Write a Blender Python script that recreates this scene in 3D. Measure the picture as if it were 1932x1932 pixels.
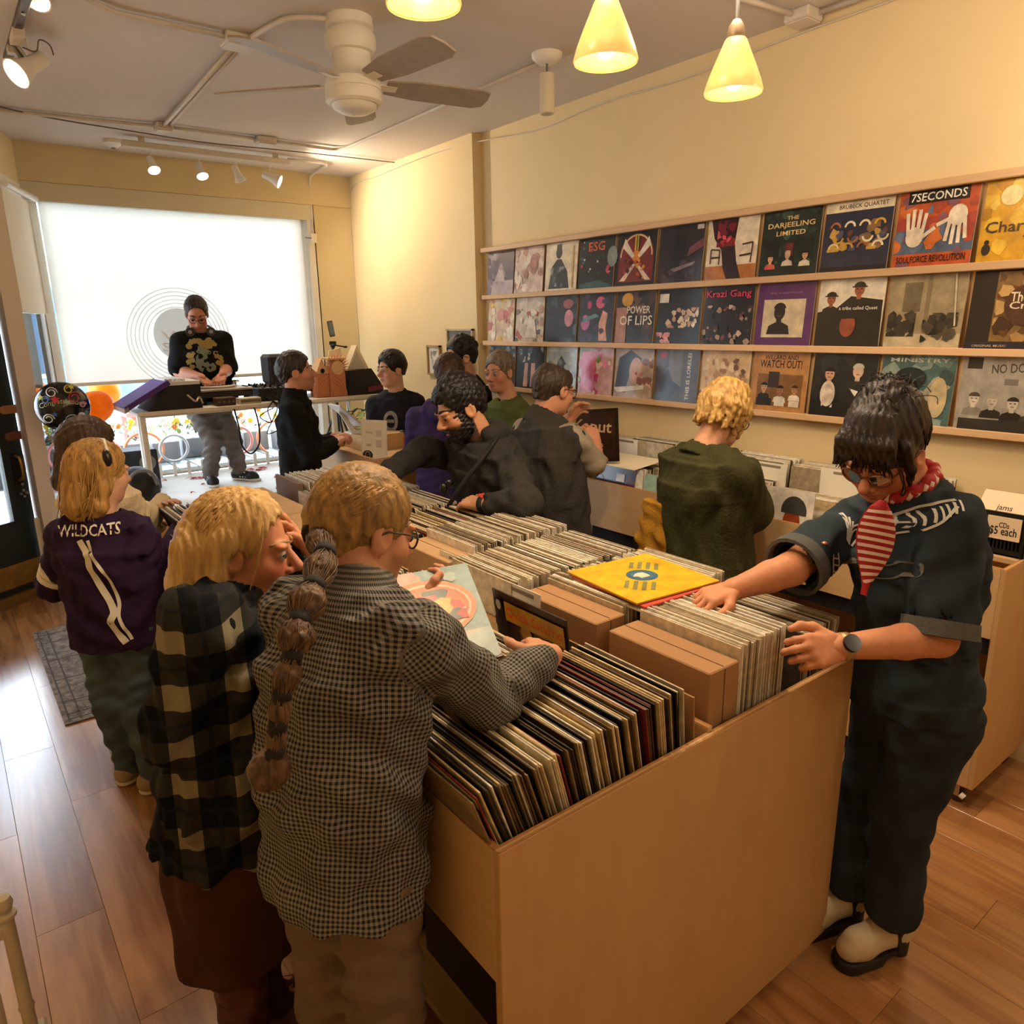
import bpy, math, random
import numpy as np
from mathutils import Vector, Matrix
rnd = random.Random(7)
for o in list(bpy.data.objects): bpy.data.objects.remove(o)
SC = bpy.context.scene
COL = SC.collection
PI = math.pi

def lin(h, a=1.0):
    h = h.lstrip('#'); h = h if len(h) == 6 else ''.join(c*2 for c in h); v = [int(h[i:i+2], 16)/255 for i in (0, 2, 4)]
    return tuple((x/12.92 if x <= .04045 else ((x+.055)/1.055)**2.4) for x in v) + (a,)

# ------------------------------------------------------------------ camera
CAM_H = 1.83
YAW, PITCH, ROLL, FPX = 0.65645, 0.25282, -0.01735, 1383.6
_f = np.array([math.sin(YAW)*math.cos(PITCH), math.cos(YAW)*math.cos(PITCH), -math.sin(PITCH)])
_r = np.array([math.cos(YAW), -math.sin(YAW), 0.0]); _u = np.cross(_r, _f)
_c, _s = math.cos(ROLL), math.sin(ROLL)
RM = np.array([_c*_r+_s*_u, -_s*_r+_c*_u, _f])
cd = bpy.data.cameras.new('camera'); cam = bpy.data.objects.new('camera', cd); COL.objects.link(cam)
cd.sensor_width = 36; cd.lens = 36*FPX/1932; cd.clip_start = .05
mw = Matrix.Identity(4)
for i in range(3):
    mw[i][0], mw[i][1], mw[i][2] = RM[0][i], RM[1][i], -RM[2][i]
mw[2][3] = CAM_H
cam.matrix_world = mw
SC.camera = cam

def at(px, py, x=None, y=None, z=None, d=None):
    """surveying aid: the world point seen at a photo pixel, on a plane x=, y=, z= or at depth d"""
    q = RM.T @ np.array([(px-966)/FPX, -(py-966)/FPX, 1.0])
    if x is not None: t = x/q[0]
    elif y is not None: t = y/q[1]
    elif z is not None: t = (z-CAM_H)/q[2]
    else: t = d
    return Vector((q[0]*t, q[1]*t, q[2]*t+CAM_H))

# ------------------------------------------------------------------ world, sun, exposure
w = bpy.data.worlds.new('world'); SC.world = w; w.use_nodes = True
bg = w.node_tree.nodes['Background']; bg.inputs[0].default_value = (.76, .88, 1.0, 1); bg.inputs[1].default_value = 8.0
sun = bpy.data.lights.new('sun', 'SUN'); sun.energy = 9.0; sun.angle = .02; sun.color = (1, .95, .86)
so = bpy.data.objects.new('sun', sun); COL.objects.link(so); so.rotation_euler = (math.radians(-24), math.radians(10), 0)
for nm, loc, sx, sy, rot in (('window_portal', (1.77, 6.80, 1.65), 2.1, 2.2, (PI/2, 0, 0)), ('door_portal', (-.02, 5.95, 1.1), .8, 2.0, (PI/2, 0, math.radians(33)))):
    l = bpy.data.lights.new(nm, 'AREA'); l.shape = 'RECTANGLE'; l.size = sx; l.size_y = sy; l.cycles.is_portal = True
    o = bpy.data.objects.new(nm, l); COL.objects.link(o); o.location = loc; o.rotation_euler = (-PI/2, 0, rot[2])
SC.view_settings.view_transform = 'Standard'; SC.view_settings.look = 'None'
SC.view_settings.gamma = 1; SC.view_settings.use_curve_mapping = False
SC.view_settings.exposure = 0.62
SC.cycles.use_denoising = True
SC.cycles.max_bounces = 5; SC.cycles.diffuse_bounces = 3; SC.cycles.glossy_bounces = 2; SC.cycles.transmission_bounces = 4; SC.cycles.transparent_max_bounces = 8
SC.cycles.use_adaptive_sampling = True; SC.cycles.adaptive_threshold = .05
SC.cycles.sample_clamp_indirect = 6.0; SC.cycles.caustics_reflective = False; SC.cycles.caustics_refractive = False

# ------------------------------------------------------------------ materials
MATS = {}
def mat(name, col='#808080', rough=.6, metal=0.0, spec=.5, var=0.0, scale=20.0, bump=0.0, bscale=None, emit=None, estr=0.0, stretch=None, alpha=None, trans=0.0, coat=0.0, sheen=0.0, col2=None, objcol=False, attr=None, detail=4.0):
    if name in MATS: return MATS[name]
    m = bpy.data.materials.new(name); m.use_nodes = True; MATS[name] = m
    nt = m.node_tree; N = nt.nodes; L = nt.links; b = N['Principled BSDF']
    c = lin(col) if isinstance(col, str) else col
    b.inputs['Base Color'].default_value = c; b.inputs['Roughness'].default_value = rough; b.inputs['Metallic'].default_value = metal
    b.inputs['Specular IOR Level'].default_value = spec
    if coat: b.inputs['Coat Weight'].default_value = coat; b.inputs['Coat Roughness'].default_value = .12
    if sheen: b.inputs['Sheen Weight'].default_value = sheen
    if trans: b.inputs['Transmission Weight'].default_value = trans
    if alpha is not None: b.inputs['Alpha'].default_value = alpha
    if emit: b.inputs['Emission Color'].default_value = lin(emit) if isinstance(emit, str) else emit; b.inputs['Emission Strength'].default_value = estr
    src = None
    if objcol:
        oi = N.new('ShaderNodeObjectInfo'); src = oi.outputs['Color']
    if attr:
        a = N.new('ShaderNodeVertexColor'); a.layer_name = attr; src = a.outputs['Color']
    if var or bump or col2:
        tc = N.new('ShaderNodeTexCoord'); mp = N.new('ShaderNodeMapping'); L.new(tc.outputs['Object'], mp.inputs[0])
        if stretch: mp.inputs['Scale'].default_value = stretch
        nz = N.new('ShaderNodeTexNoise'); nz.inputs['Scale'].default_value = scale; nz.inputs['Detail'].default_value = detail; nz.inputs['Roughness'].default_value = .6
        L.new(mp.outputs[0], nz.inputs[0])
        if var or col2:
            mx = N.new('ShaderNodeMix'); mx.data_type = 'RGBA'
            rp = N.new('ShaderNodeMapRange'); rp.inputs[1].default_value = .35; rp.inputs[2].default_value = .65
            L.new(nz.outputs[0], rp.inputs[0]); L.new(rp.outputs[0], mx.inputs[0])
            if col2:
                mx.inputs[6].default_value = c; mx.inputs[7].default_value = lin(col2)
                if src: L.new(src, mx.inputs[6])
            else:
                mx.blend_type = 'MULTIPLY'; mx.inputs[0].default_value = 1
                mr = N.new('ShaderNodeMapRange'); mr.inputs[1].default_value = .3; mr.inputs[2].default_value = .7; mr.inputs[3].default_value = 1-var; mr.inputs[4].default_value = 1+var*.5
                for l in list(mx.inputs[0].links): L.remove(l)
                L.new(nz.outputs[0], mr.inputs[0]); mx.inputs[6].default_value = c
                if src: L.new(src, mx.inputs[6])
                L.new(mr.outputs[0], mx.inputs[7])
            src = mx.outputs[2]
        if bump:
            bp = N.new('ShaderNodeBump'); bp.inputs['Strength'].default_value = bump; bp.inputs['Distance'].default_value = .01
            if bscale:
                n2 = N.new('ShaderNodeTexNoise'); n2.inputs['Scale'].default_value = bscale; n2.inputs['Detail'].default_value = 3; L.new(mp.outputs[0], n2.inputs[0]); L.new(n2.outputs[0], bp.inputs['Height'])
            else: L.new(nz.outputs[0], bp.inputs['Height'])
            L.new(bp.outputs[0], b.inputs['Normal'])
    if src: L.new(src, b.inputs['Base Color'])
    return m

# ------------------------------------------------------------------ mesh builder
def V(*a): return Vector(a[0]) if len(a) == 1 else Vector(a)
def frame_of(d):
    d = Vector(d).normalized(); a = Vector((0, 0, 1)) if abs(d.z) < .9 else Vector((1, 0, 0))
    x = d.cross(a).normalized(); return x, d.cross(x).normalized(), d

class MB:
    def __init__(s): s.v = []; s.f = []; s.c = []
    def quad(s, *p): i = len(s.v); s.v += [tuple(q) for q in p]; s.f.append(tuple(range(i, i+len(p)))); return s
    def box(s, lo, hi, M=None):
        i = len(s.v)
        for z in (lo[2], hi[2]):
            for x, y in ((lo[0], lo[1]), (hi[0], lo[1]), (hi[0], hi[1]), (lo[0], hi[1])):
                p = Vector((x, y, z)); s.v.append(tuple(M @ p if M else p))
        s.f += [tuple(i+k for k in q) for q in ((3, 2, 1, 0), (4, 5, 6, 7), (0, 1, 5, 4), (1, 2, 6, 5), (2, 3, 7, 6), (3, 0, 4, 7))]; return s
    def rbox(s, lo, hi, r=.004, M=None):
        """box with chamfered edges"""
        lo = Vector(lo); hi = Vector(hi); c = (lo+hi)/2; h = (hi-lo)/2; r = min(r, min(h)*.9); i0 = len(s.v); idx = {}
        for sx in (-1, 1):
            for sy in (-1, 1):
                for sz in (-1, 1):
                    for ax in range(3):
                        p = Vector((sx*h.x, sy*h.y, sz*h.z)); q = p.copy()
                        for k in range(3):
                            if k != ax: q[k] -= r*(1 if p[k] > 0 else -1)
                        q += c; idx[(sx, sy, sz, ax)] = len(s.v); s.v.append(tuple(M @ q if M else q))
        g = idx
        for ax in range(3):
            o1, o2 = (ax+1) % 3, (ax+2) % 3
            for sg in (-1, 1):
                k = []
                for a, b in ((-1, -1), (1, -1), (1, 1), (-1, 1)):
                    t = [0, 0, 0]; t[ax] = sg; t[o1] = a; t[o2] = b; k.append(g[(*t, ax)])
                s.f.append(tuple(k if sg > 0 else k[::-1]))
            for a in (-1, 1):
                for b in (-1, 1):
                    t0 = [0, 0, 0]; t0[o1] = a; t0[o2] = b; t1 = t0[:]; t0[ax] = -1; t1[ax] = 1
                    k = [g[(*t0, o1)], g[(*t1, o1)], g[(*t1, o2)], g[(*t0, o2)]]
                    s.f.append(tuple(k if a*b < 0 else k[::-1]))
        for sx in (-1, 1):
            for sy in (-1, 1):
                for sz in (-1, 1):
                    k = [g[(sx, sy, sz, 0)], g[(sx, sy, sz, 1)], g[(sx, sy, sz, 2)]]
                    s.f.append(tuple(k if sx*sy*sz > 0 else k[::-1]))
        return s
    def cyl(s, a, b, r0, r1=None, n=12, cap=True):
        r1 = r0 if r1 is None else r1; a = Vector(a); b = Vector(b); x, y, d = frame_of(b-a); i = len(s.v)
        for c, r in ((a, r0), (b, r1)):
            for k in range(n): t = 2*PI*k/n; s.v.append(tuple(c+x*(r*math.cos(t))+y*(r*math.sin(t))))
        for k in range(n): j = (k+1) % n; s.f.append((i+k, i+n+k, i+n+j, i+j))
        if cap: s.f.append(tuple(i+k for k in range(n))); s.f.append(tuple(i+n+k for k in range(n-1, -1, -1)))
        return s
    def tube(s, pts, r, n=8, closed=False, radii=None):
        pts = [Vector(p) for p in pts]; m = len(pts); i = len(s.v); X = None
        for k, p in enumerate(pts):
            if closed: d = pts[(k+1) % m]-pts[k-1]
            else: d = pts[min(k+1, m-1)]-pts[max(k-1, 0)]
            d.normalize()
            if X is None: X = frame_of(d)[0]
            X = (X-d*X.dot(d)); X = X.normalized() if X.length > 1e-6 else frame_of(d)[0]
            Y = d.cross(X); rr = radii[k] if radii else r
            for q in range(n): t = 2*PI*q/n; s.v.append(tuple(p+X*(rr*math.cos(t))+Y*(rr*math.sin(t))))
        for k in range(m if closed else m-1):
            a = i+k*n; b = i+((k+1) % m)*n
            for q in range(n): j = (q+1) % n; s.f.append((a+q, a+j, b+j, b+q))
        if not closed: s.f.append(tuple(i+q for q in range(n-1, -1, -1))); s.f.append(tuple(i+(m-1)*n+q for q in range(n)))
        return s
    def lathe(s, prof, o, axis=(0, 0, 1), n=24, arc=2*PI):
        o = Vector(o); x, y, d = frame_of(axis); i = len(s.v); full = abs(arc-2*PI) < 1e-6; nn = n if full else n+1
        for r, h in prof:
            for k in range(nn): t = arc*k/n; s.v.append(tuple(o+d*h+x*(r*math.cos(t))+y*(r*math.sin(t))))
        for a in range(len(prof)-1):
            for k in range(n): j = (k+1) % nn; s.f.append((i+a*nn+k, i+a*nn+j, i+(a+1)*nn+j, i+(a+1)*nn+k))
        return s
    def ball(s, c, r, n=12, m=8, M=None):
        c = Vector(c); r = (r, r, r) if not hasattr(r, '__len__') else r; i = len(s.v)
        for a in range(m+1):
            ph = PI*a/m
            for k in range(n):
                t = 2*PI*k/n; p = Vector((r[0]*math.sin(ph)*math.cos(t), r[1]*math.sin(ph)*math.sin(t), r[2]*math.cos(ph)))
                s.v.append(tuple(c+(M @ p if M else p)))
        for a in range(m):
            for k in range(n): j = (k+1) % n; s.f.append((i+a*n+k, i+(a+1)*n+k, i+(a+1)*n+j, i+a*n+j))
        return s
    def prism(s, poly, ext):
        """closed polygon (3D points) extruded by vector ext"""
        n = len(poly); i = len(s.v); e = Vector(ext)
        s.v += [tuple(Vector(p)) for p in poly]+[tuple(Vector(p)+e) for p in poly]
        s.f.append(tuple(range(i+n-1, i-1, -1))); s.f.append(tuple(range(i+n, i+2*n)))
        for k in range(n): j = (k+1) % n; s.f.append((i+k, i+j, i+n+j, i+n+k))
        return s
    def build(s, name, m, parent=None, smooth=False, origin=None):
        off = Vector((0, 0, 0)); p = parent
        while p is not None: off += p.location; p = p.parent
        if parent is None and origin is not None: off = Vector(origin)
        me = bpy.data.meshes.new(name)
        me.from_pydata([(a[0]-off.x, a[1]-off.y, a[2]-off.z) for a in s.v], [], s.f)
        if smooth is True: me.polygons.foreach_set('use_smooth', [True]*len(me.polygons))
        elif smooth:
            me.polygons.foreach_set('use_smooth', [True]*len(me.polygons))
            try: me.set_sharp_from_angle(angle=math.radians(smooth))
            except Exception: pass
        if m: me.materials.append(mat(m) if isinstance(m, str) else m)
        o = bpy.data.objects.new(name, me); COL.objects.link(o)
        if parent is not None: o.parent = parent
        elif origin is not None: o.location = off
        return o

def tag(o, label=None, cat=None, group=None, kind=None):
    if label: o['label'] = label
    if cat: o['category'] = cat
    if group: o['group'] = group
    if kind: o['kind'] = kind
    return o
def thing(name, label, cat, loc=(0, 0, 0), group=None):
    o = bpy.data.objects.new(name, None); COL.objects.link(o); o.location = loc; o.empty_display_size = .1
    return tag(o, label, cat, group)
def dup(o, parent=None):
    c = o.copy(); COL.objects.link(c); c.parent = parent
    for ch in list(o.children): dup(ch, c)
    return c
def bez(p, n=12):
    p = [Vector(q) for q in p]; out = []
    for k in range(n+1):
        t = k/n; q = p
        while len(q) > 1: q = [a.lerp(b, t) for a, b in zip(q, q[1:])]
        out.append(q[0])
    return out
def spline(pts, n=6):
    pts = [Vector(p) for p in pts]; out = []
    for i in range(len(pts)-1):
        p0 = pts[max(i-1, 0)]; p1 = pts[i]; p2 = pts[i+1]; p3 = pts[min(i+2, len(pts)-1)]
        for k in range(n):
            t = k/n; out.append(.5*((2*p1)+(p2-p0)*t+(2*p0-5*p1+4*p2-p3)*t*t+(3*p1-p0-3*p2+p3)*t**3))
    out.append(pts[-1]); return out

# ------------------------------------------------------------------ flat print (posters, covers, lettering)
_txt = {}
def text_shape(body, bold=False):
    """outline mesh of a word, width normalised to 1"""
    if body in _txt: return _txt[body]
    cu = bpy.data.curves.new('t', 'FONT'); cu.body = body; cu.resolution_u = 2; cu.offset = .012 if bold else 0
    ob = bpy.data.objects.new('t', cu); COL.objects.link(ob)
    dg = bpy.context.evaluated_depsgraph_get(); dg.update(); ev = ob.evaluated_get(dg); me = ev.to_mesh()
    vs = [tuple(v.co) for v in me.vertices]; fs = [tuple(p.vertices) for p in me.polygons]; ev.to_mesh_clear()
    bpy.data.objects.remove(ob); bpy.data.curves.remove(cu)
    x0 = min(v[0] for v in vs); x1 = max(v[0] for v in vs); y0 = min(v[1] for v in vs); y1 = max(v[1] for v in vs)
    k = 1/(x1-x0); _txt[body] = ([((v[0]-x0)*k, (v[1]-y0)*k) for v in vs], fs, (y1-y0)*k); return _txt[body]

class Art:
    """vector drawing on a rectangle: unit coords (0..1), origin lower left; later shapes lie on top"""
    def __init__(s, w=1, h=1): s.items = []; s.w = w; s.h = h
    def poly(s, pts, col): s.items.append(([(p[0], p[1]) for p in pts], [tuple(range(len(pts)))], lin(col))); return s
    def rect(s, x0, y0, x1, y1, col): return s.poly(((x0, y0), (x1, y0), (x1, y1), (x0, y1)), col)
    def ell(s, cx, cy, rx, ry, col, n=20, a0=0, a1=2*PI): return s.poly([(cx+rx*math.cos(a0+(a1-a0)*k/n), cy+ry*math.sin(a0+(a1-a0)*k/n)) for k in range(n if a1-a0 > 6.28 else n+1)], col)
    def ring(s, cx, cy, r0, r1, col, n=28, a0=0, a1=2*PI, asp=1):
        v = []; f = []
        for k in range(n+1):
            t = a0+(a1-a0)*k/n; v += [(cx+r0*math.cos(t), cy+r0*asp*math.sin(t)), (cx+r1*math.cos(t), cy+r1*asp*math.sin(t))]
            if k: f.append((2*k-2, 2*k-1, 2*k+1, 2*k))
        s.items.append((v, f, lin(col))); return s
    def line(s, pts, wd, col):
        for a, b in zip(pts, pts[1:]):
            dx, dy = b[0]-a[0], b[1]-a[1]; l = math.hypot(dx, dy) or 1; nx, ny = -dy/l*wd/2, dx/l*wd/2
            s.poly(((a[0]+nx, a[1]+ny), (a[0]-nx, a[1]-ny), (b[0]-nx, b[1]-ny), (b[0]+nx, b[1]+ny)), col)
        return s
    def text(s, body, x, y, width, col, height=None, rot=0, bold=True):
        v, f, hh = text_shape(body, bold); ky = (height/hh) if height else width*s.w/s.h
        c, sn = math.cos(rot), math.sin(rot)
        s.items.append(([(x+(p[0]*width)*c-(p[1]*ky)*sn, y+(p[0]*width)*sn+(p[1]*ky)*c) for p in v], f, lin(col))); return s
    def blobs(s, cols, n, seed, r=(.03, .12), box=(0, 0, 1, 1)):
        q = random.Random(seed)
        for k in range(n):
            cx = q.uniform(box[0], box[2]); cy = q.uniform(box[1], box[3]); a = q.uniform(*r); m = 9
            s.poly([(min(max(cx+a*q.uniform(.6, 1.3)*math.cos(2*PI*i/m), box[0]), box[2]), min(max(cy+a*q.uniform(.6, 1.3)*math.sin(2*PI*i/m), box[1]), box[3])) for i in range(m)], q.choice(cols))
        return s
    def head(s, cx, cy, k, skin, hair, cloth, hat=None):
        """a plain generic bust"""
        s.poly([(cx-1.3*k, cy-2.2*k), (cx-1.1*k, cy-1.35*k), (cx-.35*k, cy-1.0*k), (cx+.35*k, cy-1.0*k), (cx+1.1*k, cy-1.35*k), (cx+1.3*k, cy-2.2*k)], cloth)
        s.rect(cx-.28*k, cy-1.15*k, cx+.28*k, cy-.5*k, skin)
        s.ell(cx, cy, .62*k, .8*k, skin); s.ell(cx, cy+.35*k, .68*k, .58*k, hair, 16, 0, PI)
        if hat: s.ell(cx, cy+.35*k, .75*k, .6*k, hat, 14, 0, PI).rect(cx-.95*k, cy+.25*k, cx+.95*k, cy+.42*k, hat)
        s.rect(cx-.4*k, cy+.02*k, cx-.12*k, cy+.14*k, hair).rect(cx+.12*k, cy+.02*k, cx+.4*k, cy+.14*k, hair).rect(cx-.2*k, cy-.42*k, cx+.2*k, cy-.33*k, '#7a3a30')
        return s
    def build(s, name, o, u, v, m, parent=None, lift=.0006, step=.00012):
        o = Vector(o); u = Vector(u); v = Vector(v); n = u.cross(v).normalized(); b = MB(); cols = []
        for k, (vs, fs, c) in enumerate(s.items):
            i = len(b.v)
            for p in vs: b.v.append(tuple(o+u*p[0]+v*p[1]+n*(lift+step*k)))
            for q in fs: b.f.append(tuple(i+t for t in q)); cols += [c]*len(q)
        ob = b.build(name, m, parent)
        ca = ob.data.color_attributes.new('Col', 'FLOAT_COLOR', 'CORNER'); ca.data.foreach_set('color', np.array(cols, np.float32).ravel())
        return ob
# ------------------------------------------------------------------ wood materials
def wood(name, c1, c2, stretch=(9, .7, 9), rough=.45, rings=0.0, bump=.04, rand=True, coat=0.0, spec=.5):
    m = bpy.data.materials.new(name); m.use_nodes = True; MATS[name] = m; nt = m.node_tree; N = nt.nodes; L = nt.links; b = N['Principled BSDF']
    tc = N.new('ShaderNodeTexCoord'); oi = N.new('ShaderNodeObjectInfo'); mp = N.new('ShaderNodeMapping'); mp.inputs['Scale'].default_value = stretch
    L.new(tc.outputs['Object'], mp.inputs[0])
    ml = N.new('ShaderNodeVectorMath'); ml.operation = 'SCALE'; ml.inputs[0].default_value = (37, 91, 13); L.new(oi.outputs['Random'], ml.inputs['Scale'])
    if rand: L.new(ml.outputs[0], mp.inputs['Location'])
    n1 = N.new('ShaderNodeTexNoise'); n1.inputs['Scale'].default_value = 1.0; n1.inputs['Detail'].default_value = 5; n1.inputs['Distortion'].default_value = .6; L.new(mp.outputs[0], n1.inputs[0])
    wv = N.new('ShaderNodeMath'); wv.operation = 'MULTIPLY'; wv.inputs[1].default_value = 26 if rings else 9; L.new(n1.outputs[0], wv.inputs[0])
    sn = N.new('ShaderNodeMath'); sn.operation = 'SINE'; L.new(wv.outputs[0], sn.inputs[0])
    n2 = N.new('ShaderNodeTexNoise'); n2.inputs['Scale'].default_value = 9; n2.inputs['Detail'].default_value = 3; L.new(mp.outputs[0], n2.inputs[0])
    mr = N.new('ShaderNodeMapRange'); mr.inputs[1].default_value = -1; mr.inputs[2].default_value = 1; mr.inputs[3].default_value = .15; mr.inputs[4].default_value = .15+(rings or .35)
    L.new(sn.outputs[0], mr.inputs[0])
    ad = N.new('ShaderNodeMath'); ad.operation = 'MULTIPLY_ADD'; L.new(n2.outputs[0], ad.inputs[0]); ad.inputs[1].default_value = .5; L.new(mr.outputs[0], ad.inputs[2])
    mx = N.new('ShaderNodeMix'); mx.data_type = 'RGBA'; mx.inputs[6].default_value = lin(c1); mx.inputs[7].default_value = lin(c2); L.new(ad.outputs[0], mx.inputs[0])
    out = mx.outputs[2]
    if rand:
        m2 = N.new('ShaderNodeMix'); m2.data_type = 'RGBA'; m2.blend_type = 'MULTIPLY'; m2.inputs[0].default_value = 1
        r2 = N.new('ShaderNodeMapRange'); r2.inputs[3].default_value = .82; r2.inputs[4].default_value = 1.1; L.new(oi.outputs['Random'], r2.inputs[0]); L.new(out, m2.inputs[6]); L.new(r2.outputs[0], m2.inputs[7]); out = m2.outputs[2]
    L.new(out, b.inputs['Base Color']); b.inputs['Roughness'].default_value = rough; b.inputs['Specular IOR Level'].default_value = spec
    if coat: b.inputs['Coat Weight'].default_value = coat; b.inputs['Coat Roughness'].default_value = .18
    if bump:
        bp = N.new('ShaderNodeBump'); bp.inputs['Strength'].default_value = bump; bp.inputs['Distance'].default_value = .004; L.new(ad.outputs[0], bp.inputs['Height']); L.new(bp.outputs[0], b.inputs['Normal'])
    return m
wood('floor_oak', '#CE9A66', '#9A673C', (7, .55, 7), .24, .5, .04, True, 1.0, .8)
wood('birch_ply', '#D3AE7C', '#B58C58', (2.2, 3.0, .5), .5, 0, .02, False)
wood('birch_ply_long', '#DAB788', '#C09A68', (4, .5, 4), .5, 0, .02, False)
wood('rail_pine', '#EBC79C', '#D2A878', (8, .5, 8), .5, 0, .02, True)
mat('ply_edge', '#B9834A', .6, var=.25, scale=60, stretch=(1, 1, 12))
mat('wall_cream', '#E9D3A4', .75, var=.05, scale=1.5, bump=.05, bscale=90)
mat('wall_paint_plain', '#DCC99C', .7, var=.03, scale=3)
mat('ceiling_white', '#DDD3CB', .85, var=.04, scale=1.2, bump=.12, bscale=160)
mat('white_paint', '#EFE9DD', .5, var=.04, scale=6)
mat('pillar_paint', '#E2D3C4', .7, var=.04, scale=4, bump=.08, bscale=60)
mat('black_metal', '#141312', .45, var=.1)
mat('black_matte', '#0E0D0E', .8)
mat('chrome', '#C9C6C0', .18, 1.0)
mat('steel_grey', '#8B8A86', .35, .8)
mat('door_green', '#1B2626', .45, var=.12, scale=9)
mat('brass_plate', '#B08A4A', .35, .7, var=.3, scale=14)
mat('clear_glass', '#FFFFFF', .0, spec=.5, trans=1.0)
def glass_pane(name):
    m = bpy.data.materials.new(name); m.use_nodes = True; MATS[name] = m; N = m.node_tree.nodes; L = m.node_tree.links
    N.remove(N['Principled BSDF']); t = N.new('ShaderNodeBsdfTransparent'); g = N.new('ShaderNodeBsdfGlossy'); g.inputs['Roughness'].default_value = .02
    fr = N.new('ShaderNodeFresnel'); fr.inputs[0].default_value = 1.45; mx = N.new('ShaderNodeMixShader'); L.new(fr.outputs[0], mx.inputs[0]); L.new(t.outputs[0], mx.inputs[1]); L.new(g.outputs[0], mx.inputs[2]); L.new(mx.outputs[0], N['Material Output'].inputs[0])
glass_pane('window_glass')
mat('conduit', '#D9CFC4', .5, var=.05)
mat('wire_dark', '#6B5D50', .6)

def struct(mb, name, m, parent=None, smooth=False):
    o = mb.build(name, m, parent, smooth)
    if parent is None: o['kind'] = 'structure'
    return o
ZC = 3.13; XR = 3.35; XL = -.42; YB = 6.70; YN = -3.2

# ------------------------------------------------------------------ floor of planks
fl = struct(MB().box((XL-.1, YN-.1, -.12), (XR+.1, 6.9, -.012)), 'floor', mat('subfloor', '#5A3A22', .9))
pw = .19; pl = 1.22; plank = MB().rbox((0, 0, -.012), (pw-.0010, pl-.0010, 0), .0006).build('plank', 'floor_oak', fl)
first = True
nx = int((XR-XL)/pw)+1
for i in range(nx):
    y = -.45-rnd.random()*pl
    while y < 6.25:
        x = XL+i*pw; n = None
        vis = y+pl > .2
        if vis:
            if first: n = plank; first = False
            else: n = plank.copy(); COL.objects.link(n); n.parent = fl
            n.location = (x, y, 0)
        y += pl
rest = MB()
for i in range(nx): rest.box((XL+i*pw, YN, -.012), (XL+i*pw+pw-.0012, -.46, -.001))
o = rest.build('plank', 'floor_oak', fl); o['kind'] = 'stuff'

# ------------------------------------------------------------------ ceiling, walls
struct(MB().box((XL-.1, YN-.1, ZC), (XR+.1, 6.95, ZC+.1)), 'ceiling', 'ceiling_white')
struct(MB().box((XR, YN-.1, 0), (XR+.1, 6.95, ZC)), 'wall_right', 'wall_cream')
struct(MB().box((XR-.075, 4.64, 0), (XR, 6.72, ZC)), 'wall_right_proud', 'wall_cream').name = 'wall_right_far'
struct(MB().box((XL-.1, YN-.1, 0), (XL, 5.60, ZC)), 'wall_left', 'wall_cream')
struct(MB().box((XL-.1, YN-.1, 0), (XR+.1, YN, ZC)), 'wall_behind', 'wall_cream')
# window wall: header, right pier, low wall under the glass
struct(MB().box((.70, YB-.12, 2.87), (XR-.07, YB+.1, ZC)), 'wall_window_header', 'wall_paint_plain')
struct(MB().box((2.90, YB-.10, 0), (XR-.07, YB+.1, ZC)), 'wall_window_pier', 'wall_paint_plain')
struct(MB().box((.70, YB, 0), (2.95, YB+.1, .55)), 'wall_window_sill', 'white_paint')
# splayed left return with its side window, bulkhead above
A_ = Vector((.74, 6.70, 0)); B_ = Vector((.50, 5.98, 0)); dn = (B_-A_).normalized(); nn = Vector((-dn.y, dn.x, 0))*-1
def slab(p, q, z0, z1, th, out): e = out.normalized()*th; return MB().prism([p+V(0, 0, z0), q+V(0, 0, z0), q+V(0, 0, z1), p+V(0, 0, z1)], e)
OUT = Vector((-.95, .31, 0))
struct(slab(A_, B_, 2.84, ZC, .12, OUT), 'wall_left_bulkhead', 'wall_cream')
struct(slab(A_, B_, 0, .55, .12, OUT), 'wall_left_bay', 'white_paint')
w2 = struct(slab(A_+dn*.04, B_-dn*.02, .55, 2.72, .008, OUT), 'window_2', 'window_glass')
fr = slab(A_+dn*.0, A_+dn*.05, .55, 2.84, .06, OUT); fr.prism([A_+V(0, 0, 2.72), B_+V(0, 0, 2.72), B_+V(0, 0, 2.84), A_+V(0, 0, 2.84)], OUT*.06)
struct(fr, 'window_frame', 'white_paint', w2)
struct(MB().cyl(A_+V(.05, -.10, 2.75), B_+V(.06, .02, 2.75), .022, n=12), 'shade_roller', mat('roller_white', '#F2F1EE', .35), w2, 40)
struct(slab(A_+dn*.06+V(.03, 0, 0), B_-dn*.02+V(.03, 0, 0), 1.95, 2.73, .004, OUT), 'side_shade', mat('shade_cloth', '#EFE6D2', .9), w2)
# pillar between entry door and display window
struct(MB().prism([(.40, 6.10, 0), (.43, 5.93, 0), (.53, 5.97, 0), (.50, 6.14, 0)], (0, 0, ZC)), 'wall_pillar', 'pillar_paint')
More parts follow.
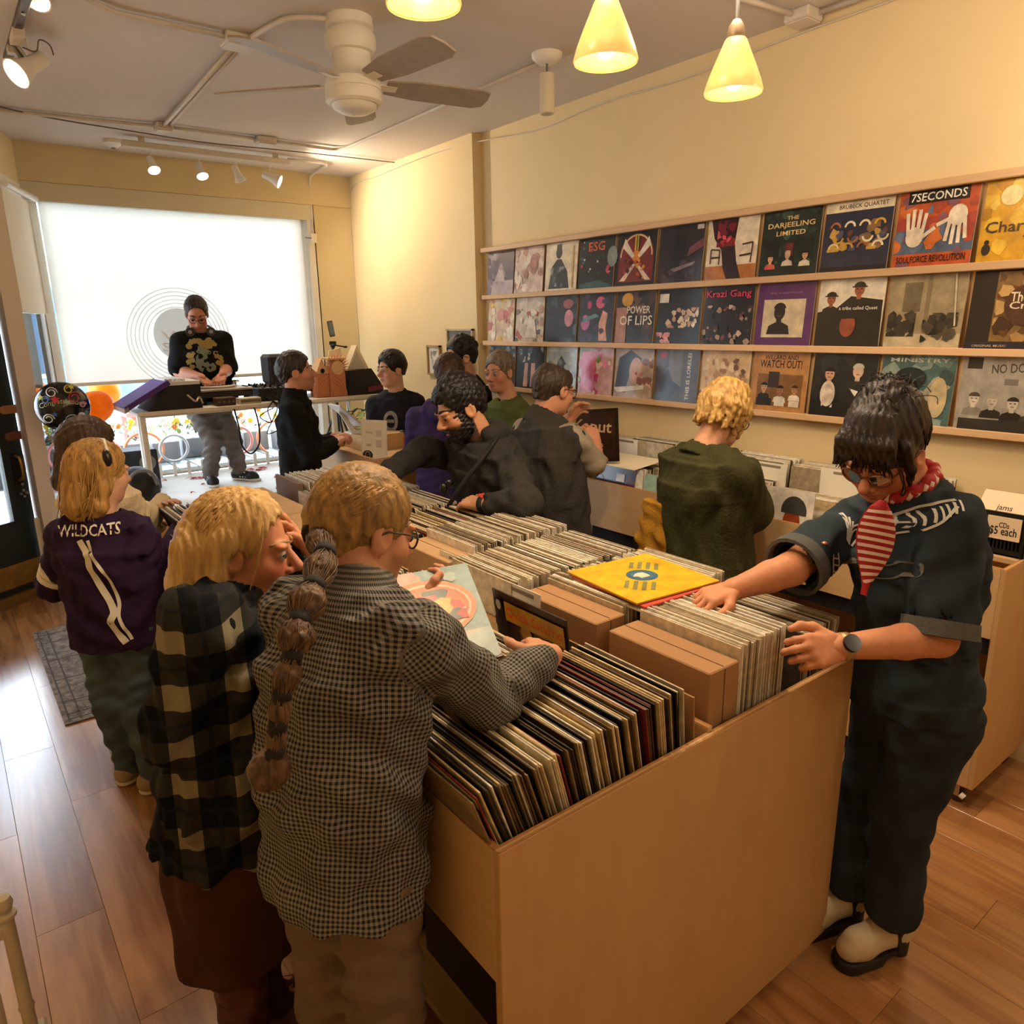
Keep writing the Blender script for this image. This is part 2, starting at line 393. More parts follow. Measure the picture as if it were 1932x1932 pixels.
# entry door, standing in the splay, with wall above it
D0 = Vector((.408, 6.085, 0)); D1 = Vector((-.34, 5.60, 0)); du = (D1-D0).normalized(); dv = Vector((du.y, -du.x, 0)); dl = (D1-D0).length
if dv.y > 0: dv = -dv
def dpt(u, z, o=0.0): return D0+du*u+dv*o+V(0, 0, z)
def dbox(u0, u1, z0, z1, o0, o1): return MB().prism([dpt(u0, z0, o0), dpt(u1, z0, o0), dpt(u1, z1, o0), dpt(u0, z1, o0)], dv*(o1-o0))
struct(slab(D0, D1, 2.12, ZC, .12, -dv), 'wall_over_door', 'wall_cream')
door = thing('door_1', None, None, (D0.x, D0.y, 0)); door['kind'] = 'structure'
st = dbox(.015, .165, .03, 2.10, -.045, 0)
for a in (dbox(dl-.165, dl-.015, .03, 2.10, -.045, 0), dbox(.165, dl-.165, .03, .55, -.045, 0), dbox(.165, dl-.165, 1.95, 2.10, -.045, 0)):
    i = len(st.v); st.v += a.v; st.f += [tuple(i+k for k in f) for f in a.f]
struct(st, 'door_panel', 'door_green', door)
struct(dbox(.165, dl-.165, .55, 1.95, -.026, -.02), 'door_pane', 'window_glass', door)
bead = MB()
for (u0, u1, z0, z1) in ((.160, .172, .545, 1.955), (dl-.172, dl-.160, .545, 1.955), (.16, dl-.16, .545, .557), (.16, dl-.16, 1.943, 1.955)):
    a = dbox(u0, u1, z0, z1, 0, .008); i = len(bead.v); bead.v += a.v; bead.f += [tuple(i+k for k in f) for f in a.f]
struct(bead, 'glazing_bead', 'door_green', door)
struct(dbox(.03, dl-.03, .10, .26, .0, .004), 'kick_plate', 'brass_plate', door)
struct(dbox(-.0, dl, .0, .055, .0, .03), 'door_sweep', 'brass_plate', door)
struct(dbox(0, dl+.02, -.005, .012, -.08, .09), 'threshold', mat('threshold_wood', '#7A5532', .5), door)
struct(dbox(.05, .11, .80, 1.02, .0, .008), 'handle_plate', 'black_metal', door)
struct(MB().tube(spline([dpt(.08, 1.0, .01), dpt(.08, .985, .045), dpt(.08, .93, .055), dpt(.08, .86, .05), dpt(.08, .83, .012)]), .011, 8), 'door_handle', 'brass_plate', door, True)
kn = MB()
for (u, z) in ((.075, .755), (.055, .735), (.095, .735), (.075, .715), (.075, .80)): kn.ball(dpt(u, z, .02), .012, 10, 6)
struct(kn, 'door_bell', 'steel_grey', door, True)
for z, c in ((1.315, '#B07F55'), (1.135, '#7A4636')):
    t = MB(); t.prism([dpt(.10, z-.028, .002), dpt(-.03, z-.028, .002), dpt(-.03, z+.028, .002), dpt(.10, z+.028, .002), dpt(.118, z+.018, .002), dpt(.125, z, .002), dpt(.118, z-.018, .002)], dv*.008)
    s_ = struct(t, 'leather_strap', mat('strap'+c, c, .55, var=.1), door)
    struct(MB().cyl(dpt(-.01, z-.01, .01), dpt(-.01, z-.01, .014), .005, n=8).cyl(dpt(-.01, z+.012, .01), dpt(-.01, z+.012, .014), .005, n=8), 'rivet', 'black_metal', s_)
# display window with frame, glass and translucent shade
win = thing('window_1', None, None, (1.77, YB, .55)); win['kind'] = 'structure'
f_ = MB()
for lo, hi in (((.74, YB-.02, .55), (.80, YB+.06, 2.87)), ((2.78, YB-.02, .55), (2.84, YB+.06, 2.87)), ((.74, YB-.02, 2.76), (2.84, YB+.06, 2.87)), ((.74, YB-.02, .55), (2.84, YB+.06, .60)), ((2.84, YB-.10, .55), (2.91, YB+.06, 2.87))): f_.box(lo, hi)
f_.build('window_frame', 'white_paint', win)
MB().box((.80, YB+.015, .60), (2.78, YB+.022, 2.76)).build('window_pane', 'window_glass', win)
MB().box((.70, YB-.11, 2.74), (2.90, YB-.02, 2.868)).build('shade_valance', mat('valance', '#D8CDB0', .6), win)
# roller shade
m = bpy.data.materials.new('shade_translucent'); m.use_nodes = True; MATS['shade_translucent'] = m; N = m.node_tree.nodes; L = m.node_tree.links; N.remove(N['Principled BSDF'])
d_ = N.new('ShaderNodeBsdfDiffuse'); d_.inputs[0].default_value = lin('#F6EFDC'); t_ = N.new('ShaderNodeBsdfTranslucent'); t_.inputs[0].default_value = (.93, .91, .85, 1); mx = N.new('ShaderNodeMixShader'); mx.inputs[0].default_value = .62
L.new(d_.outputs[0], mx.inputs[1]); L.new(t_.outputs[0], mx.inputs[2]); L.new(mx.outputs[0], N['Material Output'].inputs[0])
bl = thing('roller_shade', 'pale translucent roller shade pulled down over the display window behind the turntables', 'blind', (1.77, 6.62, 1.42))
MB().box((.80, 6.62, 1.43), (2.79, 6.622, 2.74)).build('shade_fabric', 'shade_translucent', bl)
MB().rbox((.80, 6.612, 1.405), (2.79, 6.63, 1.432), .006).build('hem_bar', mat('hem', '#CFC2AA', .5), bl)
# shop emblem printed on the shade: rings round a disc
em = thing('shade_emblem', 'ringed record emblem on the pale shade behind the disc jockey', 'decal', (1.66, 6.619, 1.75))
for r in (.245, .275, .305, .335, .365, .395):
    n = 64; rg = MB()
    for k in range(n): a, b = 2*PI*k/n, 2*PI*(k+1)/n; rg.quad(*[(1.66+q*math.cos(t), 6.6185, 1.75+q*math.sin(t)) for q, t in ((r, a), (r+.007, a), (r+.007, b), (r, b))])
    rg.build('ring', mat('vinyl_grey', '#CFC8B8', .6, alpha=.5), em)
n = 40; MB().quad(*[(1.66+.20*math.cos(2*PI*k/n), 6.6185, 1.78+.21*math.sin(2*PI*k/n)) for k in range(n)]).build('disc', mat('vinyl_pale', '#A9A49C', .6, alpha=.6), em)
Art().text('VIN', .05, .5, .9, '#EFEBE2', .4).text('STO', .05, .05, .9, '#EFEBE2', .36).build('disc_lettering', (1.50, 6.6183, 1.64), V(.32, 0, 0), V(0, 0, .19), mat('decal_print', attr='Col', rough=.7), em)
# ------------------------------------------------------------------ trim on right wall corner, wires, conduits, boxes
def run(name, label, pts, r, m='conduit', cat='conduit'):
    o = MB().tube(pts, r, 8).build(name, m, None, True, origin=pts[0]); tag(o, label, cat); return o
zc = ZC-.018
run('conduit', 'white conduit running from the ceiling corner box toward the fan', [(.62, 3.60, zc), (.75, 3.70, zc), (.86, 3.76, zc), (1.33, 3.76, zc)], .012)
run('conduit', 'white conduit curving from the junction box into the ceiling fan', spline([(1.40, 3.72, zc), (1.42, 3.55, zc), (1.46, 3.40, zc), (1.58, 3.32, zc), (1.66, 3.31, zc)]), .012)
run('conduit', 'pair of white conduits joining the two junction boxes above the left aisle', [(1.37, 3.82, zc), (1.45, 5.52, zc)], .012)
run('conduit', 'thin conduit beside the pair joining two junction boxes', [(1.40, 3.82, zc), (1.485, 5.52, zc)], .008)
run('conduit', 'white conduit along the ceiling from the left wall to the near junction box', spline([(.30, 5.72, zc), (.9, 5.66, zc), (1.38, 5.58, zc), (1.42, 5.56, zc)]), .011)
run('conduit', 'white conduit between the junction box and the square box over the track', [(1.50, 5.56, zc), (2.06, 5.56, zc)], .011)
run('conduit', 'long white conduit turning along the ceiling past the fan', spline([(2.20, 5.56, zc), (2.55, 5.56, zc), (2.66, 5.55, zc), (2.707, 5.45, zc)])+[V(2.707, 4.2, zc), V(2.707, 3.22, zc)], .011)
run('conduit', 'white conduit bending down the window pier to the small switch box', spline([(2.48, 6.03, zc-.01), (2.75, 6.05, zc), (2.84, 6.10, zc), (2.87, 6.3, zc), (2.885, 6.52, zc-.01), (2.885, 6.575, zc-.06), (2.885, 6.59, zc-.14), (2.885, 6.595, 2.62)]), .011)
run('conduit', 'bright white conduit entering the corner box above the record wall', [(2.80, 2.15, zc), (3.22, 2.11, zc)], .012)
run('conduit', 'white conduit leaving the corner box toward the near end of the record wall', [(3.30, 2.04, zc), (3.30, .4, zc)], .012)
for loc, sz, lab in (((1.37, 3.78), (.075, .06), 'white junction box on the ceiling left of the fan'), ((1.455, 5.555), (.05, .05), 'small junction box where three ceiling conduits meet'), ((2.13, 5.56), (.065, .055), 'square white junction box above the light track'), ((3.27, 2.09), (.06, .06), 'white junction box in the ceiling corner above the record wall')):
    t = thing('junction_box', lab, 'junction box', (loc[0], loc[1], ZC-.045))
    MB().rbox((loc[0]-sz[0], loc[1]-sz[1], ZC-.045), (loc[0]+sz[0], loc[1]+sz[1], ZC), .006).build('box_body', 'conduit', t)
    MB().rbox((loc[0]-sz[0]*.9, loc[1]-sz[1]*.9, ZC-.052), (loc[0]+sz[0]*.9, loc[1]+sz[1]*.9, ZC-.045), .003).build('cover_plate', 'conduit', t)
run('ceiling_wire', 'thin dark wire sagging across the ceiling above the light track', spline([(.45, 5.55, zc), (.8, 5.72, zc), (1.3, 5.80, zc), (1.8, 5.86, zc), (2.3, 5.80, zc), (2.8, 5.75, zc), (3.26, 5.72, zc)], 5), .004, 'wire_dark', 'wire')
run('ceiling_wire', 'thin cream cable drooping along the top of the record wall', spline([(3.26, 6.60, 1.6), (3.262, 6.60, 2.6), (3.262, 6.55, 3.02), (3.262, 6.0, 3.06), (3.262, 5.2, 3.08), (3.30, 4.62, 3.07), (3.34, 4.0, 3.03), (3.34, 3.4, 3.06), (3.34, 2.8, 3.045), (3.34, 2.2, 3.07), (3.34, 1.4, 3.08)], 5), .004, 'conduit', 'wire')
t = thing('switch_box', 'small white pull switch on the window pier', 'switch', (2.885, 6.60, 2.55))
MB().rbox((2.855, 6.575, 2.55), (2.915, 6.60, 2.63), .006).build('switch_body', 'white_paint', t); MB().cyl((2.86, 6.58, 2.59), (2.80, 6.57, 2.59), .006, n=8).build('lever', 'steel_grey', t)
# smoke detectors
def detector(x, y, lab):
    t = thing('smoke_detector', lab, 'smoke detector', (x, y, ZC-.05))
    MB().lathe([(0, -.05), (.03, -.048), (.05, -.03), (.062, -.025), (.065, 0)], (x, y, ZC), n=20).build('detector_body', 'white_paint', t, 40)
    MB().lathe([(0, -.062), (.012, -.06), (.014, -.048)], (x, y, ZC), n=10).build('sensor', 'steel_grey', t, True)
detector(1.275, 6.22, 'round white smoke detector near the window end of the ceiling')
# ceiling canister hanging from a round plate
t = thing('hanging_canister', 'white hanging cylinder below a round ceiling plate beside the pendant lamps', 'fixture', (2.69, 3.14, ZC-.3))
MB().lathe([(0, -.045), (.05, -.042), (.075, -.02), (.078, 0)], (2.69, 3.14, ZC), n=24).build('ceiling_plate', 'white_paint', t, 40)
MB().cyl((2.69, 3.14, ZC-.04), (2.69, 3.14, ZC-.10), .006, n=8).build('stem', 'steel_grey', t)
MB().lathe([(0, -.09), (.036, -.09), (.038, -.095), (.038, -.27), (.033, -.275), (0, -.26)], (2.69, 3.14, ZC), n=20).build('canister', mat('canister_cream', '#E0D6BE', .5), t, 40)
# ------------------------------------------------------------------ ceiling fan
FX, FY = 1.69, 3.30
t = thing('ceiling_fan', 'white ceiling fan with five grey blades above the record island', 'ceiling fan', (FX, FY, 2.80))
MB().lathe([(.0, 0), (.10, 0), (.105, -.04), (.085, -.05), (.10, -.055), (.112, -.075), (.112, -.115), (.10, -.135), (.085, -.14), (.082, -.20), (.10, -.235), (.118, -.25)], (FX, FY, ZC), n=32).build('fan_housing', 'white_paint', t, 35)
MB().lathe([(.0, -.25), (.122, -.25), (.124, -.275), (.124, -.285), (.118, -.288), (.118, -.292), (.124, -.295), (.124, -.335), (.110, -.345), (.0, -.345)], (FX, FY, ZC), n=32).build('motor_ring', 'white_paint', t, 35)
MB().lathe([(.10, -.343), (.095, -.36), (.06, -.378), (0, -.385)], (FX, FY, ZC), n=24).build('light_dome', mat('frosted_dome', '#E8E4DA', .35), t, True)
mat('fan_blade', '#A99C8E', .5, var=.1)
for k in range(5):
    a = math.radians(-84+72*k); M = Matrix.Translation((FX, FY, 2.872)) @ Matrix.Rotation(a, 4, 'Z') @ Matrix.Rotation(math.radians(-13), 4, 'X')
    b = MB(); pts = [(.15, -.05), (.30, -.074), (.60, -.080), (.645, -.06), (.655, 0), (.645, .06), (.60, .080), (.30, .074), (.15, .05)]
    b.prism([M @ Vector((x, y, -.004)) for x, y in pts], (M.to_3x3() @ Vector((0, 0, .008))))
    bo = b.build('blade', 'fan_blade', t)
    b = MB(); b.box((.10, -.022, -.006), (.20, .022, .002), M); b.build('blade_bracket', 'white_paint', bo)
# ------------------------------------------------------------------ lamps
def emat(name, col, s):
    m = mat(name, col, .4, emit=col, estr=s); return m
emat('bulb_glow', '#FFE2A8', 22); emat('spot_glow', '#FFE9C2', 16)
m = bpy.data.materials.new('shade_glass'); m.use_nodes = True; MATS['shade_glass'] = m; N = m.node_tree.nodes; L = m.node_tree.links; b = N['Principled BSDF']
tc = N.new('ShaderNodeTexCoord'); nz = N.new('ShaderNodeTexNoise'); nz.inputs['Scale'].default_value = 28; nz.inputs['Detail'].default_value = 4; L.new(tc.outputs['Object'], nz.inputs[0])
mx = N.new('ShaderNodeMix'); mx.data_type = 'RGBA'; mx.inputs[6].default_value = lin('#E8B450'); mx.inputs[7].default_value = lin('#FFDC8E'); L.new(nz.outputs[0], mx.inputs[0]); L.new(mx.outputs[2], b.inputs['Base Color']); b.inputs['Roughness'].default_value = .3
L.new(mx.outputs[2], b.inputs['Emission Color']); b.inputs['Emission Strength'].default_value = .34
WARM = (1.0, .79, .55)
def pendant(x, y, z, lab, power=26, top=None):
    t = thing('pendant_lamp', lab, 'pendant lamp', (x, y, z), 'pendant lamps in a row')
    MB().lathe([(.086, 0), (.0885, .006), (.080, .035), (.064, .075), (.046, .115), (.033, .145), (.029, .150), (.031, .145), (.044, .112), (.062, .072), (.078, .033), (.084, .004)], (x, y, z), n=32).build('lamp_shade', 'shade_glass', t, True)
    MB().lathe([(0, .205), (.012, .20), (.022, .185), (.027, .165), (.030, .140), (0, .135)], (x, y, z), n=16).build('shade_cap', mat('cap_bronze', '#8A7358', .5, .3), t, True)
    MB().cyl((x, y, z+.20), (x, y, ZC-.02), .006, n=8).build('lamp_rod', mat('rod', '#6E6A66', .4, .4), t)
    MB().lathe([(0, -.03), (.045, -.028), (.055, -.01), (.056, 0)], (x, y, ZC), n=18).build('canopy', 'cap_bronze', t, 40)
    MB().ball((x, y, z+.045), (.030, .030, .036), 14, 10).build('bulb', 'bulb_glow', t, True)
    l = bpy.data.lights.new('pendant_light', 'SPOT'); l.energy = power; l.color = WARM; l.shadow_soft_size = .035; l.spot_size = math.radians(150); l.spot_blend = .7
    lo = bpy.data.objects.new('pendant_light', l); COL.objects.link(lo); lo.parent = t; lo.location = (0, 0, .012)
    l = bpy.data.lights.new('pendant_glow', 'POINT'); l.energy = power*.22; l.color = WARM; l.shadow_soft_size = .09
    lo = bpy.data.objects.new('pendant_glow', l); COL.objects.link(lo); lo.parent = t; lo.location = (0, 0, .30)
pendant(1.042, 1.655, 2.545, 'frosted cone pendant lamp cut by the top edge above the island, leftmost of three')
pendant(1.585, 1.605, 2.510, 'frosted cone pendant lamp in the middle of the row of three')
pendant(2.085, 1.555, 2.500, 'frosted cone pendant lamp on a long grey rod nearest the record wall')
for k, (x, y, pw_) in enumerate(((1.0, -1.0, 10), (2.4, -1.0, 10), (2.75, .55, 15))):  # unseen lights added as fill, in place of the shop's other lamps
    l = bpy.data.lights.new('unseen_fill_light', 'POINT'); l.energy = pw_; l.color = WARM; l.shadow_soft_size = .12
    lo = bpy.data.objects.new('unseen_fill_light', l); COL.objects.link(lo); lo.location = (x, y, 2.5)
# light track over the window
t = thing('light_track', 'white light track with four spot heads in front of the display window', 'track light', (1.9, 6.03, 3.05))
MB().rbox((1.29, 6.01, 3.06), (2.49, 6.05, 3.10), .004).build('track_rail', 'conduit', t)
MB().box((1.4, 6.022, 3.10), (1.44, 6.038, ZC)).box((2.36, 6.022, 3.10), (2.40, 6.038, ZC)).build('track_mount', 'conduit', t)
def spot(parent, x, y, z, d, lit=True, s=1.0, power=20, size=70):
    d = Vector(d).normalized(); c = Vector((x, y, z)); h = MB()
    h.lathe([(0, -.055*s), (.02*s, -.055*s), (.024*s, -.05*s), (.024*s, .0), (.03*s, .025*s), (.042*s, .055*s), (.044*s, .06*s), (.040*s, .06*s), (.036*s, .045*s), (0, .035*s)], c, d, 20)
    hd = h.build('spot_head', 'white_paint', parent, 40)
    MB().cyl(c-d*.01*s, c+V(0, 0, .075*s), .005, n=8).build('spot_arm', 'white_paint', hd)
    if lit:
        MB().lathe([(0, .062*s), (.03*s, .060*s), (.039*s, .052*s), (.036*s, .044*s)], c, d, 18).build('spot_bulb', 'spot_glow', hd, True)
        l = bpy.data.lights.new('spot_light', 'SPOT'); l.energy = power; l.color = (1, .80, .57); l.spot_size = math.radians(size); l.spot_blend = .6; l.shadow_soft_size = .03
        lo = bpy.data.objects.new('spot_light', l); COL.objects.link(lo); lo.parent = parent; lo.location = c+d*.075*s-parent.location; lo.rotation_euler = d.to_track_quat('-Z', 'Y').to_euler()
spot(t, 1.47, 6.03, 2.965, (.05, -.55, -.8)); spot(t, 1.80, 6.03, 2.96, (.05, -.5, -.85)); spot(t, 2.07, 6.03, 2.965, (.25, -.2, -.9), False); spot(t, 2.33, 6.03, 2.955, (.8, -.5, -.45), True, 1.2, 42, 150)
# second track at upper left
t = thing('light_track', 'dark ceiling track with two bright spot heads at the upper left corner', 'track light', (.53, 4.0, 3.06))
MB().rbox((.515, 3.2, 3.085), (.55, 4.62, 3.115), .004).build('track_rail', mat('track_dark', '#5A4A3E', .5, .3), t)
for y0_, y1_ in ((4.10, 4.25), (4.35, 4.40)): MB().box((.51, y0_, 3.06), (.555, y1_, 3.09)).build('track_adapter', 'conduit', t)
p_ = at(45, 135, y=4.3)
spot(t, p_.x+.03, 4.3, p_.z+.03, (-.75, -.35, -.6), True, 1.5, 45, 90)
MB().cyl((p_.x+.0, 4.3, p_.z+.05), (.53, 4.3, 3.07), .010, n=8).cyl((p_.x+.02, 4.3, p_.z+.05), (.54, 4.28, 3.07), .008, n=8).build('drop_arm', 'steel_grey', t)
MB().tube(spline([(p_.x+.01, 4.3, p_.z+.10), (p_.x+.06, 4.29, p_.z+.09), (p_.x+.08, 4.29, p_.z+.14), (p_.x+.12, 4.3, p_.z+.13), (p_.x+.13, 4.3, p_.z+.09)]), .003, 6).build('lamp_cord', 'wire_dark', t)
p2 = at(85, -5, y=3.9)
spot(t, p2.x, 3.9, p2.z+.05, (-.5, -.4, -.75), True, 1.5, 45, 90)
MB().cyl((p2.x, 3.9, p2.z+.1), (.53, 3.9, 3.08), .009, n=8).build('drop_arm', 'steel_grey', t)
# ------------------------------------------------------------------ record island
IX0, IX1, IY0, IY1, IZ = .64, 1.85, .885, 3.80, .93
PITCHY = .36
t = island = thing('record_island', 'long birch plywood record island with bins, end panel toward the camera', 'record bin', ((IX0+IX1)/2, (IY0+IY1)/2, 0))
def panel(name, lo, hi, parent, m='birch_ply', edge=None):
    o = MB().rbox(lo, hi, .0015).build(name, m, parent)
    if edge:
        lo2 = (lo[0]+.0005, lo[1]+.0005, hi[2]); hi2 = (hi[0]-.0005, hi[1]-.0005, hi[2]+.0015)
        MB().box(lo2, hi2).build('ply_edge', 'ply_edge', o)
        if edge == 2:
            w_ = (hi[1]-lo[1])*.3
            MB().box((lo[0], lo[1]+w_, hi[2]+.0015), (hi[0], lo[1]+2*w_, hi[2]+.002)).build('ply_edge', 'birch_ply_long', o)
    return o
panel('end_panel', (IX0, IY0, .03), (IX1, IY0+.018, IZ), t, edge=2)
panel('end_panel', (IX0, IY1-.018, .03), (IX1, IY1, IZ), t, edge=1)
panel('side_panel', (IX0, IY0+.018, .635), (IX0+.015, IY1-.018, IZ-.003), t, 'birch_ply_long', 1)
panel('side_panel', (IX1-.015, IY0+.018, .635), (IX1, IY1-.018, IZ-.003), t, 'birch_ply_long', 1)
panel('centre_divider', (1.236, IY0+.014, .635), (1.252, IY1-.018, IZ+.012), t, 'birch_ply_long', 1)
panel('bin_floor', (IX0+.015, IY0+.018, .66), (IX1-.015, IY1-.018, .675), t, 'birch_ply_long')
panel('under_wall', (1.235, IY0+.018, .08), (1.253, IY1-.018, .66), t, 'birch_ply_long')
for k in range(1, 8):
    y = IY0+PITCHY*k+.012
    panel('bin_divider', (IX0+.015, y, .675), (IX1-.015, y+.009, .86), t, 'birch_ply_long')
cm = MB()
for x in (.74, 1.75):
    for y in (1.0, 3.68):
        c = thing('caster', None, None, (0, 0, 0)); COL.objects.unlink(c); bpy.data.objects.remove(c)
        cm = MB(); cm.cyl((x-.012, y, .03), (x+.012, y, .03), .029, n=16); cm.box((x-.02, y-.02, .055), (x+.02, y+.02, .075)); cm.box((x-.02, y-.014, .02), (x-.015, y+.014, .06)); cm.box((x+.015, y-.014, .02), (x+.02, y+.014, .06)); cm.build('caster', 'black_matte', t)
panel('end_post', (IX0+.02, IY0+.018, .03), (IX0+.06, IY0+.05, .66), t, 'birch_ply')
panel('lower_shelf', (IX0+.12, IY0+.02, .075), (IX1-.12, IY1-.02, .095), t, 'birch_ply_long')
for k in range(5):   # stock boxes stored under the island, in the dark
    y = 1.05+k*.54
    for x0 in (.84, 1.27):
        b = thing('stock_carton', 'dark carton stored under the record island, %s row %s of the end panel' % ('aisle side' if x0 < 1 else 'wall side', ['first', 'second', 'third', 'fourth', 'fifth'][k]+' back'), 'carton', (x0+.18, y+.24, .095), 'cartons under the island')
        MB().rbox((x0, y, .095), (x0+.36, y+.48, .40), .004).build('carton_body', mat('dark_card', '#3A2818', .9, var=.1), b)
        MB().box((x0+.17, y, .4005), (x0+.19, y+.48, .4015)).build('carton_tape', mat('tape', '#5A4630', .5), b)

# ------------------------------------------------------------------ records
LPW = .315
mat('sleeve', objcol=True, rough=.55, var=.35, scale=40, stretch=(1, 1, 1))
mat('sleeve_stuff', attr='Col', rough=.5, var=.35, scale=40)
lpme = MB().rbox((-.0019, -LPW/2, 0), (.0019, LPW/2, LPW), .0009)
lp0 = lpme.build('record_sleeve', 'sleeve'); lp0_used = [False]; NLP = [0]
PAL_OLD = ['#E7D6AE', '#D9C28E', '#C9B184', '#EFE6CF', '#2A2019', '#1A1512', '#3A2B20', '#57402B', '#8D7450', '#B79B6B', '#F1EAD8', '#6E5A40', '#14110F', '#E2CFA0', '#7B2A22', '#A4936E', '#D8CDB4', '#40362C']
PAL_NEW = ['#EDE3CF', '#E2D5BA', '#D8C9AB', '#F2EADB', '#CDBFA4', '#BFAF92', '#E9DEC8', '#A8987C', '#DDD0B6', '#7C6F5B', '#F4EEE2', '#4A4138']
PAL_BLK = ['#16130F', '#211B16', '#0F0D0C', '#E8DDC6', '#2B241C', '#3B3129', '#C9BB9B', '#120F0D']
def lp(x, y, z, lean=0.0, yaw=0.0, col='#D9C28E', label=None, group=None, dz=0.0):
    if not lp0_used[0]: o = lp0; lp0_used[0] = True
    else: o = lp0.copy(); COL.objects.link(o)
    o.location = (x, y, z+dz); o.rotation_euler = (0, lean, yaw); c = lin(col); o.color = c
    tag(o, label, 'record', group); NLP[0] += 1; return o
def tone(h):
    r, g, b = [int(h[i:i+2], 16) for i in (1, 3, 5)]; l = (r+g+b)/3
    return 'Red' if r > 90 and g < 60 else 'Black' if l < 45 else 'Dark brown' if l < 100 else 'Tan' if l < 165 else 'Beige' if l < 205 else 'Cream' if l < 228 else 'White'
def row(x0, x1, y, z, pal, label, group, step=.0062, lean=(-.35, -.12), seed=1, jit=.006):
    q = random.Random(seed); x = x0; k = 0
    while x < x1:
        f = (x-x0)/(x1-x0+1e-6)
        lp(x, y+q.uniform(-jit, jit), z, lean[0]+(lean[1]-lean[0])*f+q.uniform(-.02, .02), q.uniform(-.012, .012), (cc_ := q.choice(pal)), '%s-edged %s, %s' % (tone(cc_).lower(), label, 'aisle end' if f < .33 else 'middle' if f < .67 else 'wall end'), group, q.uniform(-.004, .006))
        x += step*q.uniform(.8, 1.25)
RY = [IY0+.03+PITCHY*k+LPW/2+.006 for k in range(8)]
ZL = .735
row(.715, 1.205, RY[0], ZL, PAL_OLD, 'worn sleeve in the nearest bin under the checked arm', 'records in the nearest bin on the aisle side', .0058, (-.36, -.10), 1)
row(.74, .96, RY[1]+.01, ZL+.02, PAL_BLK, 'sleeve in the dark stack of the second aisle-side bin', 'dark records in the second aisle-side bin', .0068, (-.30, -.22), 2)
row(.97, 1.065, RY[1]+.02, ZL+.005, PAL_OLD[:6]+PAL_NEW, 'sleeve beside the face-out gold-band cover, second aisle-side bin', 'pale records in the second aisle-side bin', .0062, (-.10, -.04), 3)
row(1.385, 1.575, RY[0]+.01, ZL+.035, PAL_NEW, 'plastic-sleeved record beside the nearest tall cardboard box', 'plastic-sleeved records beside the nearest cardboard box', .0058, (.02, .02), 4, .004)
row(1.69, 1.815, RY[0]+.02, ZL-.02, PAL_NEW, 'plastic-sleeved record in the outer half of the nearest bin', 'plastic-sleeved records under the denim woman\'s hands', .0058, (-.06, .12), 5, .004)
row(1.385, 1.80, RY[1]+.01, ZL+.03, PAL_NEW, 'record sleeve in the bin below the yellow record', 'records below the yellow record', .0068, (-.05, .05), 6)
# the rest: one uncountable mass
st = MB(); stc = []
def stuff_row(x0, x1, y, z, pal, step=.0068, lean=0.0, seed=1, wd=LPW):
    q = random.Random(seed); x = x0
    while x < x1:
        a = lean+q.uniform(-.03, .03); M = Matrix.Translation((x, y+q.uniform(-.006, .006), z+q.uniform(-.004, .006))) @ Matrix.Rotation(a, 4, 'Y')
        n = len(st.f); st.box((-.0019, -wd/2, 0), (.0019, wd/2, LPW), M); stc.extend([lin(q.choice(pal))]*(4*(len(st.f)-n))); x += step*q.uniform(.8, 1.25)
stuff_row(.68, 1.20, RY[2], ZL+.02, PAL_OLD[:5]+PAL_NEW, lean=-.2, seed=11)
stuff_row(1.27, 1.80, RY[2], ZL+.025, PAL_NEW, lean=-.04, seed=12)
stuff_row(.68, 1.20, RY[3], ZL+.015, PAL_OLD, lean=-.25, seed=13)
stuff_row(1.40, 1.81, RY[3], ZL+.03, PAL_NEW, lean=-.05, seed=14)
stuff_row(.68, 1.20, RY[4], ZL+.01, PAL_OLD, lean=-.2, seed=15)
stuff_row(1.27, 1.81, RY[4], ZL+.0, PAL_OLD, lean=-.15, seed=16)
stuff_row(1.27, 1.81, RY[5], ZL+.0, PAL_OLD[:6]+PAL_NEW, lean=-.1, seed=17)
stuff_row(.70, .96, RY[5], ZL, PAL_OLD, lean=-.2, seed=18)
stuff_row(.80, 1.03, RY[6]+.10, ZL+.02, PAL_NEW+PAL_BLK, step=.0095, lean=-.35, seed=19)
stuff_row(1.30, 1.80, RY[6], ZL+.0, PAL_NEW, lean=.0, seed=20)
stuff_row(1.38, 1.80, RY[7]-.02, ZL+.03, PAL_NEW[:6], step=.008, lean=.0, seed=21)

# ------------------------------------------------------------------ cardboard boxes on the island
mat('cardboard', '#A67C52', .8, var=.10, scale=8, bump=.05, bscale=120)
mat('cardboard_pale', '#BF9A6E', .8, var=.10, scale=8)
def carton(x0, x1, y0, y1, z0, z1, lab, m='cardboard', seam=True, M=None):
    t = thing('cardboard_box', lab, 'cardboard box', ((x0+x1)/2, (y0+y1)/2, z0), 'cardboard boxes in the record island')
    MB().rbox((x0, y0, z0), (x1, y1, z1), .003).build('box_body', m, t)
    if seam: MB().box(((x0+x1)/2-.001, y0+.004, z1), ((x0+x1)/2+.001, y1-.004, z1+.0012)).box(((x0+x1)/2-.001, y0-.0012, z0), ((x0+x1)/2+.001, y0, z1-.004)).build('box_seam', mat('card_seam', '#6A4220', .9), t)
    return t
b = carton(1.268, 1.378, .925, 1.245, .68, 1.055, 'tall cardboard box standing nearest the end panel in the wall-side bin')
Art().text('1202024', 0, 0, 1, '#8A4A22').build('print', (1.335, .9235, .82), V(0, 0, .10), V(-.022*5, 0, 0), mat('print', attr='Col', rough=.5), b)
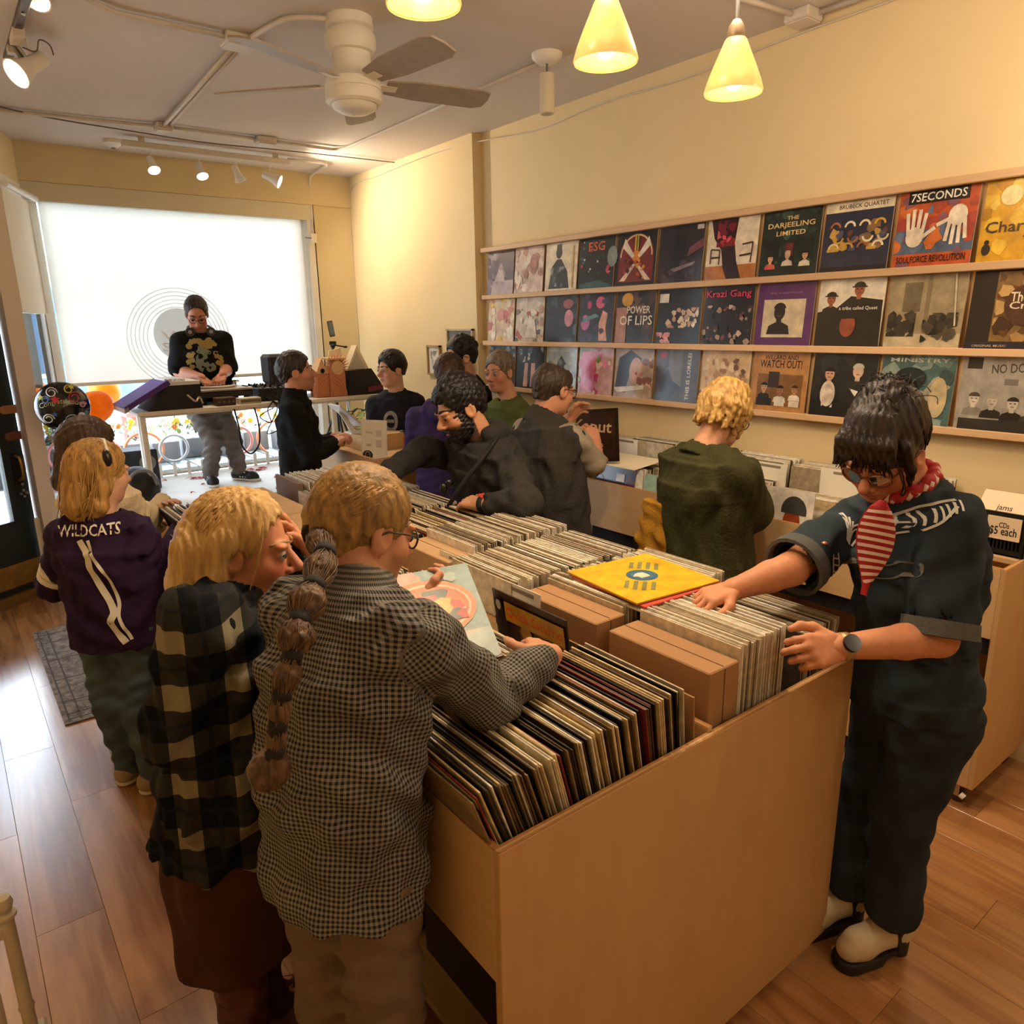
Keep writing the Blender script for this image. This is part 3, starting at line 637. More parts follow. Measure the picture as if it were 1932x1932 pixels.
carton(1.262, 1.372, 1.285, 1.60, .68, 1.06, 'tall cardboard box standing second from the end panel')
t = thing('cardboard_divider', 'brown cardboard sheet standing between the two halves of the island', 'cardboard sheet', (1.23, 1.2, .69))
M = Matrix.Translation((1.222, 0, .69)) @ Matrix.Rotation(-.06, 4, 'Y')
MB().box((-.002, .915, 0), (.002, 1.265, .335), M).build('sheet', 'cardboard', t); MB().box((.004, .93, 0), (.008, 1.60, .325), M).build('flap', 'cardboard', t)
carton(1.262, 1.392, 2.00, 2.315, .70, 1.05, 'cardboard box with torn tape marks in the middle of the island', 'cardboard_pale')
carton(1.00, 1.235, 2.73, 3.05, .72, 1.035, 'flat-topped cardboard box behind the blonde woman\'s head', 'cardboard_pale', False)
carton(1.02, 1.245, 3.09, 3.40, .72, 1.03, 'flat-topped cardboard box next to the far end of the island', 'cardboard_pale', False)
carton(1.05, 1.26, 3.44, 3.76, .72, 1.02, 'flat-topped cardboard box at the far end of the island', 'cardboard_pale', False)
t = thing('record_mailer', 'grey cardboard mailer edge standing against white sleeves at the far end of the island', 'mailer', (1.35, 3.6, .7)); MB().rbox((1.335, 3.45, .74), (1.352, 3.78, 1.075), .002).build('mailer_body', mat('grey_card', '#7A6350', .85), t)

# ------------------------------------------------------------------ wall record bins on the right
WX0, WX1, WY0, WY1, WZ = 2.83, 3.33, .86, 3.98, .965
t = wallbin = thing('wall_record_bin', 'birch plywood record bins on casters along the record wall', 'record bin', ((WX0+WX1)/2, (WY0+WY1)/2, 0))
panel('end_panel', (WX0, WY0, .09), (WX1, WY0+.018, WZ), t, edge=2)
panel('end_panel', (WX0, WY1-.018, .09), (WX1, WY1, WZ), t)
panel('front_panel', (WX0, WY0+.018, .70), (WX0+.018, WY1-.018, WZ), t, 'birch_ply_long', 1)
panel('kick_panel', (WX0, WY0+.018, .09), (WX0+.018, WY1-.018, .30), t, 'birch_ply_long')
panel('back_panel', (WX1-.018, WY0+.018, .09), (WX1, WY1-.018, WZ+.12), t, 'birch_ply_long')
panel('bin_floor', (WX0+.018, WY0+.018, .70), (WX1-.018, WY1-.018, .715), t, 'birch_ply_long')
panel('bin_step', (3.085, WY0+.018, .715), (3.10, WY1-.018, 1.0), t, 'birch_ply_long')
panel('lower_shelf', (WX0+.018, WY0+.018, .285), (WX1-.018, WY1-.018, .30), t, 'birch_ply_long')
MB().box((WX0+.02, WY0+.03, .63), (WX0+.03, WY1-.03, .70)).build('painted_shade_strip', 'black_matte', t)  # black strip standing in for the shade below the front panel
for k in range(1, 3): panel('upright', (WX0+.018, WY0+1.04*k, .09), (WX1-.018, WY0+1.04*k+.018, .70), t, 'birch_ply')
for k in range(1, 9): panel('bin_divider', (WX0+.018, WY0+.345*k+.012, .715), (WX1-.018, WY0+.345*k+.020, .93), t, 'birch_ply')
def caster(x, y, parent, z=.09):
    m_ = MB(); m_.cyl((x-.012, y, .034), (x+.012, y, .034), .034, n=18); c = m_.build('caster', mat('caster_red', '#4A1C14', .4), parent)
    MB().box((x-.022, y-.03, z-.012), (x+.022, y+.03, z)).box((x-.02, y-.012, .03), (x-.015, y+.02, z-.01)).box((x+.015, y-.012, .03), (x+.02, y+.02, z-.01)).build('caster_fork', 'chrome', c)
    MB().cyl((x-.03, y-.02, .05), (x-.03, y-.035, .042), .012, n=10).build('brake', 'white_paint', c)
for x in (WX0+.04, WX1-.06):
    for y in (WY0+.06, WY1-.08): caster(x, y, t)
for k in range(9):
    yc = WY0+.03+.345*k+LPW/2+.004
    if k == 0: continue
    q = random.Random(100+k); nf = q.uniform(.12, .19); x0 = 3.075-nf
    stuff_row(x0 if k != 4 else 2.96, 3.075, yc, .735+.03*(k % 3 == 0), PAL_NEW+PAL_OLD[:5], lean=q.uniform(.0, .18), seed=200+k)
    stuff_row(3.12, 3.29, yc, .83+.02*q.random(), PAL_NEW, lean=q.uniform(-.05, .1), seed=300+k)
sm = st.build('record_sleeves', 'sleeve_stuff', None); tag(sm, 'packed record sleeves filling the farther bins of the island and the wall bins', 'records', None, 'stuff')
ca = sm.data.color_attributes.new('Col', 'FLOAT_COLOR', 'CORNER'); ca.data.foreach_set('color', np.array(stc, np.float32).ravel())

mat('print', attr='Col', rough=.5); mat('gloss_print', attr='Col', rough=.34, coat=.35, var=.38, scale=17, bump=.02, bscale=9, spec=.35, detail=8)
def cover(label, o, u, v, art, edge='#D8CBB0', group=None, th=.004, cat='record cover'):
    """record sleeve: lower-left corner o (as seen from its face), edge vectors u, v"""
    o = Vector(o); u = Vector(u); v = Vector(v); n = u.cross(v).normalized()
    t = thing('record_cover', label, cat, o+u/2, group)
    MB().prism([o, o+u, o+u+v, o+v], -n*th).build('sleeve', mat('edge'+edge, edge, .6), t)
    art.build('cover_print', o, u, v, 'gloss_print', t); return t
# face-out sleeves in the bins (generic artwork)
y = .905+PITCHY
a = Art().rect(0, 0, 1, 1, '#3A2012').blobs(['#7A4A22', '#B98A45', '#4A2A14', '#D9B060', '#2A160C'], 40, 3, (.04, .12), (0, 0, 1, .78)).rect(.18, .74, .98, .93, '#C9962E').text('Quick Saturno', .2, .775, .76, '#E0502A').ell(.09, .86, .07, .09, '#1A120C').ell(.09, .87, .035, .05, '#D8D0C0')
c0 = Vector((1.205, RY[1]+LPW/2+.01, .785)); cover('record cover with red lettering on a gold band, face out in the second aisle-side bin', c0, V(0, -LPW, 0), V(-.045, 0, .31), a, '#2A1A10')
a = Art().rect(0, 0, 1, 1, '#EDE6D6').poly([(.02, 0), (.06, .22), (.16, .34), (.34, .34), (.42, .2), (.5, 0)], '#151414').poly([(.45, 0), (.55, .28), (.68, .38), (.9, .34), (.98, .1), (1, 0)], '#2B2A28')
a.ell(.25, .45, .13, .2, '#8C3A22').ell(.25, .62, .15, .17, '#171716', 16, 0, PI).rect(.02, .56, .42, .63, '#171716').ell(.70, .55, .13, .22, '#A34A2A').ell(.72, .72, .19, .2, '#4A4A45', 16, -.2, PI+.2)
p = at(1395, 975, x=2.83); cover('record cover with two hatted figures, face out at the front of the wall bins', (2.875, 1.955, .76), V(0, -.325, 0), V(.03, 0, .335), a)
a = Art().rect(0, 0, 1, 1, '#3A1A22').blobs(['#5A2230', '#2A1218', '#7A3A3A', '#1A0C10'], 26, 5).rect(.55, .72, .75, .86, '#E6DECF').poly([(.25, .05), (.35, .3), (.45, .25), (.5, .05)], '#D9B98A')
cover('dark maroon record cover with a white sticker, face out below the vest man\'s hands', (2.862, 2.98, .745), V(0, -LPW, 0), V(.05, 0, .31), a)
a = Art().rect(0, 0, 1, 1, '#9FC4B0').rect(0, 0, 1, .3, '#7FA893').ell(.55, .66, .16, .15, '#D9583A').blobs(['#4A6A5A', '#B9D4C0'], 12, 8, (.02, .08), (0, 0, 1, .4))
cover('mint green record cover with a red sun, face out beside the olive sweater', (2.868, 2.62, .735), V(0, -LPW, 0), V(.06, 0, .30), a)
a = Art().rect(0, 0, 1, 1, '#2A1C14').rect(.06, .06, .94, .94, '#3A261A').text('Kaput', .12, .55, .74, '#C9A878', rot=-.12).text('live', .3, .25, .4, '#C9A878', rot=-.12)
VESTLP = a
# yellow record on top of a short pile
pile = [('red-edged record sleeve lying under the yellow record', '#C24A38', .0), ('white record sleeve at the bottom of the pile under the yellow record', '#EAE2D2', -.012)]
YC = Vector((1.553, 1.392, 1.094)); th = math.radians(-6)
for k, (lab, col, dz) in enumerate(pile):
    t = thing('record_cover', lab, 'record cover', YC+V(0, 0, dz-.006), 'records lying in a pile')
    M = Matrix.Translation(YC+V(.004-.01*k, -.014-.006*k, dz-.006)) @ Matrix.Rotation(th+.04*(k+1), 4, 'Z')
    MB().rbox((-.157, -.157, -.0035), (.157, .157, .0035), .0012, M).build('sleeve', mat('pile'+col, col, .5), t)
    MB().lathe([(0, .0037), (.10, .0037)], M @ Vector((0, 0, 0)), n=24).build('sleeve_print', mat('pile_print', '#D8A090', .5), t)
a = Art().rect(0, 0, 1, 1, '#EDBB2A').ring(.5, .52, .055, .15, '#3E6E8C').ring(.5, .52, .09, .10, '#6E94A8').poly([(.42, .46), (.47, .47), (.5, .44), (.55, .48), (.58, .52), (.54, .57), (.5, .6), (.46, .58), (.43, .54)], '#E8DCC0')
for k in range(4): a.rect(.36+.08*k, .70, .40+.08*k, .92-.03*abs(k-1.5), '#8A8A5A').rect(.36+.08*k, .10+.03*abs(k-1.5), .40+.08*k, .34, '#8A8A5A')
r45 = math.sqrt(.5); a.items[1:] = [([(.5+((x-.5)+(y-.5))*r45, .5+(-(x-.5)+(y-.5))*r45) for x, y in vs], fs, c) for vs, fs, c in a.items[1:]]
cs, sn = math.cos(th), math.sin(th); U = V(LPW*cs, LPW*sn, 0); W_ = V(-LPW*sn, LPW*cs, 0)
# turned so that the emblem's columns read upright from the aisle
U2, W2 = (U-W_)*.0+U, W_
cover('bright yellow record with a blue roundel lying on top of the island', YC-U/2-W_/2+V(0, 0, .004), U, W_, a, '#D9A520')

# ------------------------------------------------------------------ CD crate
cr = thing('cd_crate', 'black plastic crate with a CD price sign on the near end of the wall bins', 'crate', (3.15, .96, .968))
b = MB(); cx0, cx1, cy0, cy1 = 3.0, 3.30, .872, 1.046; z0 = .968; panel('crate_shelf', (2.98, WY0+.018, .945), (WX1-.018, 1.07, .966), wallbin, 'birch_ply_long')
for z in (z0, z0+.07, z0+.138):
    b.box((cx0, cy0, z), (cx0+.012, cy1, z+.022)).box((cx1-.012, cy0, z), (cx1, cy1, z+.022)).box((cx0, cy0, z), (cx1, cy0+.012, z+.022)).box((cx0, cy1-.012, z), (cx1, cy1, z+.022))
for k in range(15):
    y_ = cy0+(cy1-cy0)*k/14; b.box((cx0+.002, y_-.003, z0), (cx0+.010, y_+.003, z0+.15)); x_ = cx0+(cx1-cx0)*k/14; b.box((x_-.003, cy0+.002, z0), (x_+.003, cy0+.010, z0+.15)).box((x_-.003, cy1-.010, z0), (x_+.003, cy1-.002, z0+.15))
b.box((cx0, cy0, z0), (cx1, cy1, z0+.005)); b.build('crate_body', 'black_metal', cr)
for k in range(22):
    q = random.Random(k); t = tag(MB().box((cx0+.016+.0125*k, cy0+.016, z0+.006), (cx0+.026+.0125*k, cy0+.158, z0+.13)).build('cd_case', mat('cd%d' % (k % 4), ['#20242A', '#C9C4BA', '#5A3A32', '#8A8F96'][k % 4], .25), None, False, (cx0+.021+.0125*k, cy0+.09, z0+.006)), 'plastic CD case standing in the black crate', 'CD', 'CDs in the black crate')
sg = thing('price_sign', 'cream price sign reading CDs five dollars each on the black crate', 'sign', (cx0-.004, .94, 1.03))
MB().box((cx0-.006, .888, 1.028), (cx0-.002, .998, 1.112)).build('sign_card', mat('sign_card', '#E9D3B4', .7), sg)
Art(2, 1).text('CDs', .36, .52, .30, '#1A1410').text('$5 each', .10, .14, .8, '#1A1410').build('sign_text', (cx0-.006, .998, 1.028), V(0, -.11, 0), V(0, 0, .084), 'print', sg)
sg = thing('price_sign', 'larger cream card reading jams leaning in the crate behind the CD price sign', 'sign', (cx0+.01, .95, 1.11))
MB().prism([(cx0+.001, 1.044, 1.118), (cx0+.001, .872, 1.118), (cx0+.07, .872, 1.19), (cx0+.07, 1.044, 1.19)], (.003, 0, 0)).build('sign_card', 'sign_card', sg)
Art(2, 1).text('jams', .36, .12, .3, '#3A2A1C').build('sign_text', (cx0+.001, 1.044, 1.118), V(0, -.17, 0), V(.069, 0, .072), 'print', sg)
for k, (x_, y_, z_, lab) in enumerate(((3.11, 1.62, 1.17, 'near the denim woman'), (3.09, 2.0, 1.16, 'above the two-hat cover'), (3.105, 2.36, 1.17, 'right of the olive sweater'), (3.10, 2.95, 1.17, 'beside the vest man'), (1.29, 1.98, 1.07, 'by the taped cardboard box on the island'), (1.262, 1.62, 1.075, 'behind the second tall cardboard box'))):
    t = thing('divider_card', 'white divider card sticking up %s' % lab, 'divider card', (x_, y_, z_-.2), 'divider cards in the bins'); MB().box((x_-.0012, y_-.11, z_-.28), (x_+.0012, y_+.11, z_)).build('card', mat('card_white', '#EFE7D6', .6), t); MB().box((x_-.0018, y_-.08, z_-.022), (x_-.0012, y_+.05, z_-.010)).build('card_line', mat('card_ink', '#8A7F70', .7), t)
# ------------------------------------------------------------------ counter
t = counter = thing('sales_counter', 'pale birch sales counter with a raised rim and a price stand', 'counter', (2.43, 4.66, 0))
CX0, CX1, CY0, CY1, CZ = 2.12, 2.78, 4.18, 5.14, 1.0
panel('front_panel', (CX0, CY0, .05), (CX0+.018, CY1, CZ), t, 'birch_ply', 1)
panel('end_panel', (CX0+.018, CY0, .05), (CX1, CY0+.018, CZ), t, 'birch_ply', 1)
panel('end_panel', (CX0+.018, CY1-.018, .05), (CX1, CY1, CZ+.03), t, 'birch_ply')
panel('counter_top', (CX0+.018, CY0+.018, .93), (CX1, CY1-.018, .95), t, 'birch_ply_long')
panel('cash_tray', (2.35, 4.75, .95), (2.74, 5.1, 1.06), t, 'birch_ply')
t = thing('price_stand', 'clear acrylic stand with a white price list on the counter corner', 'sign', (2.19, 4.33, .95))
o = Vector((2.16, 4.44, .955)); u = V(.10, -.17, 0); v = V(.02, .012, .27)
MB().prism([o, o+u, o+u+v, o+v], (.003, .002, 0)).build('acrylic_panel', mat('acrylic', '#F2F2F0', .15, coat=.5), t)
MB().box((2.15, 4.25, .95), (2.30, 4.45, .954)).build('acrylic_foot', 'acrylic', t)
a = Art(.2, .3).rect(.05, .12, .95, .97, '#F3EEE6').text('Pricing', .2, .66, .25, '#8A8580').rect(.58, .60, .80, .76, '#D8D2CA').rect(.2, .36, .4, .42, '#C9C4BC').rect(.58, .34, .80, .52, '#D2CCC4').ell(.25, .14, .2, .12, '#2A2824').ring(.25, .14, .08, .1, '#B8B0A0', 16)
a.build('price_list', o, u, v, 'print', t)
ob_ = at(764, 842, z=.95); ob_.y = max(ob_.y, 4.25); t = thing('orange_bottle', 'orange plastic bottle with a dark lid on the counter', 'bottle', ob_)
MB().lathe([(0, 0), (.036, 0), (.038, .006), (.038, .07), (.030, .085), (.026, .088)], ob_, n=20).build('bottle_body', mat('orange_plastic', '#C2501E', .35), t, 40)
MB().lathe([(.030, .088), (.032, .090), (.032, .118), (.028, .122), (0, .122)], ob_, n=20).build('bottle_lid', 'black_metal', t, 40)
t = thing('tablet_stand', 'white tablet on a tilted stand at the back of the counter', 'tablet', (2.38, 5.0, 1.06))
MB().box((2.33, 4.92, 1.06), (2.47, 5.04, 1.07)).build('stand_base', 'white_paint', t); MB().prism([(2.36, 4.99, 1.07), (2.40, 4.99, 1.07), (2.32, 5.01, 1.22), (2.28, 5.01, 1.22)], (0, .01, 0)).build('stand_neck', 'white_paint', t)
MB().prism([(2.24, 4.9, 1.27), (2.24, 5.1, 1.27), (2.43, 5.1, 1.10), (2.43, 4.9, 1.10)], (.008, 0, .009)).build('tablet_body', mat('tablet_grey', '#B9B6B4', .3), t)

# ------------------------------------------------------------------ rug, rack at the lower left, framed pictures
t = thing('rug', 'grey patterned runner rug on the floor behind the jersey girl', 'rug', (.5, 4.5, 0))
rugm = mat('rug_grey', '#9B9088', .95, col2='#5F5853', scale=26, bump=.2, bscale=200, detail=6)
MB().box((.215, 3.80, 0), (.80, 5.20, .008)).build('rug_field', rugm, t)
rb = MB()
for x in (.235, .285, .72, .77): rb.box((x, 3.82, .008), (x+.008, 5.18, .0088))
for y in (3.84, 3.9, 4.05, 4.35, 4.65, 4.95, 5.1): rb.box((.235, y, .008), (.78, y+.010, .0088))
rb.build('rug_stripe', mat('rug_dark', '#55504C', .95), t)
rb = MB(); q = random.Random(4)
for k in range(120):
    x = q.uniform(.24, .76); y = q.uniform(3.83, 5.15); r = q.uniform(.010, .022); rb.lathe([(r, .0085), (r+.004, .0085)], (x, y, 0), n=7)
rb.build('rug_motif', mat('rug_motif', '#57524E', .95), t)
t = thing('cream_rack', 'cream painted turned wooden rack post at the lower left corner', 'rack', (-.10, 1.55, 0))
cm_ = mat('cream_wood', '#D9CBAE', .5, var=.15, scale=12)
P0 = at(6, 1705, z=.66); px_, py_ = P0.x, P0.y
MB().lathe([(0, .68), (.014, .675), (.018, .66), (.014, .645), (.008, .64), (.02, .635), (.02, .628), (.013, .62), (.013, .40), (.016, .39), (.013, .38), (.014, .30), (.02, .29), (.02, .0), (0, 0)], (px_, py_, 0), n=16).build('rack_post', cm_, t, 40)
MB().rbox((px_-.02, py_-.02, .26), (px_+.03, py_+.02, .33), .006).rbox((px_-.3, py_-.014, .30), (px_, py_+.014, .34), .004).rbox((px_-.3, py_-.010, .58), (px_, py_+.010, .61), .004).build('rack_bracket', cm_, t)
MB().cyl((px_-.05, py_, .05), (px_-.05, py_, .60), .012, n=12).cyl((px_-.28, py_, 0), (px_-.28, py_, .64), .016, n=12).build('rack_bar', cm_, t)
def framed(y0, y1, z0, z1, lab, fcol, art):
    x = XR-.075; t = thing('framed_picture', lab, 'picture', (x, (y0+y1)/2, z0)); b = MB(); f = .014
    for lo, hi in (((y0, z0), (y1, z0+f)), ((y0, z1-f), (y1, z1)), ((y0, z0), (y0+f, z1)), ((y1-f, z0), (y1, z1))): b.box((x-.022, lo[0], lo[1]), (x, hi[0], hi[1]))
    b.build('picture_frame', mat('frame'+fcol, fcol, .4), t); MB().box((x-.008, y0+.01, z0+.01), (x-.002, y1-.01, z1-.01)).build('backing', 'white_paint', t)
    art.build('picture_print', (x-.008, y1-.01, z0+.01), V(0, -(y1-y0-.02), 0), V(0, 0, z1-z0-.02), 'print', t)
framed(5.15, 5.35, 1.42, 1.66, 'small framed pale sketch on the far wall', '#B08A50', Art().rect(0, 0, 1, 1, '#E8E2D4').blobs(['#B9B4A8', '#CFC8BA', '#8F8C86'], 10, 3, (.06, .16), (.2, .15, .8, .85)))
framed(4.68, 5.04, 1.34, 1.79, 'larger framed print with a grey mat behind the curly-haired man', '#C9B48A', Art().rect(0, 0, 1, 1, '#6F7174').rect(.14, .12, .86, .88, '#EADFC6').rect(.2, .17, .8, .83, '#B4493C').blobs(['#D8A090', '#EADFC6', '#7A2A26'], 16, 9, (.05, .14), (.2, .17, .8, .83)))
# ------------------------------------------------------------------ record wall: ledges and face-out covers (generic artwork, lettering as read)
RZ = [2.340, 2.012, 1.684, 1.362]
wd = thing('record_display', 'pine record display with four ledges along the right wall', 'display rack', (3.32, 2.6, 1.33))
MB().box((XR-.012, .50, 1.33), (XR-.004, 4.58, 2.36)).build('backing_board', 'birch_ply_long', wd)
for z in RZ: MB().rbox((XR-.058, .50, z-.016), (XR-.012, 4.60, z+.016), .003).build('ledge', 'rail_pine', wd)
for k in range(13):
    y = 4.55-.3264*k; MB().box((XR-.016, y-.011, 1.38), (XR-.012, y+.004, 2.33)).build('batten', 'rail_pine', wd)
def A(bg): return Art().rect(0, 0, 1, 1, bg)
R1 = [
 ('faded mauve cover with a pale figure', A('#6B5A66').rect(0, 0, 1, .32, '#B8A8A8').blobs(['#8A7880', '#54444E', '#A8969A'], 18, 1).poly([(.3, .3), (.45, .6), (.6, .55), (.7, .3)], '#C9BAB4')),
 ('washed-out pink cover with a line-drawn face', A('#D8BFB0').blobs(['#E6D4C6', '#C49A90', '#B88478', '#EADCD0'], 34, 2, (.03, .12)).ell(.68, .62, .14, .22, '#B07A70').ring(.68, .62, .1, .12, '#8A5248')),
 ('cream cover with a dark seated figure', A('#E8DCC0').ell(.42, .8, .1, .13, '#2A2A2C').rect(.34, .86, .5, .97, '#222').poly([(.12, .05), (.2, .5), (.36, .66), (.5, .66), (.7, .4), (.78, .05)], '#2E3436').blobs(['#5A6266', '#43494C', '#848C8E'], 14, 3, (.03, .08), (.18, .08, .7, .5)).rect(.86, .05, .9, .9, '#C9A04A')),
 ('black cover with orange letters and small stars', A('#16191C').text('ESG', .26, .74, .46, '#E0603A', .18).blobs(['#3A6A78', '#B03A4A', '#C9D0D0', '#204048'], 16, 4, (.012, .04)).ell(.95, .6, .14, .2, '#8A9694').poly([(.78, .36), (.83, .45), (.9, .42), (.86, .34), (.9, .26), (.8, .3)], '#C23A48').poly([(.05, .1), (.6, .16), (.95, .05), (.95, .02), (.05, .02)], '#2E5A66')),
 ('black cover with a red and gold arched window', A('#171012').ell(.5, .55, .44, .42, '#7A2420', 24, 0, PI).rect(.06, .08, .94, .56, '#7A2420').ring(.5, .55, .38, .41, '#E8C9A0', 24, 0, PI).ell(.5, .56, .11, .1, '#E08A2A').poly([(.2, .9), (.46, .56), (.4, .52), (.14, .74)], '#E8DCCB').poly([(.8, .9), (.54, .56), (.6, .52), (.86, .74)], '#E8DCCB').poly([(.1, .1), (.44, .42), (.5, .4), (.24, .1)], '#E6CDB8').poly([(.9, .1), (.56, .42), (.5, .4), (.76, .1)], '#E6CDB8').blobs(['#C24A34', '#D89A40', '#3A1414'], 18, 5, (.02, .05), (.12, .12, .88, .5)).rect(.46, .66, .5, .95, '#D8A83A').rect(.52, .66, .56, .95, '#8FA84A')),
 ('dark violet cover with a black doorway', A('#2A242C').rect(.34, .38, .6, .86, '#121114').blobs(['#4A3A48', '#201A20', '#3A2E3A'], 22, 6, (.04, .12), (0, 0, 1, .4)).poly([(.66, .45), (1, .6), (1, .75), (.7, .6)], '#7A4450').poly([(.3, .25), (.85, .36), (.8, .3), (.4, .2)], '#8A8088').rect(.84, .9, .98, .98, '#D8D2C8')),
 ('cream cover with a red torn shape and chairs', A('#E9DCC4').rect(0, 0, 1, .24, '#B4733A').poly([(.06, 1), (.14, .7), (.3, .5), (.36, .2), (.46, 0), (.74, 0), (.62, .3), (.56, .6), (.6, 1)], '#2A1014').blobs(['#C22A44', '#7A1828', '#E05A6A', '#3A1018'], 22, 7, (.04, .1), (.2, .55, .56, .98)).line([(.1, .28), (.1, .52), (.28, .5), (.28, .26)], .025, '#4A2A18').line([(.1, .38), (.3, .38)], .03, '#4A2A18').line([(.72, .56), (.92, .58), (.9, .26)], .025, '#4A2A18').line([(.68, .38), (.92, .4)], .03, '#4A2A18')),
 ('dark green cover with cream title over three figures', A('#1E2C26').blobs(['#2E4438', '#16201C', '#3A5446'], 20, 8).rect(.12, .25, .34, .55, '#141C18').rect(.66, .25, .9, .55, '#141C18').rect(.44, .3, .58, .5, '#6A2A26').text('THE', .42, .85, .2, '#EBC98A', .06).text('DARJEELING', .1, .72, .8, '#F0D090', .1).text('LIMITED', .26, .62, .5, '#EBC98A', .07).head(.2, .28, .075, '#D8A888', '#2A1A14', '#C05A4A').head(.5, .32, .075, '#D8B49A', '#C9B8A0', '#E0D4C4').head(.8, .3, .075, '#C99A7A', '#17110E', '#E6DCC8')),
 ('navy cover with gold crescents under a white band', A('#2C3048').rect(0, .86, 1, 1, '#E6D8BC').text('BRUBECK QUARTET', .2, .89, .72, '#14110F', .07).blobs(['#8A6A4A', '#C9A04A', '#6A4A3A', '#5A5A78'], 18, 9, (.05, .1), (.08, .3, .95, .72)).rect(0, 0, 1, .08, '#151420')),
 ('orange and blue cover with two white hands', A('#C85A2C').rect(0, .18, 1, .62, '#5A6A86').rect(0, .5, 1, .66, '#B0463A').blobs(['#D8783A', '#8A5A6A', '#6A7A98', '#B04A34'], 24, 10, (.05, .12)).rect(.12, .84, .88, 1, '#14110F').text('7SECONDS', .15, .865, .7, '#F4EFE4', .11).text('SOULFORCE REVOLUTION', .06, .06, .88, '#1A1210', .09)),
 ('yellow cover with brown scrawled drawing', A('#D9A41A').blobs(['#E6BC3A', '#C08A12', '#EBCB5A'], 20, 11, (.05, .14)).ell(.3, .8, .12, .12, '#EFE0A0').text('Charlie', .06, .36, .62, '#4A3010', .14).ell(.1, .16, .05, .07, '#2A1C0C').ell(.1, .25, .03, .03, '#2A1C0C').line([(.5, .95), (.56, .7), (.72, .66), (.8, .8)], .035, '#5A3A14').line([(.5, .3), (.7, .12), (.95, .16)], .02, '#4A3010').line([(.6, .45), (.85, .3), (.98, .34)], .02, '#4A3010')),
]
for k in range(4):
    for j in range(3): R1[8][1].ring(.18+.22*k+.06*(j % 2), .34+.15*j, .055, .085, ['#E8D4A8', '#D8A83A', '#A86A3A', '#EFE4CC'][(k+j) % 4], 14, PI*(j % 2), PI+PI*(j % 2))
def hand(a, cx, cy, k, fl):
    a.ell(cx, cy, .13*k, .15*k, '#F0E4D0', 14)
    for i, (dx, ln) in enumerate(((-.10, .24), (-.035, .29), (.035, .28), (.10, .22))): a.line([(cx+dx*k, cy+.05*k*fl), (cx+dx*1.35*k, cy+fl*(.12+ln)*k)], .052*k, '#F0E4D0')
    a.line([(cx+.08*k*fl, cy-.03*k), (cx+.28*k*fl, cy+.12*k*fl)], .055*k, '#F0E4D0')
hand(R1[9][1], .26, .40, .9, 1); hand(R1[9][1], .78, .64, .9, -1)
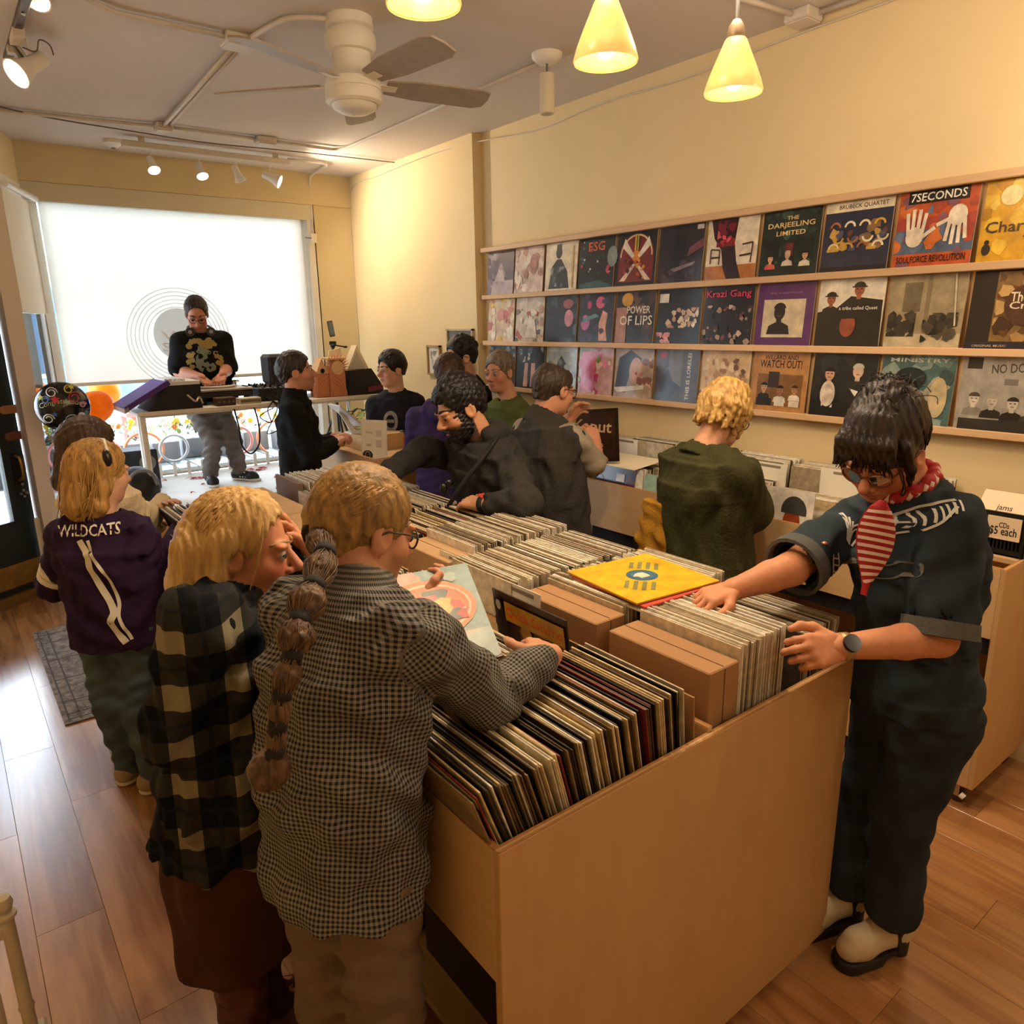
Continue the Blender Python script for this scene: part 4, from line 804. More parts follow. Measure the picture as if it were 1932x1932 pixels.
R2 = [
 ('soft pink and yellow painted cover', A('#E2C9A8').blobs(['#D89A8A', '#EBD8B4', '#C9747A', '#E6C05A', '#F0E6D2'], 34, 21, (.05, .14))),
 ('pale cover with grey and red collage strokes', A('#D8CBB8').blobs(['#8A8C88', '#C9A090', '#E8E0D0', '#B8605A', '#6A6E70'], 36, 22, (.03, .1)).poly([(.35, .1), (.5, .6), (.7, .5), (.8, .1)], '#EFE6D6')),
 ('black cover with a pink flower and grey haze', A('#1E2124').blobs(['#3A4248', '#14171A', '#54606A'], 16, 23, (.06, .16)).ell(.76, .52, .14, .18, '#D890A0').ell(.72, .82, .16, .1, '#A8606A').poly([(.05, .1), (.4, .35), (.9, .3), (.95, .1)], '#101214')),
 ('dark cover with pink balloon shapes and a dancer', A('#24222C').ell(.62, .82, .13, .12, '#E0608A').ell(.3, .78, .06, .08, '#D05080').ell(.2, .42, .13, .16, '#C86AA8').poly([(.62, .05), (.6, .4), (.7, .66), (.84, .6), (.8, .3), (.86, .05)], '#E8A890').poly([(.05, .5), (.5, .6), (.6, .54), (.1, .42)], '#6A98A0').blobs(['#4A3A5A', '#38304A'], 10, 24, (.04, .1))),
 ('black and brown cover with tall white letters', A('#2A2420').blobs(['#4A3A30', '#6A4A40', '#1A1614'], 20, 25, (.05, .14)).rect(.02, .02, .3, .7, '#B8806A').ell(.3, .85, .15, .13, '#D8A030').text('POWER', .3, .58, .6, '#EFE6D4', .14).text('OF LIPS', .12, .36, .84, '#F2EADA', .18)),
 ('black cover with clusters of cream roses', A('#1A1816').blobs(['#E8D4B8', '#D8B8A0', '#F0E2CC', '#C9A08A'], 26, 26, (.04, .07), (.2, .3, .95, .66)).blobs(['#D8909A', '#E8B0A8'], 8, 27, (.04, .07), (.02, .02, .36, .22)).rect(.04, .76, .26, .92, '#E8E2D4')),
 ('black cover with a pink scrawled title over a crowd', A('#1C1719').blobs(['#4A3438', '#C9B8A8', '#7A4A50', '#A89080', '#2A2022'], 44, 28, (.025, .06), (0, 0, 1, .68)).text('Krazi Gang', .04, .78, .9, '#E03A6A', .15)),
 ('purple-bordered cover with a bearded silhouette on cream', A('#5E2A6A').rect(.12, .14, .86, .74, '#D8C8A8').head(.42, .54, .16, '#241C18', '#151210', '#1C1816').text('the experience', .22, .82, .56, '#A878A8', .04)),
 ('cream and black cover with three busts in hats', A('#E9E0CE').poly([(0, 0), (0, .52), (.3, .58), (.5, .75), (.98, .68), (1, 0)], '#1E1B19').head(.2, .72, .11, '#9A5A3C', '#1A1614', '#1E1B19', '#141312').head(.62, .84, .12, '#A8603E', '#1A1614', '#1E1B19', '#2A2826').ell(.5, .32, .12, .17, '#A0503A').ell(.5, .42, .12, .09, '#1E1B19', 12, 0, PI).text('a tribe called Quest', .34, .54, .58, '#F0EADC', .06)),
 ('sepia cover with people sitting on a porch', A('#A89878').rect(.5, .1, .56, 1, '#8A7C60').rect(0, 0, 1, .2, '#C9BA98').rect(.2, .5, .44, .9, '#7A6E56').blobs(['#3A342A', '#4A4436', '#2A251E'], 22, 30, (.05, .1), (.02, .16, .4, .55)).blobs(['#3A342A', '#26211B', '#544C3C'], 20, 31, (.05, .1), (.5, .08, .95, .48)).line([(.85, 1), (.92, .3)], .02, '#D8CCB0')),
 ('dark cover with a mossy golden cavern and cream title', A('#241E18').rect(.28, .1, 1, .98, '#8A6A3A').blobs(['#B8925A', '#6A4A26', '#4A3018', '#D0A868', '#7A3A24'], 44, 32, (.05, .12), (.3, .1, 1, .96)).ell(.66, .56, .26, .26, '#54301C').text('The Dark', .46, .60, .5, '#EFE2C4', .12).text('Crystal', .46, .48, .5, '#EFE2C4', .12).rect(0, 0, 1, .1, '#2A2230').text('ORIGINAL MUSIC', .1, .03, .4, '#C9BAA0', .03)),
]
R3 = [
 ('charcoal cover mostly behind the grey-haired man', A('#3A3C3E').blobs(['#5A5E60', '#2A2C2E', '#8A8C8A'], 20, 41, (.05, .12))),
 ('black cover with a pair of pale legs', A('#232425').poly([(.26, .05), (.3, .6), (.42, .6), (.42, .05)], '#D8A898').poly([(.52, .05), (.54, .6), (.68, .6), (.68, .05)], '#DDB0A0').blobs(['#5A6266', '#C9CCCA', '#3A3E40'], 14, 42, (.04, .1), (.05, .6, .95, .98))),
 ('pale blue cover with a dark hooded shape', A('#A8B4B0').rect(0, .88, 1, 1, '#D0D8D4').poly([(.3, .1), (.34, .6), (.5, .8), (.66, .62), (.72, .1)], '#3A3E40').blobs(['#7A8884', '#C0CAC4'], 12, 43, (.05, .12))),
 ('bright pink ribbed abstract cover', A('#D8A8A8').blobs(['#E85A90', '#C93A70', '#F0D0C8', '#8A9A4A', '#E890B0'], 30, 44, (.04, .1)).rect(.1, .1, .5, .9, '#E06A98')),
 ('cover with a large face and windblown dark hair', A('#B8A08A').poly([(.02, .2), (.1, .8), (.4, .95), (.7, .8), (.6, .5), (.4, .45), (.3, .1)], '#1E1C1E').ell(.56, .55, .17, .26, '#D8A890').ell(.58, .5, .04, .03, '#B0303A').blobs(['#C98A7A', '#E0C0A8', '#8A5A50'], 16, 45, (.04, .1), (.6, .2, 1, .8)).poly([(.0, .2), (.8, .28), (.8, .2), (.1, .1)], '#E8E2D8')),
 ('slate cover with a walking figure and sideways lettering', A('#4A4648').rect(.3, .3, .62, 1, '#6E6864').poly([(.1, .05), (.2, .5), (.3, .62), (.42, .4), (.6, .3), (.5, .22), (.4, .05)], '#1A191B').ell(.26, .7, .05, .06, '#2A2826').ell(.16, .88, .09, .08, '#A83A4A').text('THIS IS LORELEI', .82, .06, .86, '#E8E2D6', .08, rot=PI/2)),
 ('warm group portrait cover with a crimson lower edge', A('#D8B88A').blobs(['#C99A6A', '#A87850', '#E8D0A8', '#6A4A3A'], 40, 46, (.04, .07), (.05, .35, .95, .85)).rect(0, .05, 1, .26, '#8A2A38').blobs(['#EFE2CC', '#D8C4A0'], 14, 47, (.03, .07), (.05, .2, .95, .4)).text('yope', .06, .08, .3, '#F2EADA', .1)),
 ('tan cover lettered WATCH OUT above a band in white suits', A('#C08A54').rect(.1, .1, .92, .62, '#8A6238').text('WILLARD AND', .2, .86, .6, '#2A1A10', .07).text('WATCH OUT!', .12, .72, .76, '#1E140E', .13).rect(.3, .4, .5, .66, '#3A2E28').head(.24, .4, .09, '#C9A080', '#1A1410', '#22201F').head(.54, .36, .09, '#A87858', '#1A1410', '#EFE8DA').head(.8, .38, .08, '#B8886A', '#3A2A1C', '#EFE8DA').rect(.12, .1, .4, .22, '#22201F').rect(.46, .1, .64, .2, '#EFE8DA').rect(.72, .1, .9, .2, '#E8DECC')),
 ('black double-portrait cover with a white ruffled collar', A('#1E2022').blobs(['#2A2C2E', '#161718'], 8, 49, (.1, .2)).head(.28, .66, .12, '#D8A890', '#1A1412', '#17181A').head(.72, .72, .13, '#D8B8A0', '#C9C4BA', '#26282A').ell(.28, .36, .12, .2, '#E8DCCA').blobs(['#F0E8DA', '#D8CAB8'], 14, 50, (.03, .06), (.2, .15, .38, .5)).poly([(.62, .46), (.72, .34), (.8, .5), (.76, .42)], '#F0EAE0')),
 ('teal portrait cover with dark glasses, partly behind the updo', A('#4A6A68').blobs(['#6A8A84', '#3A5450', '#A8A890', '#8AA098'], 26, 51, (.06, .16)).ell(.42, .66, .22, .15, '#16282A').ell(.82, .4, .12, .28, '#C9B890').text('MINISTRY', .12, .88, .8, '#C9D0C4', .06)),
 ('grey cover with gothic lettering over a blond band in black', A('#A8A298').rect(.06, .82, .24, .97, '#2E2C2A').text('NO DOUBT', .36, .76, .6, '#4A4640', .12, rot=.08).rect(.52, .62, .68, .70, '#7A746C').head(.2, .42, .1, '#D8CEC0', '#4A4640', '#8A857C').head(.42, .40, .1, '#D0C6B8', '#B0A898', '#262524').head(.66, .38, .1, '#CFC4B6', '#2A2826', '#1E1D1C').head(.88, .36, .1, '#D4CABC', '#3A3834', '#3A3836').rect(.05, .0, .98, .16, '#2E2D2B')),
]
ordn = ['first', 'second', 'third', 'fourth', 'fifth', 'sixth', 'seventh', 'eighth', 'ninth', 'tenth', 'last']
for rname, row_, zb in (('top', R1, RZ[1]), ('middle', R2, RZ[2]), ('bottom', R3, RZ[3])):
    for i, (lab, art) in enumerate(row_):
        yl = 4.543-.3264*i-rnd.uniform(0, .004); zb2 = zb+.012
        cover('%s, %s in the %s row' % (lab, ordn[i], rname), (XR-.050, yl, zb2), V(0, -.305, 0), V(.024, 0, .298), art, '#CFC4B2', 'records on the wall display')
# ------------------------------------------------------------------ window stage, table and its gear
SZ = .60
t = thing('window_stage', 'white-covered window platform the disc jockey stands on', 'platform', (1.85, 6.1, 0))
MB().rbox((.80, 5.45, SZ-.03), (2.88, 6.69, SZ), .004).build('platform_top', mat('white_cloth', '#F2EEE8', .8, var=.05, scale=6), t)
MB().box((.82, 5.47, .0), (2.86, 5.49, SZ-.03)).build('platform_front', 'white_paint', t)
MB().box((.82, 5.49, 0), (.84, 6.69, SZ-.03)).build('platform_side', 'white_paint', t)
q = random.Random(3)
for k in range(26):
    x = 1.25+q.random()*1.3 if k < 18 else 1.1+q.random()*1.6; y = 6.45+q.uniform(-.04, .06) if k < 18 else q.uniform(5.55, 6.3)
    a = q.uniform(0, PI); r = q.uniform(.02, .05); p = [(x+r*(1 if j % 2 == 0 else .5)*math.cos(a+j*PI/3), y+r*.6*(1 if j % 2 == 0 else .5)*math.sin(a+j*PI/3), SZ+.002+(.012 if j % 2 else 0)) for j in range(6)]
    tag(MB().prism(p, (0, 0, .002)).build('paper_petal', mat('petal_red', '#D2453C', .7) if k % 3 else mat('petal_pink', '#E89A94', .7), None, False, (x, y, SZ)), 'scrap of red crepe paper on the white window platform', 'paper scrap', 'red crepe scraps on the platform')
# picket strip and planters outside the glass
t = thing('picket_fence', 'low white picket edging at the back of the window platform', 'fence', (1.85, 6.66, SZ))
for k in range(16):
    x = 1.02+.115*k; MB().prism([(x, 6.655, SZ), (x+.028, 6.655, SZ), (x+.028, 6.655, SZ+.11), (x+.014, 6.655, SZ+.125), (x, 6.655, SZ+.11)], (0, .008, 0)).build('picket', 'white_paint', t)
MB().box((1.0, 6.664, SZ+.03), (2.86, 6.670, SZ+.045)).build('picket_rail', 'white_paint', t)
so_ = struct(MB().box((-6, 6.82, -.12), (8, 16, -.02)), 'ground_outside', mat('pavement', '#C9C6C2', .9, var=.1, scale=3))
gm = mat('deck_grey', '#6E7A80', .8, var=.2, scale=5, stretch=(1, .2, 1))
t = thing('patio_deck', 'grey slatted bench deck outside the window', 'deck', (1.9, 7.25, .4))
for k in range(14): x = .9+.17*k; MB().box((x, 6.86, .60), (x+.155, 7.5, .63)).build('deck_board', gm, t)
MB().box((.9, 6.86, -.02), (3.28, 6.90, .60)).build('deck_fascia', mat('deck_dark', '#3E3E3C', .8, var=.2, scale=8), t)
t = thing('patio_table', 'pinkish outdoor table frame standing beyond the window', 'table', (1.95, 8.1, 0))
tm = mat('patio_red', '#B07A72', .7)
MB().box((1.4, 7.9, 1.0), (2.6, 8.5, 1.04)).build('table_top', tm, t)
for x in (1.45, 2.5):
    for y in (7.95, 8.45): MB().box((x, y, 0), (x+.05, y+.05, 1.0)).build('leg', tm, t)
MB().box((1.45, 7.95, .45), (2.55, 8.0, .5)).build('stretcher', tm, t)
hm = [mat('hoop_pink', '#D98A84', .6), mat('hoop_orange', '#D9875A', .6), mat('hoop_grey', '#A8A6A6', .6)]
for k, (x, r) in enumerate(((1.05, .14), (1.38, .16), (1.62, .12), (2.22, .13), (2.55, .16), (2.75, .12))):
    o = MB().tube([(x+r*math.cos(a), 7.15+.05*(k % 2), .77+r*math.sin(a)) for a in [2*PI*j/24 for j in range(24)]], .014, 6, True).build('flower_hoop', hm[k % 3], None, True, (x, 7.15, .63))
    tag(o, ['pale pink hoop', 'orange hoop', 'grey hoop', 'second pink hoop', 'large orange hoop', 'last grey hoop'][k]+' standing on the deck outside the window', 'hoop', 'hoops outside the window')
pm = [mat('leaf_bright', '#7E9A4A', .6), mat('leaf_dark', '#3E5A34', .6)]
fm = [mat('bloom_yellow', '#E8C23A', .6), mat('bloom_orange', '#E08A3A', .6), mat('bloom_white', '#EFEBDD', .6)]
for k in range(7):
    x = 1.0+.29*k; y = 7.35+.1*(k % 2)
    t = thing('planter', '%s grey planter of flowers from the left, outside the window' % ordn[k], 'planter', (x, y, .63), 'planters outside the window')
    MB().rbox((x-.12, y-.09, .63), (x+.12, y+.09, .82), .008).build('planter_box', mat('planter_grey', '#84878A', .7), t)
    q = random.Random(50+k); f = MB()
    for j in range(40):
        p = V(x+q.uniform(-.14, .14), y+q.uniform(-.1, .1), .82+q.random()*.14); d = V(q.uniform(-1, 1), q.uniform(-1, 1), q.uniform(.1, 1)).normalized(); s1 = d.cross(V(0, 0, 1)).normalized()*.014
        f.quad(p, p+d*.035+s1, p+d*.075, p+d*.035-s1)
    fo = f.build('foliage', pm[k % 2], t)
    for j in range(6):
        c = V(x+q.uniform(-.13, .13), y+q.uniform(-.1, .06), .93+q.random()*.1); b = MB()
        for a in range(6): b.ball(c+V(.018*math.cos(a*PI/3), 0, .018*math.sin(a*PI/3)), (.013, .008, .013), 6, 4)
        b.ball(c, .011, 6, 4); b.build('flower', fm[(k+j) % 3], t, True)
t = thing('street_building', 'pale blue house front across the street beyond the window', 'building', (1.5, 14.5, 0))
MB().box((-5.5, 14.5, 0), (7.5, 15.0, 3.6)).build('facade', mat('facade', '#B9CCD8', .8, var=.08, scale=1.5), t)
for k in range(6):
    x = -4.6+2.0*k; w_ = MB().box((x, 14.44, 1.0), (x+1.1, 14.5, 2.6)).build('window_trim', 'white_paint', t); MB().box((x+.08, 14.42, 1.08), (x+1.02, 14.45, 2.52)).build('pane', mat('far_pane', '#4A6A8A', .2), w_)
t = thing('parked_car', 'silver parked car blurred beyond the window', 'car', (1.6, 11.3, 0))
MB().rbox((-.4, 10.5, .28), (3.8, 12.2, .85), .12).build('car_body', mat('car_silver', '#C2CAD2', .25, .5), t); MB().prism([(.3, 10.65, .85), (3.0, 10.65, .85), (2.5, 10.75, 1.35), (.9, 10.75, 1.35)], (0, 1.4, 0)).build('car_cabin', mat('car_glass', '#5A7088', .1), t)
for x in (.4, 3.0): MB().cyl((x, 10.48, .3), (x, 10.62, .3), .3, n=20).build('wheel', 'black_matte', t)
# blue awning post seen past the side window
t = thing('street_post', 'blue painted shop post outside the side window', 'post', (-.35, 8.6, 0)); MB().box((-.42, 8.5, 0), (-.1, 8.8, 2.5)).build('post_shaft', mat('street_blue', '#2F6FB4', .5), t); MB().box((-.5, 8.45, 0), (-.05, 8.85, .3)).build('post_base', mat('street_blue2', '#2A5A92', .5), t)
# folding table
t = thing('folding_table', 'long white folding table carrying the turntables and mixer', 'table', (2.0, 5.85, SZ))
TX0, TX1, TY0, TY1, TZ = 1.06, 2.96, 5.58, 6.12, 1.27
MB().rbox((TX0, TY0, TZ-.028), (TX1, TY1, TZ), .004).build('table_top', mat('table_white', '#E8DFD2', .45), t)
MB().box((TX0+.04, TY0+.04, TZ-.045), (TX1-.04, TY0+.06, TZ-.028)).build('apron', 'white_paint', t)
for x, y in ((TX0+.035, TY0+.05), (TX0+.10, TY1-.06), (TX1-.07, TY0+.05), (TX1-.10, TY1-.06), (2.52, TY0+.05)): MB().cyl((x, y, SZ if y > 5.5 else 0), (x, y, TZ-.028), .021, n=14).build('leg', 'white_paint', t, 40)
# padded record bag with purple lid at the table end
t = thing('record_bag', 'black padded record bag with an open purple lid on the table end', 'bag', (1.25, 5.8, TZ))
MB().prism([(1.14, 5.60, TZ), (1.50, 5.60, TZ), (1.50, 5.60, TZ+.17), (1.28, 5.60, TZ+.17)], (0, .38, 0)).build('bag_body', mat('bag_black', '#121114', .7), t)
MB().prism([(1.30, 5.585, TZ+.18), (1.00, 5.585, TZ+.012), (1.00, 5.97, TZ+.012), (1.30, 5.97, TZ+.18)], (-.018, 0, .03)).build('bag_lid', mat('bag_purple', '#4A1F7E', .6, var=.2, scale=12), t)
MB().prism([(1.012, 5.58, TZ+.014), (.985, 5.58, TZ-.0), (.985, 5.975, TZ-.0), (1.012, 5.975, TZ+.014)], (0, 0, .03)).build('lid_trim', 'steel_grey', t)
MB().box((1.26, 5.60, TZ+.17), (1.50, 5.97, TZ+.195)).build('record_stack', mat('bag_white', '#D9D6D8', .5), t)
for k in range(5): MB().box((1.27+.03*k, 5.62, TZ+.195), (1.285+.03*k, 5.93, TZ+.215)).build('record_tab', 'bag_white', t)
MB().tube(spline([(1.40, 5.592, TZ+.10), (1.45, 5.585, TZ+.05), (1.48, 5.585, TZ+.08), (1.50, 5.59, TZ+.03)]), .008, 6).build('clasp', 'chrome', t)
def turntable(x0, y0, lab, w_=.40, d=.34):
    t = thing('turntable', lab, 'turntable', (x0+w_/2, y0+d/2, TZ), 'turntables on the folding table'); zt = TZ+.115
    MB().rbox((x0, y0, TZ+.05), (x0+w_, y0+d, zt-.018), .006).build('chassis', 'black_metal', t); MB().rbox((x0-.003, y0-.003, zt-.018), (x0+w_+.003, y0+d+.003, zt), .004).build('top_plate', mat('plinth_silver', '#C9C4BC', .3, .6), t)
    for fx in (.04, w_-.04):
        for fy in (.04, d-.04): MB().cyl((x0+fx, y0+fy, TZ), (x0+fx, y0+fy, TZ+.05), .022, n=12).build('foot', 'black_matte', t)
    c = (x0+.16, y0+d/2, zt); MB().lathe([(0, 0), (.155, 0), (.16, .004), (.16, .016), (.155, .02), (0, .02)], c, n=36).build('platter', mat('platter_cream', '#D8CDBE', .4), t, 40)
    r_ = MB().lathe([(0, .0215), (.05, .0215), (.15, .0225), (.152, .021)], c, n=36).build('record', mat('vinyl_black', '#18171A', .25), t, 40); MB().lathe([(0, .0235), (.05, .0235)], c, n=24).build('record_label', mat('label_white', '#EDE6D8', .6), r_)
    MB().cyl((x0+w_-.05, y0+d-.06, zt), (x0+w_-.05, y0+d-.06, zt+.04), .022, n=14).tube(spline([(x0+w_-.05, y0+d-.06, zt+.04), (x0+w_-.05, y0+.14, zt+.042), (x0+w_-.10, y0+.09, zt+.035)]), .005, 6).build('tonearm', 'chrome', t)
    MB().box((x0+w_-.03, y0+.05, zt), (x0+w_-.015, y0+.16, zt+.008)).build('pitch_fader', 'black_metal', t)
turntable(1.52, 5.74, 'turntable with a spinning record under the disc jockey\'s hands')
turntable(2.22, 5.74, 'turntable at the far side of the mixer, behind the man in black')
t = thing('dj_mixer', 'black mixer with rows of knobs between the two turntables', 'mixer', (2.07, 5.9, TZ))
MB().rbox((1.95, 5.70, TZ), (2.20, 6.05, TZ+.10), .006).build('mixer_body', 'black_metal', t)
for i in range(5):
    for j in range(5): MB().cyl((1.98+.047*i, 5.78+.055*j, TZ+.10), (1.98+.047*i, 5.78+.055*j, TZ+.122), .010, .008, 10).build('knob', mat('knob_grey', '#8A8886', .4) if (i+j) % 3 == 0 else 'black_matte', t)
for i in range(3): MB().box((1.985+.08*i, 5.715, TZ+.10), (2.0+.08*i, 5.735, TZ+.115)).build('fader_cap', 'steel_grey', t)
t = thing('small_amplifier', 'little wooden-fronted box under the turntable edge', 'amplifier', (1.66, 5.65, TZ)); MB().rbox((1.60, 5.60, TZ), (1.74, 5.70, TZ+.06), .004).build('case', mat('amp_brown', '#4A2E22', .5), t)
for k in range(4): MB().cyl((1.62+.034*k, 5.60, TZ+.03), (1.62+.034*k, 5.592, TZ+.03), .009, n=10).build('dial', 'steel_grey', t)
t = thing('paperback_stack', 'pale boxed set lying beside the little amplifier', 'box', (1.84, 5.65, TZ)); MB().rbox((1.77, 5.60, TZ), (1.93, 5.70, TZ+.045), .003).build('case', mat('set_cream', '#D9CDB4', .6), t); MB().box((1.775, 5.598, TZ+.012), (1.925, 5.6, TZ+.034)).build('printed_edge', mat('set_print', '#7A6A58', .6), t)
for k in range(7):
    q = random.Random(70+k); x = 1.98+.035*k; pts = spline([(x, 5.72, TZ+.03), (x+q.uniform(-.05, .05), 5.60, TZ+.02), (x+q.uniform(-.06, .06), 5.555, TZ-.05), (x+q.uniform(-.08, .08), 5.56, TZ-.15-.08*k), (x+q.uniform(-.1, .1)+.1*(k == 2), 5.6, TZ-.10-.07*k), (x+.06, 5.66, TZ-.05)])
    tag(MB().tube(pts, .0045, 6).build('audio_cable', 'black_matte', None, True, pts[0]), 'black audio cable dangling over the table edge behind the man in black', 'cable', 'cables hanging off the table')
pts = spline([(1.72, 5.60, TZ-.03), (1.73, 5.57, TZ-.15), (1.74, 5.57, TZ-.30), (1.80, 5.57, TZ-.37), (1.87, 5.57, TZ-.30), (1.88, 5.57, TZ-.15), (1.87, 5.6, TZ-.03)]); tag(MB().tube(pts, .006, 6).build('audio_cable', 'black_matte', None, True, pts[0]), 'black cable hanging in a U loop before the disc jockey\'s legs', 'cable')
# monitor speaker on its pole
t = thing('monitor_speaker', 'black monitor speaker on a thin pole left of the man in black', 'speaker', (2.10, 5.35, SZ))
P = at(522, 695, y=5.55); MB().rbox((P.x-.085, 5.47, P.z-.115), (P.x+.085, 5.66, P.z+.105), .02).build('speaker_cabinet', mat('speaker_black', '#1A1A19', .6), t); MB().rbox((P.x-.075, 5.462, P.z-.10), (P.x+.075, 5.47, P.z+.09), .004).build('speaker_grille', mat('grille', '#2A2A28', .8, bump=.3, bscale=300, var=.1), t); MB().cyl((P.x, 5.56, SZ), (P.x, 5.56, P.z-.115), .010, n=10).build('speaker_pole', 'black_metal', t)
MB().cyl((P.x, 5.56, SZ), (P.x, 5.56, SZ+.012), .09, n=20).build('pole_base', 'black_metal', t)
# terracotta vases
mat('terracotta', '#D08A62', .75, var=.08, scale=10, bump=.06, bscale=70); mat('pale_clay', '#E2B78C', .75)
t = thing('face_vase', 'carved terracotta castle-like vase with a sun relief on the table end', 'vase', (2.52, 5.72, TZ))
X0 = 2.40
MB().rbox((X0, 5.64, TZ), (X0+.11, 5.78, TZ+.19), .008).build('vase_body', 'terracotta', t); MB().rbox((X0+.11, 5.63, TZ), (X0+.25, 5.79, TZ+.24), .008).build('vase_body', 'terracotta', t)
for k in range(6):
    r = .03+.022*k; MB().tube([(X0+.11-r*math.cos(a), 5.638, TZ+.0+r*math.sin(a)*1.2+.004) for a in [PI/2*j/8 for j in range(9)]], .005, 5).tube([(X0+.11+r*math.cos(a), 5.628, TZ+.004+r*math.sin(a)*1.2) for a in [PI/2*j/8 for j in range(9)]], .005, 5).build('carved_arc', 'terracotta', t)
MB().cyl((X0+.18, 5.62, TZ+.23), (X0+.18, 5.72, TZ+.23), .055, n=18).build('sun_disc', 'pale_clay', t)
for k in range(14):
    a = PI*k/13-.2; MB().prism([(X0+.18+.06*math.cos(a-.08), 5.625, TZ+.23+.06*math.sin(a-.08)), (X0+.18+.11*math.cos(a), 5.625, TZ+.23+.11*math.sin(a)), (X0+.18+.06*math.cos(a+.08), 5.625, TZ+.23+.06*math.sin(a+.08))], (0, .02, 0)).build('sun_ray', 'terracotta', t)
MB().prism([(X0, 5.64, TZ+.19), (X0+.11, 5.64, TZ+.19), (X0+.055, 5.64, TZ+.31)], (0, .12, 0)).build('vase_gable', 'pale_clay', t); MB().lathe([(0, 0), (.018, 0), (.018, .004)], (X0+.055, 5.636, TZ+.21), (0, -1, 0), 14).build('gable_door', 'black_matte', t)
MB().box((X0+.10, 5.62, TZ+.295), (X0+.26, 5.80, TZ+.31)).build('vase_rim', 'pale_clay', t)
t = thing('cardboard_castle', 'pale pointed paper house standing on the black box', 'paper house', (2.78, 5.75, TZ+.19))
MB().prism([(2.68, 5.66, TZ+.20), (2.88, 5.66, TZ+.20), (2.80, 5.70, TZ+.40)], (0, .10, 0)).build('paper_wall', mat('paper_pale', '#D9C8A8', .8), t); MB().prism([(2.70, 5.652, TZ+.21), (2.84, 5.652, TZ+.21), (2.79, 5.69, TZ+.36)], (0, .006, 0)).build('foil_face', mat('foil', '#A8A296', .35, .4), t)
MB().prism([(2.56, 5.80, TZ+.2), (2.72, 5.80, TZ+.2), (2.70, 5.8, TZ+.38), (2.60, 5.8, TZ+.36)], (0, .02, 0)).build('paper_turret', 'paper_pale', t)
t = thing('black_case', 'black slanted case with a dark red stripe at the right end of the table', 'case', (2.80, 5.75, TZ))
MB().prism([(2.66, 5.62, TZ), (2.98, 5.62, TZ), (2.98, 5.62, TZ+.06), (2.88, 5.62, TZ+.21), (2.68, 5.62, TZ+.20)], (0, .24, 0)).build('case_body', mat('case_black', '#19161A', .55), t); MB().prism([(2.84, 5.615, TZ+.02), (2.98, 5.615, TZ+.035), (2.97, 5.615, TZ+.075), (2.83, 5.615, TZ+.06)], (0, .006, 0)).build('case_stripe', mat('case_red', '#7A2230', .5), t)
# phone tripod
t = thing('phone_tripod', 'black tripod holding a tilted phone in front of the window pier', 'tripod', (2.55, 6.2, SZ)); P = at(624, 622, y=6.2); B = at(628, 655, y=6.2)
MB().cyl((B.x, 6.2, SZ+.3), (B.x, 6.2, B.z), .012, n=10).build('tripod_column', 'black_metal', t)
for k in range(3): a = 2*PI*k/3+.4; MB().cyl((B.x, 6.2, SZ+.55), (B.x+.22*math.cos(a), 6.2+.22*math.sin(a), SZ), .010, n=8).build('leg', 'black_metal', t)
MB().ball((B.x, 6.2, B.z+.01), .022, 10, 8).box((B.x-.03, 6.19, B.z+.02), (B.x+.03, 6.21, B.z+.05)).cyl((B.x, 6.2, B.z+.02), (B.x+.11, 6.2, B.z+.0), .006, n=8).ball((B.x+.12, 6.2, B.z-.002), (.022, .01, .01), 8, 6).build('tripod_head', 'black_metal', t)
M = Matrix.Translation((P.x, 6.19, P.z)) @ Matrix.Rotation(-.15, 4, 'Y'); MB().rbox((-.026, -.006, -.06), (.026, .006, .075), .005, M).build('phone', 'black_metal', t); MB().box((-.022, -.007, -.05), (.022, -.006, .068), M).build('phone_screen', mat('phone_screen', '#6A7276', .15), t)
# potted plant under the table end
t = thing('potted_plant', 'leafy green plant under the right end of the table', 'plant', (2.72, 5.42, .6)); q = random.Random(9); lf = MB()
MB().lathe([(0, 0), (.08, 0), (.11, .16), (.10, .16)], (2.72, 5.40, .60), n=20).build('pot', mat('pot_white', '#D8D2C6', .6), t, 40); MB().box((2.5, 5.2, .05), (2.95, 5.45, .60)).build('plant_stand', 'white_paint', t)
for k in range(70):
    a = q.uniform(0, 2*PI); h = q.uniform(.1, .42); r = q.uniform(.03, .2); c = V(2.72+r*math.cos(a), 5.40+r*math.sin(a)*.7, .76+h); d = V(math.cos(a), math.sin(a), q.uniform(-.6, .5)).normalized(); s1 = d.cross(V(0, 0, 1)).normalized()*.022
    MB().quad(c, c+d*.05+s1, c+d*.12-V(0, 0, .02), c+d*.05-s1).build('leaf', pm[k % 2], t)
MB().cyl((2.72, 5.4, .7), (2.72, 5.4, 1.1), .008, n=6).build('stem', pm[1], t)
for x, h in ((2.62, .5), (2.80, .55)): MB().prism([(x, 5.46, .75), (x+.03, 5.46, .75), (x+.06*(1 if x > 2.7 else -1), 5.46, .75+h)], (0, .006, 0)).build('leaf', pm[1], t)
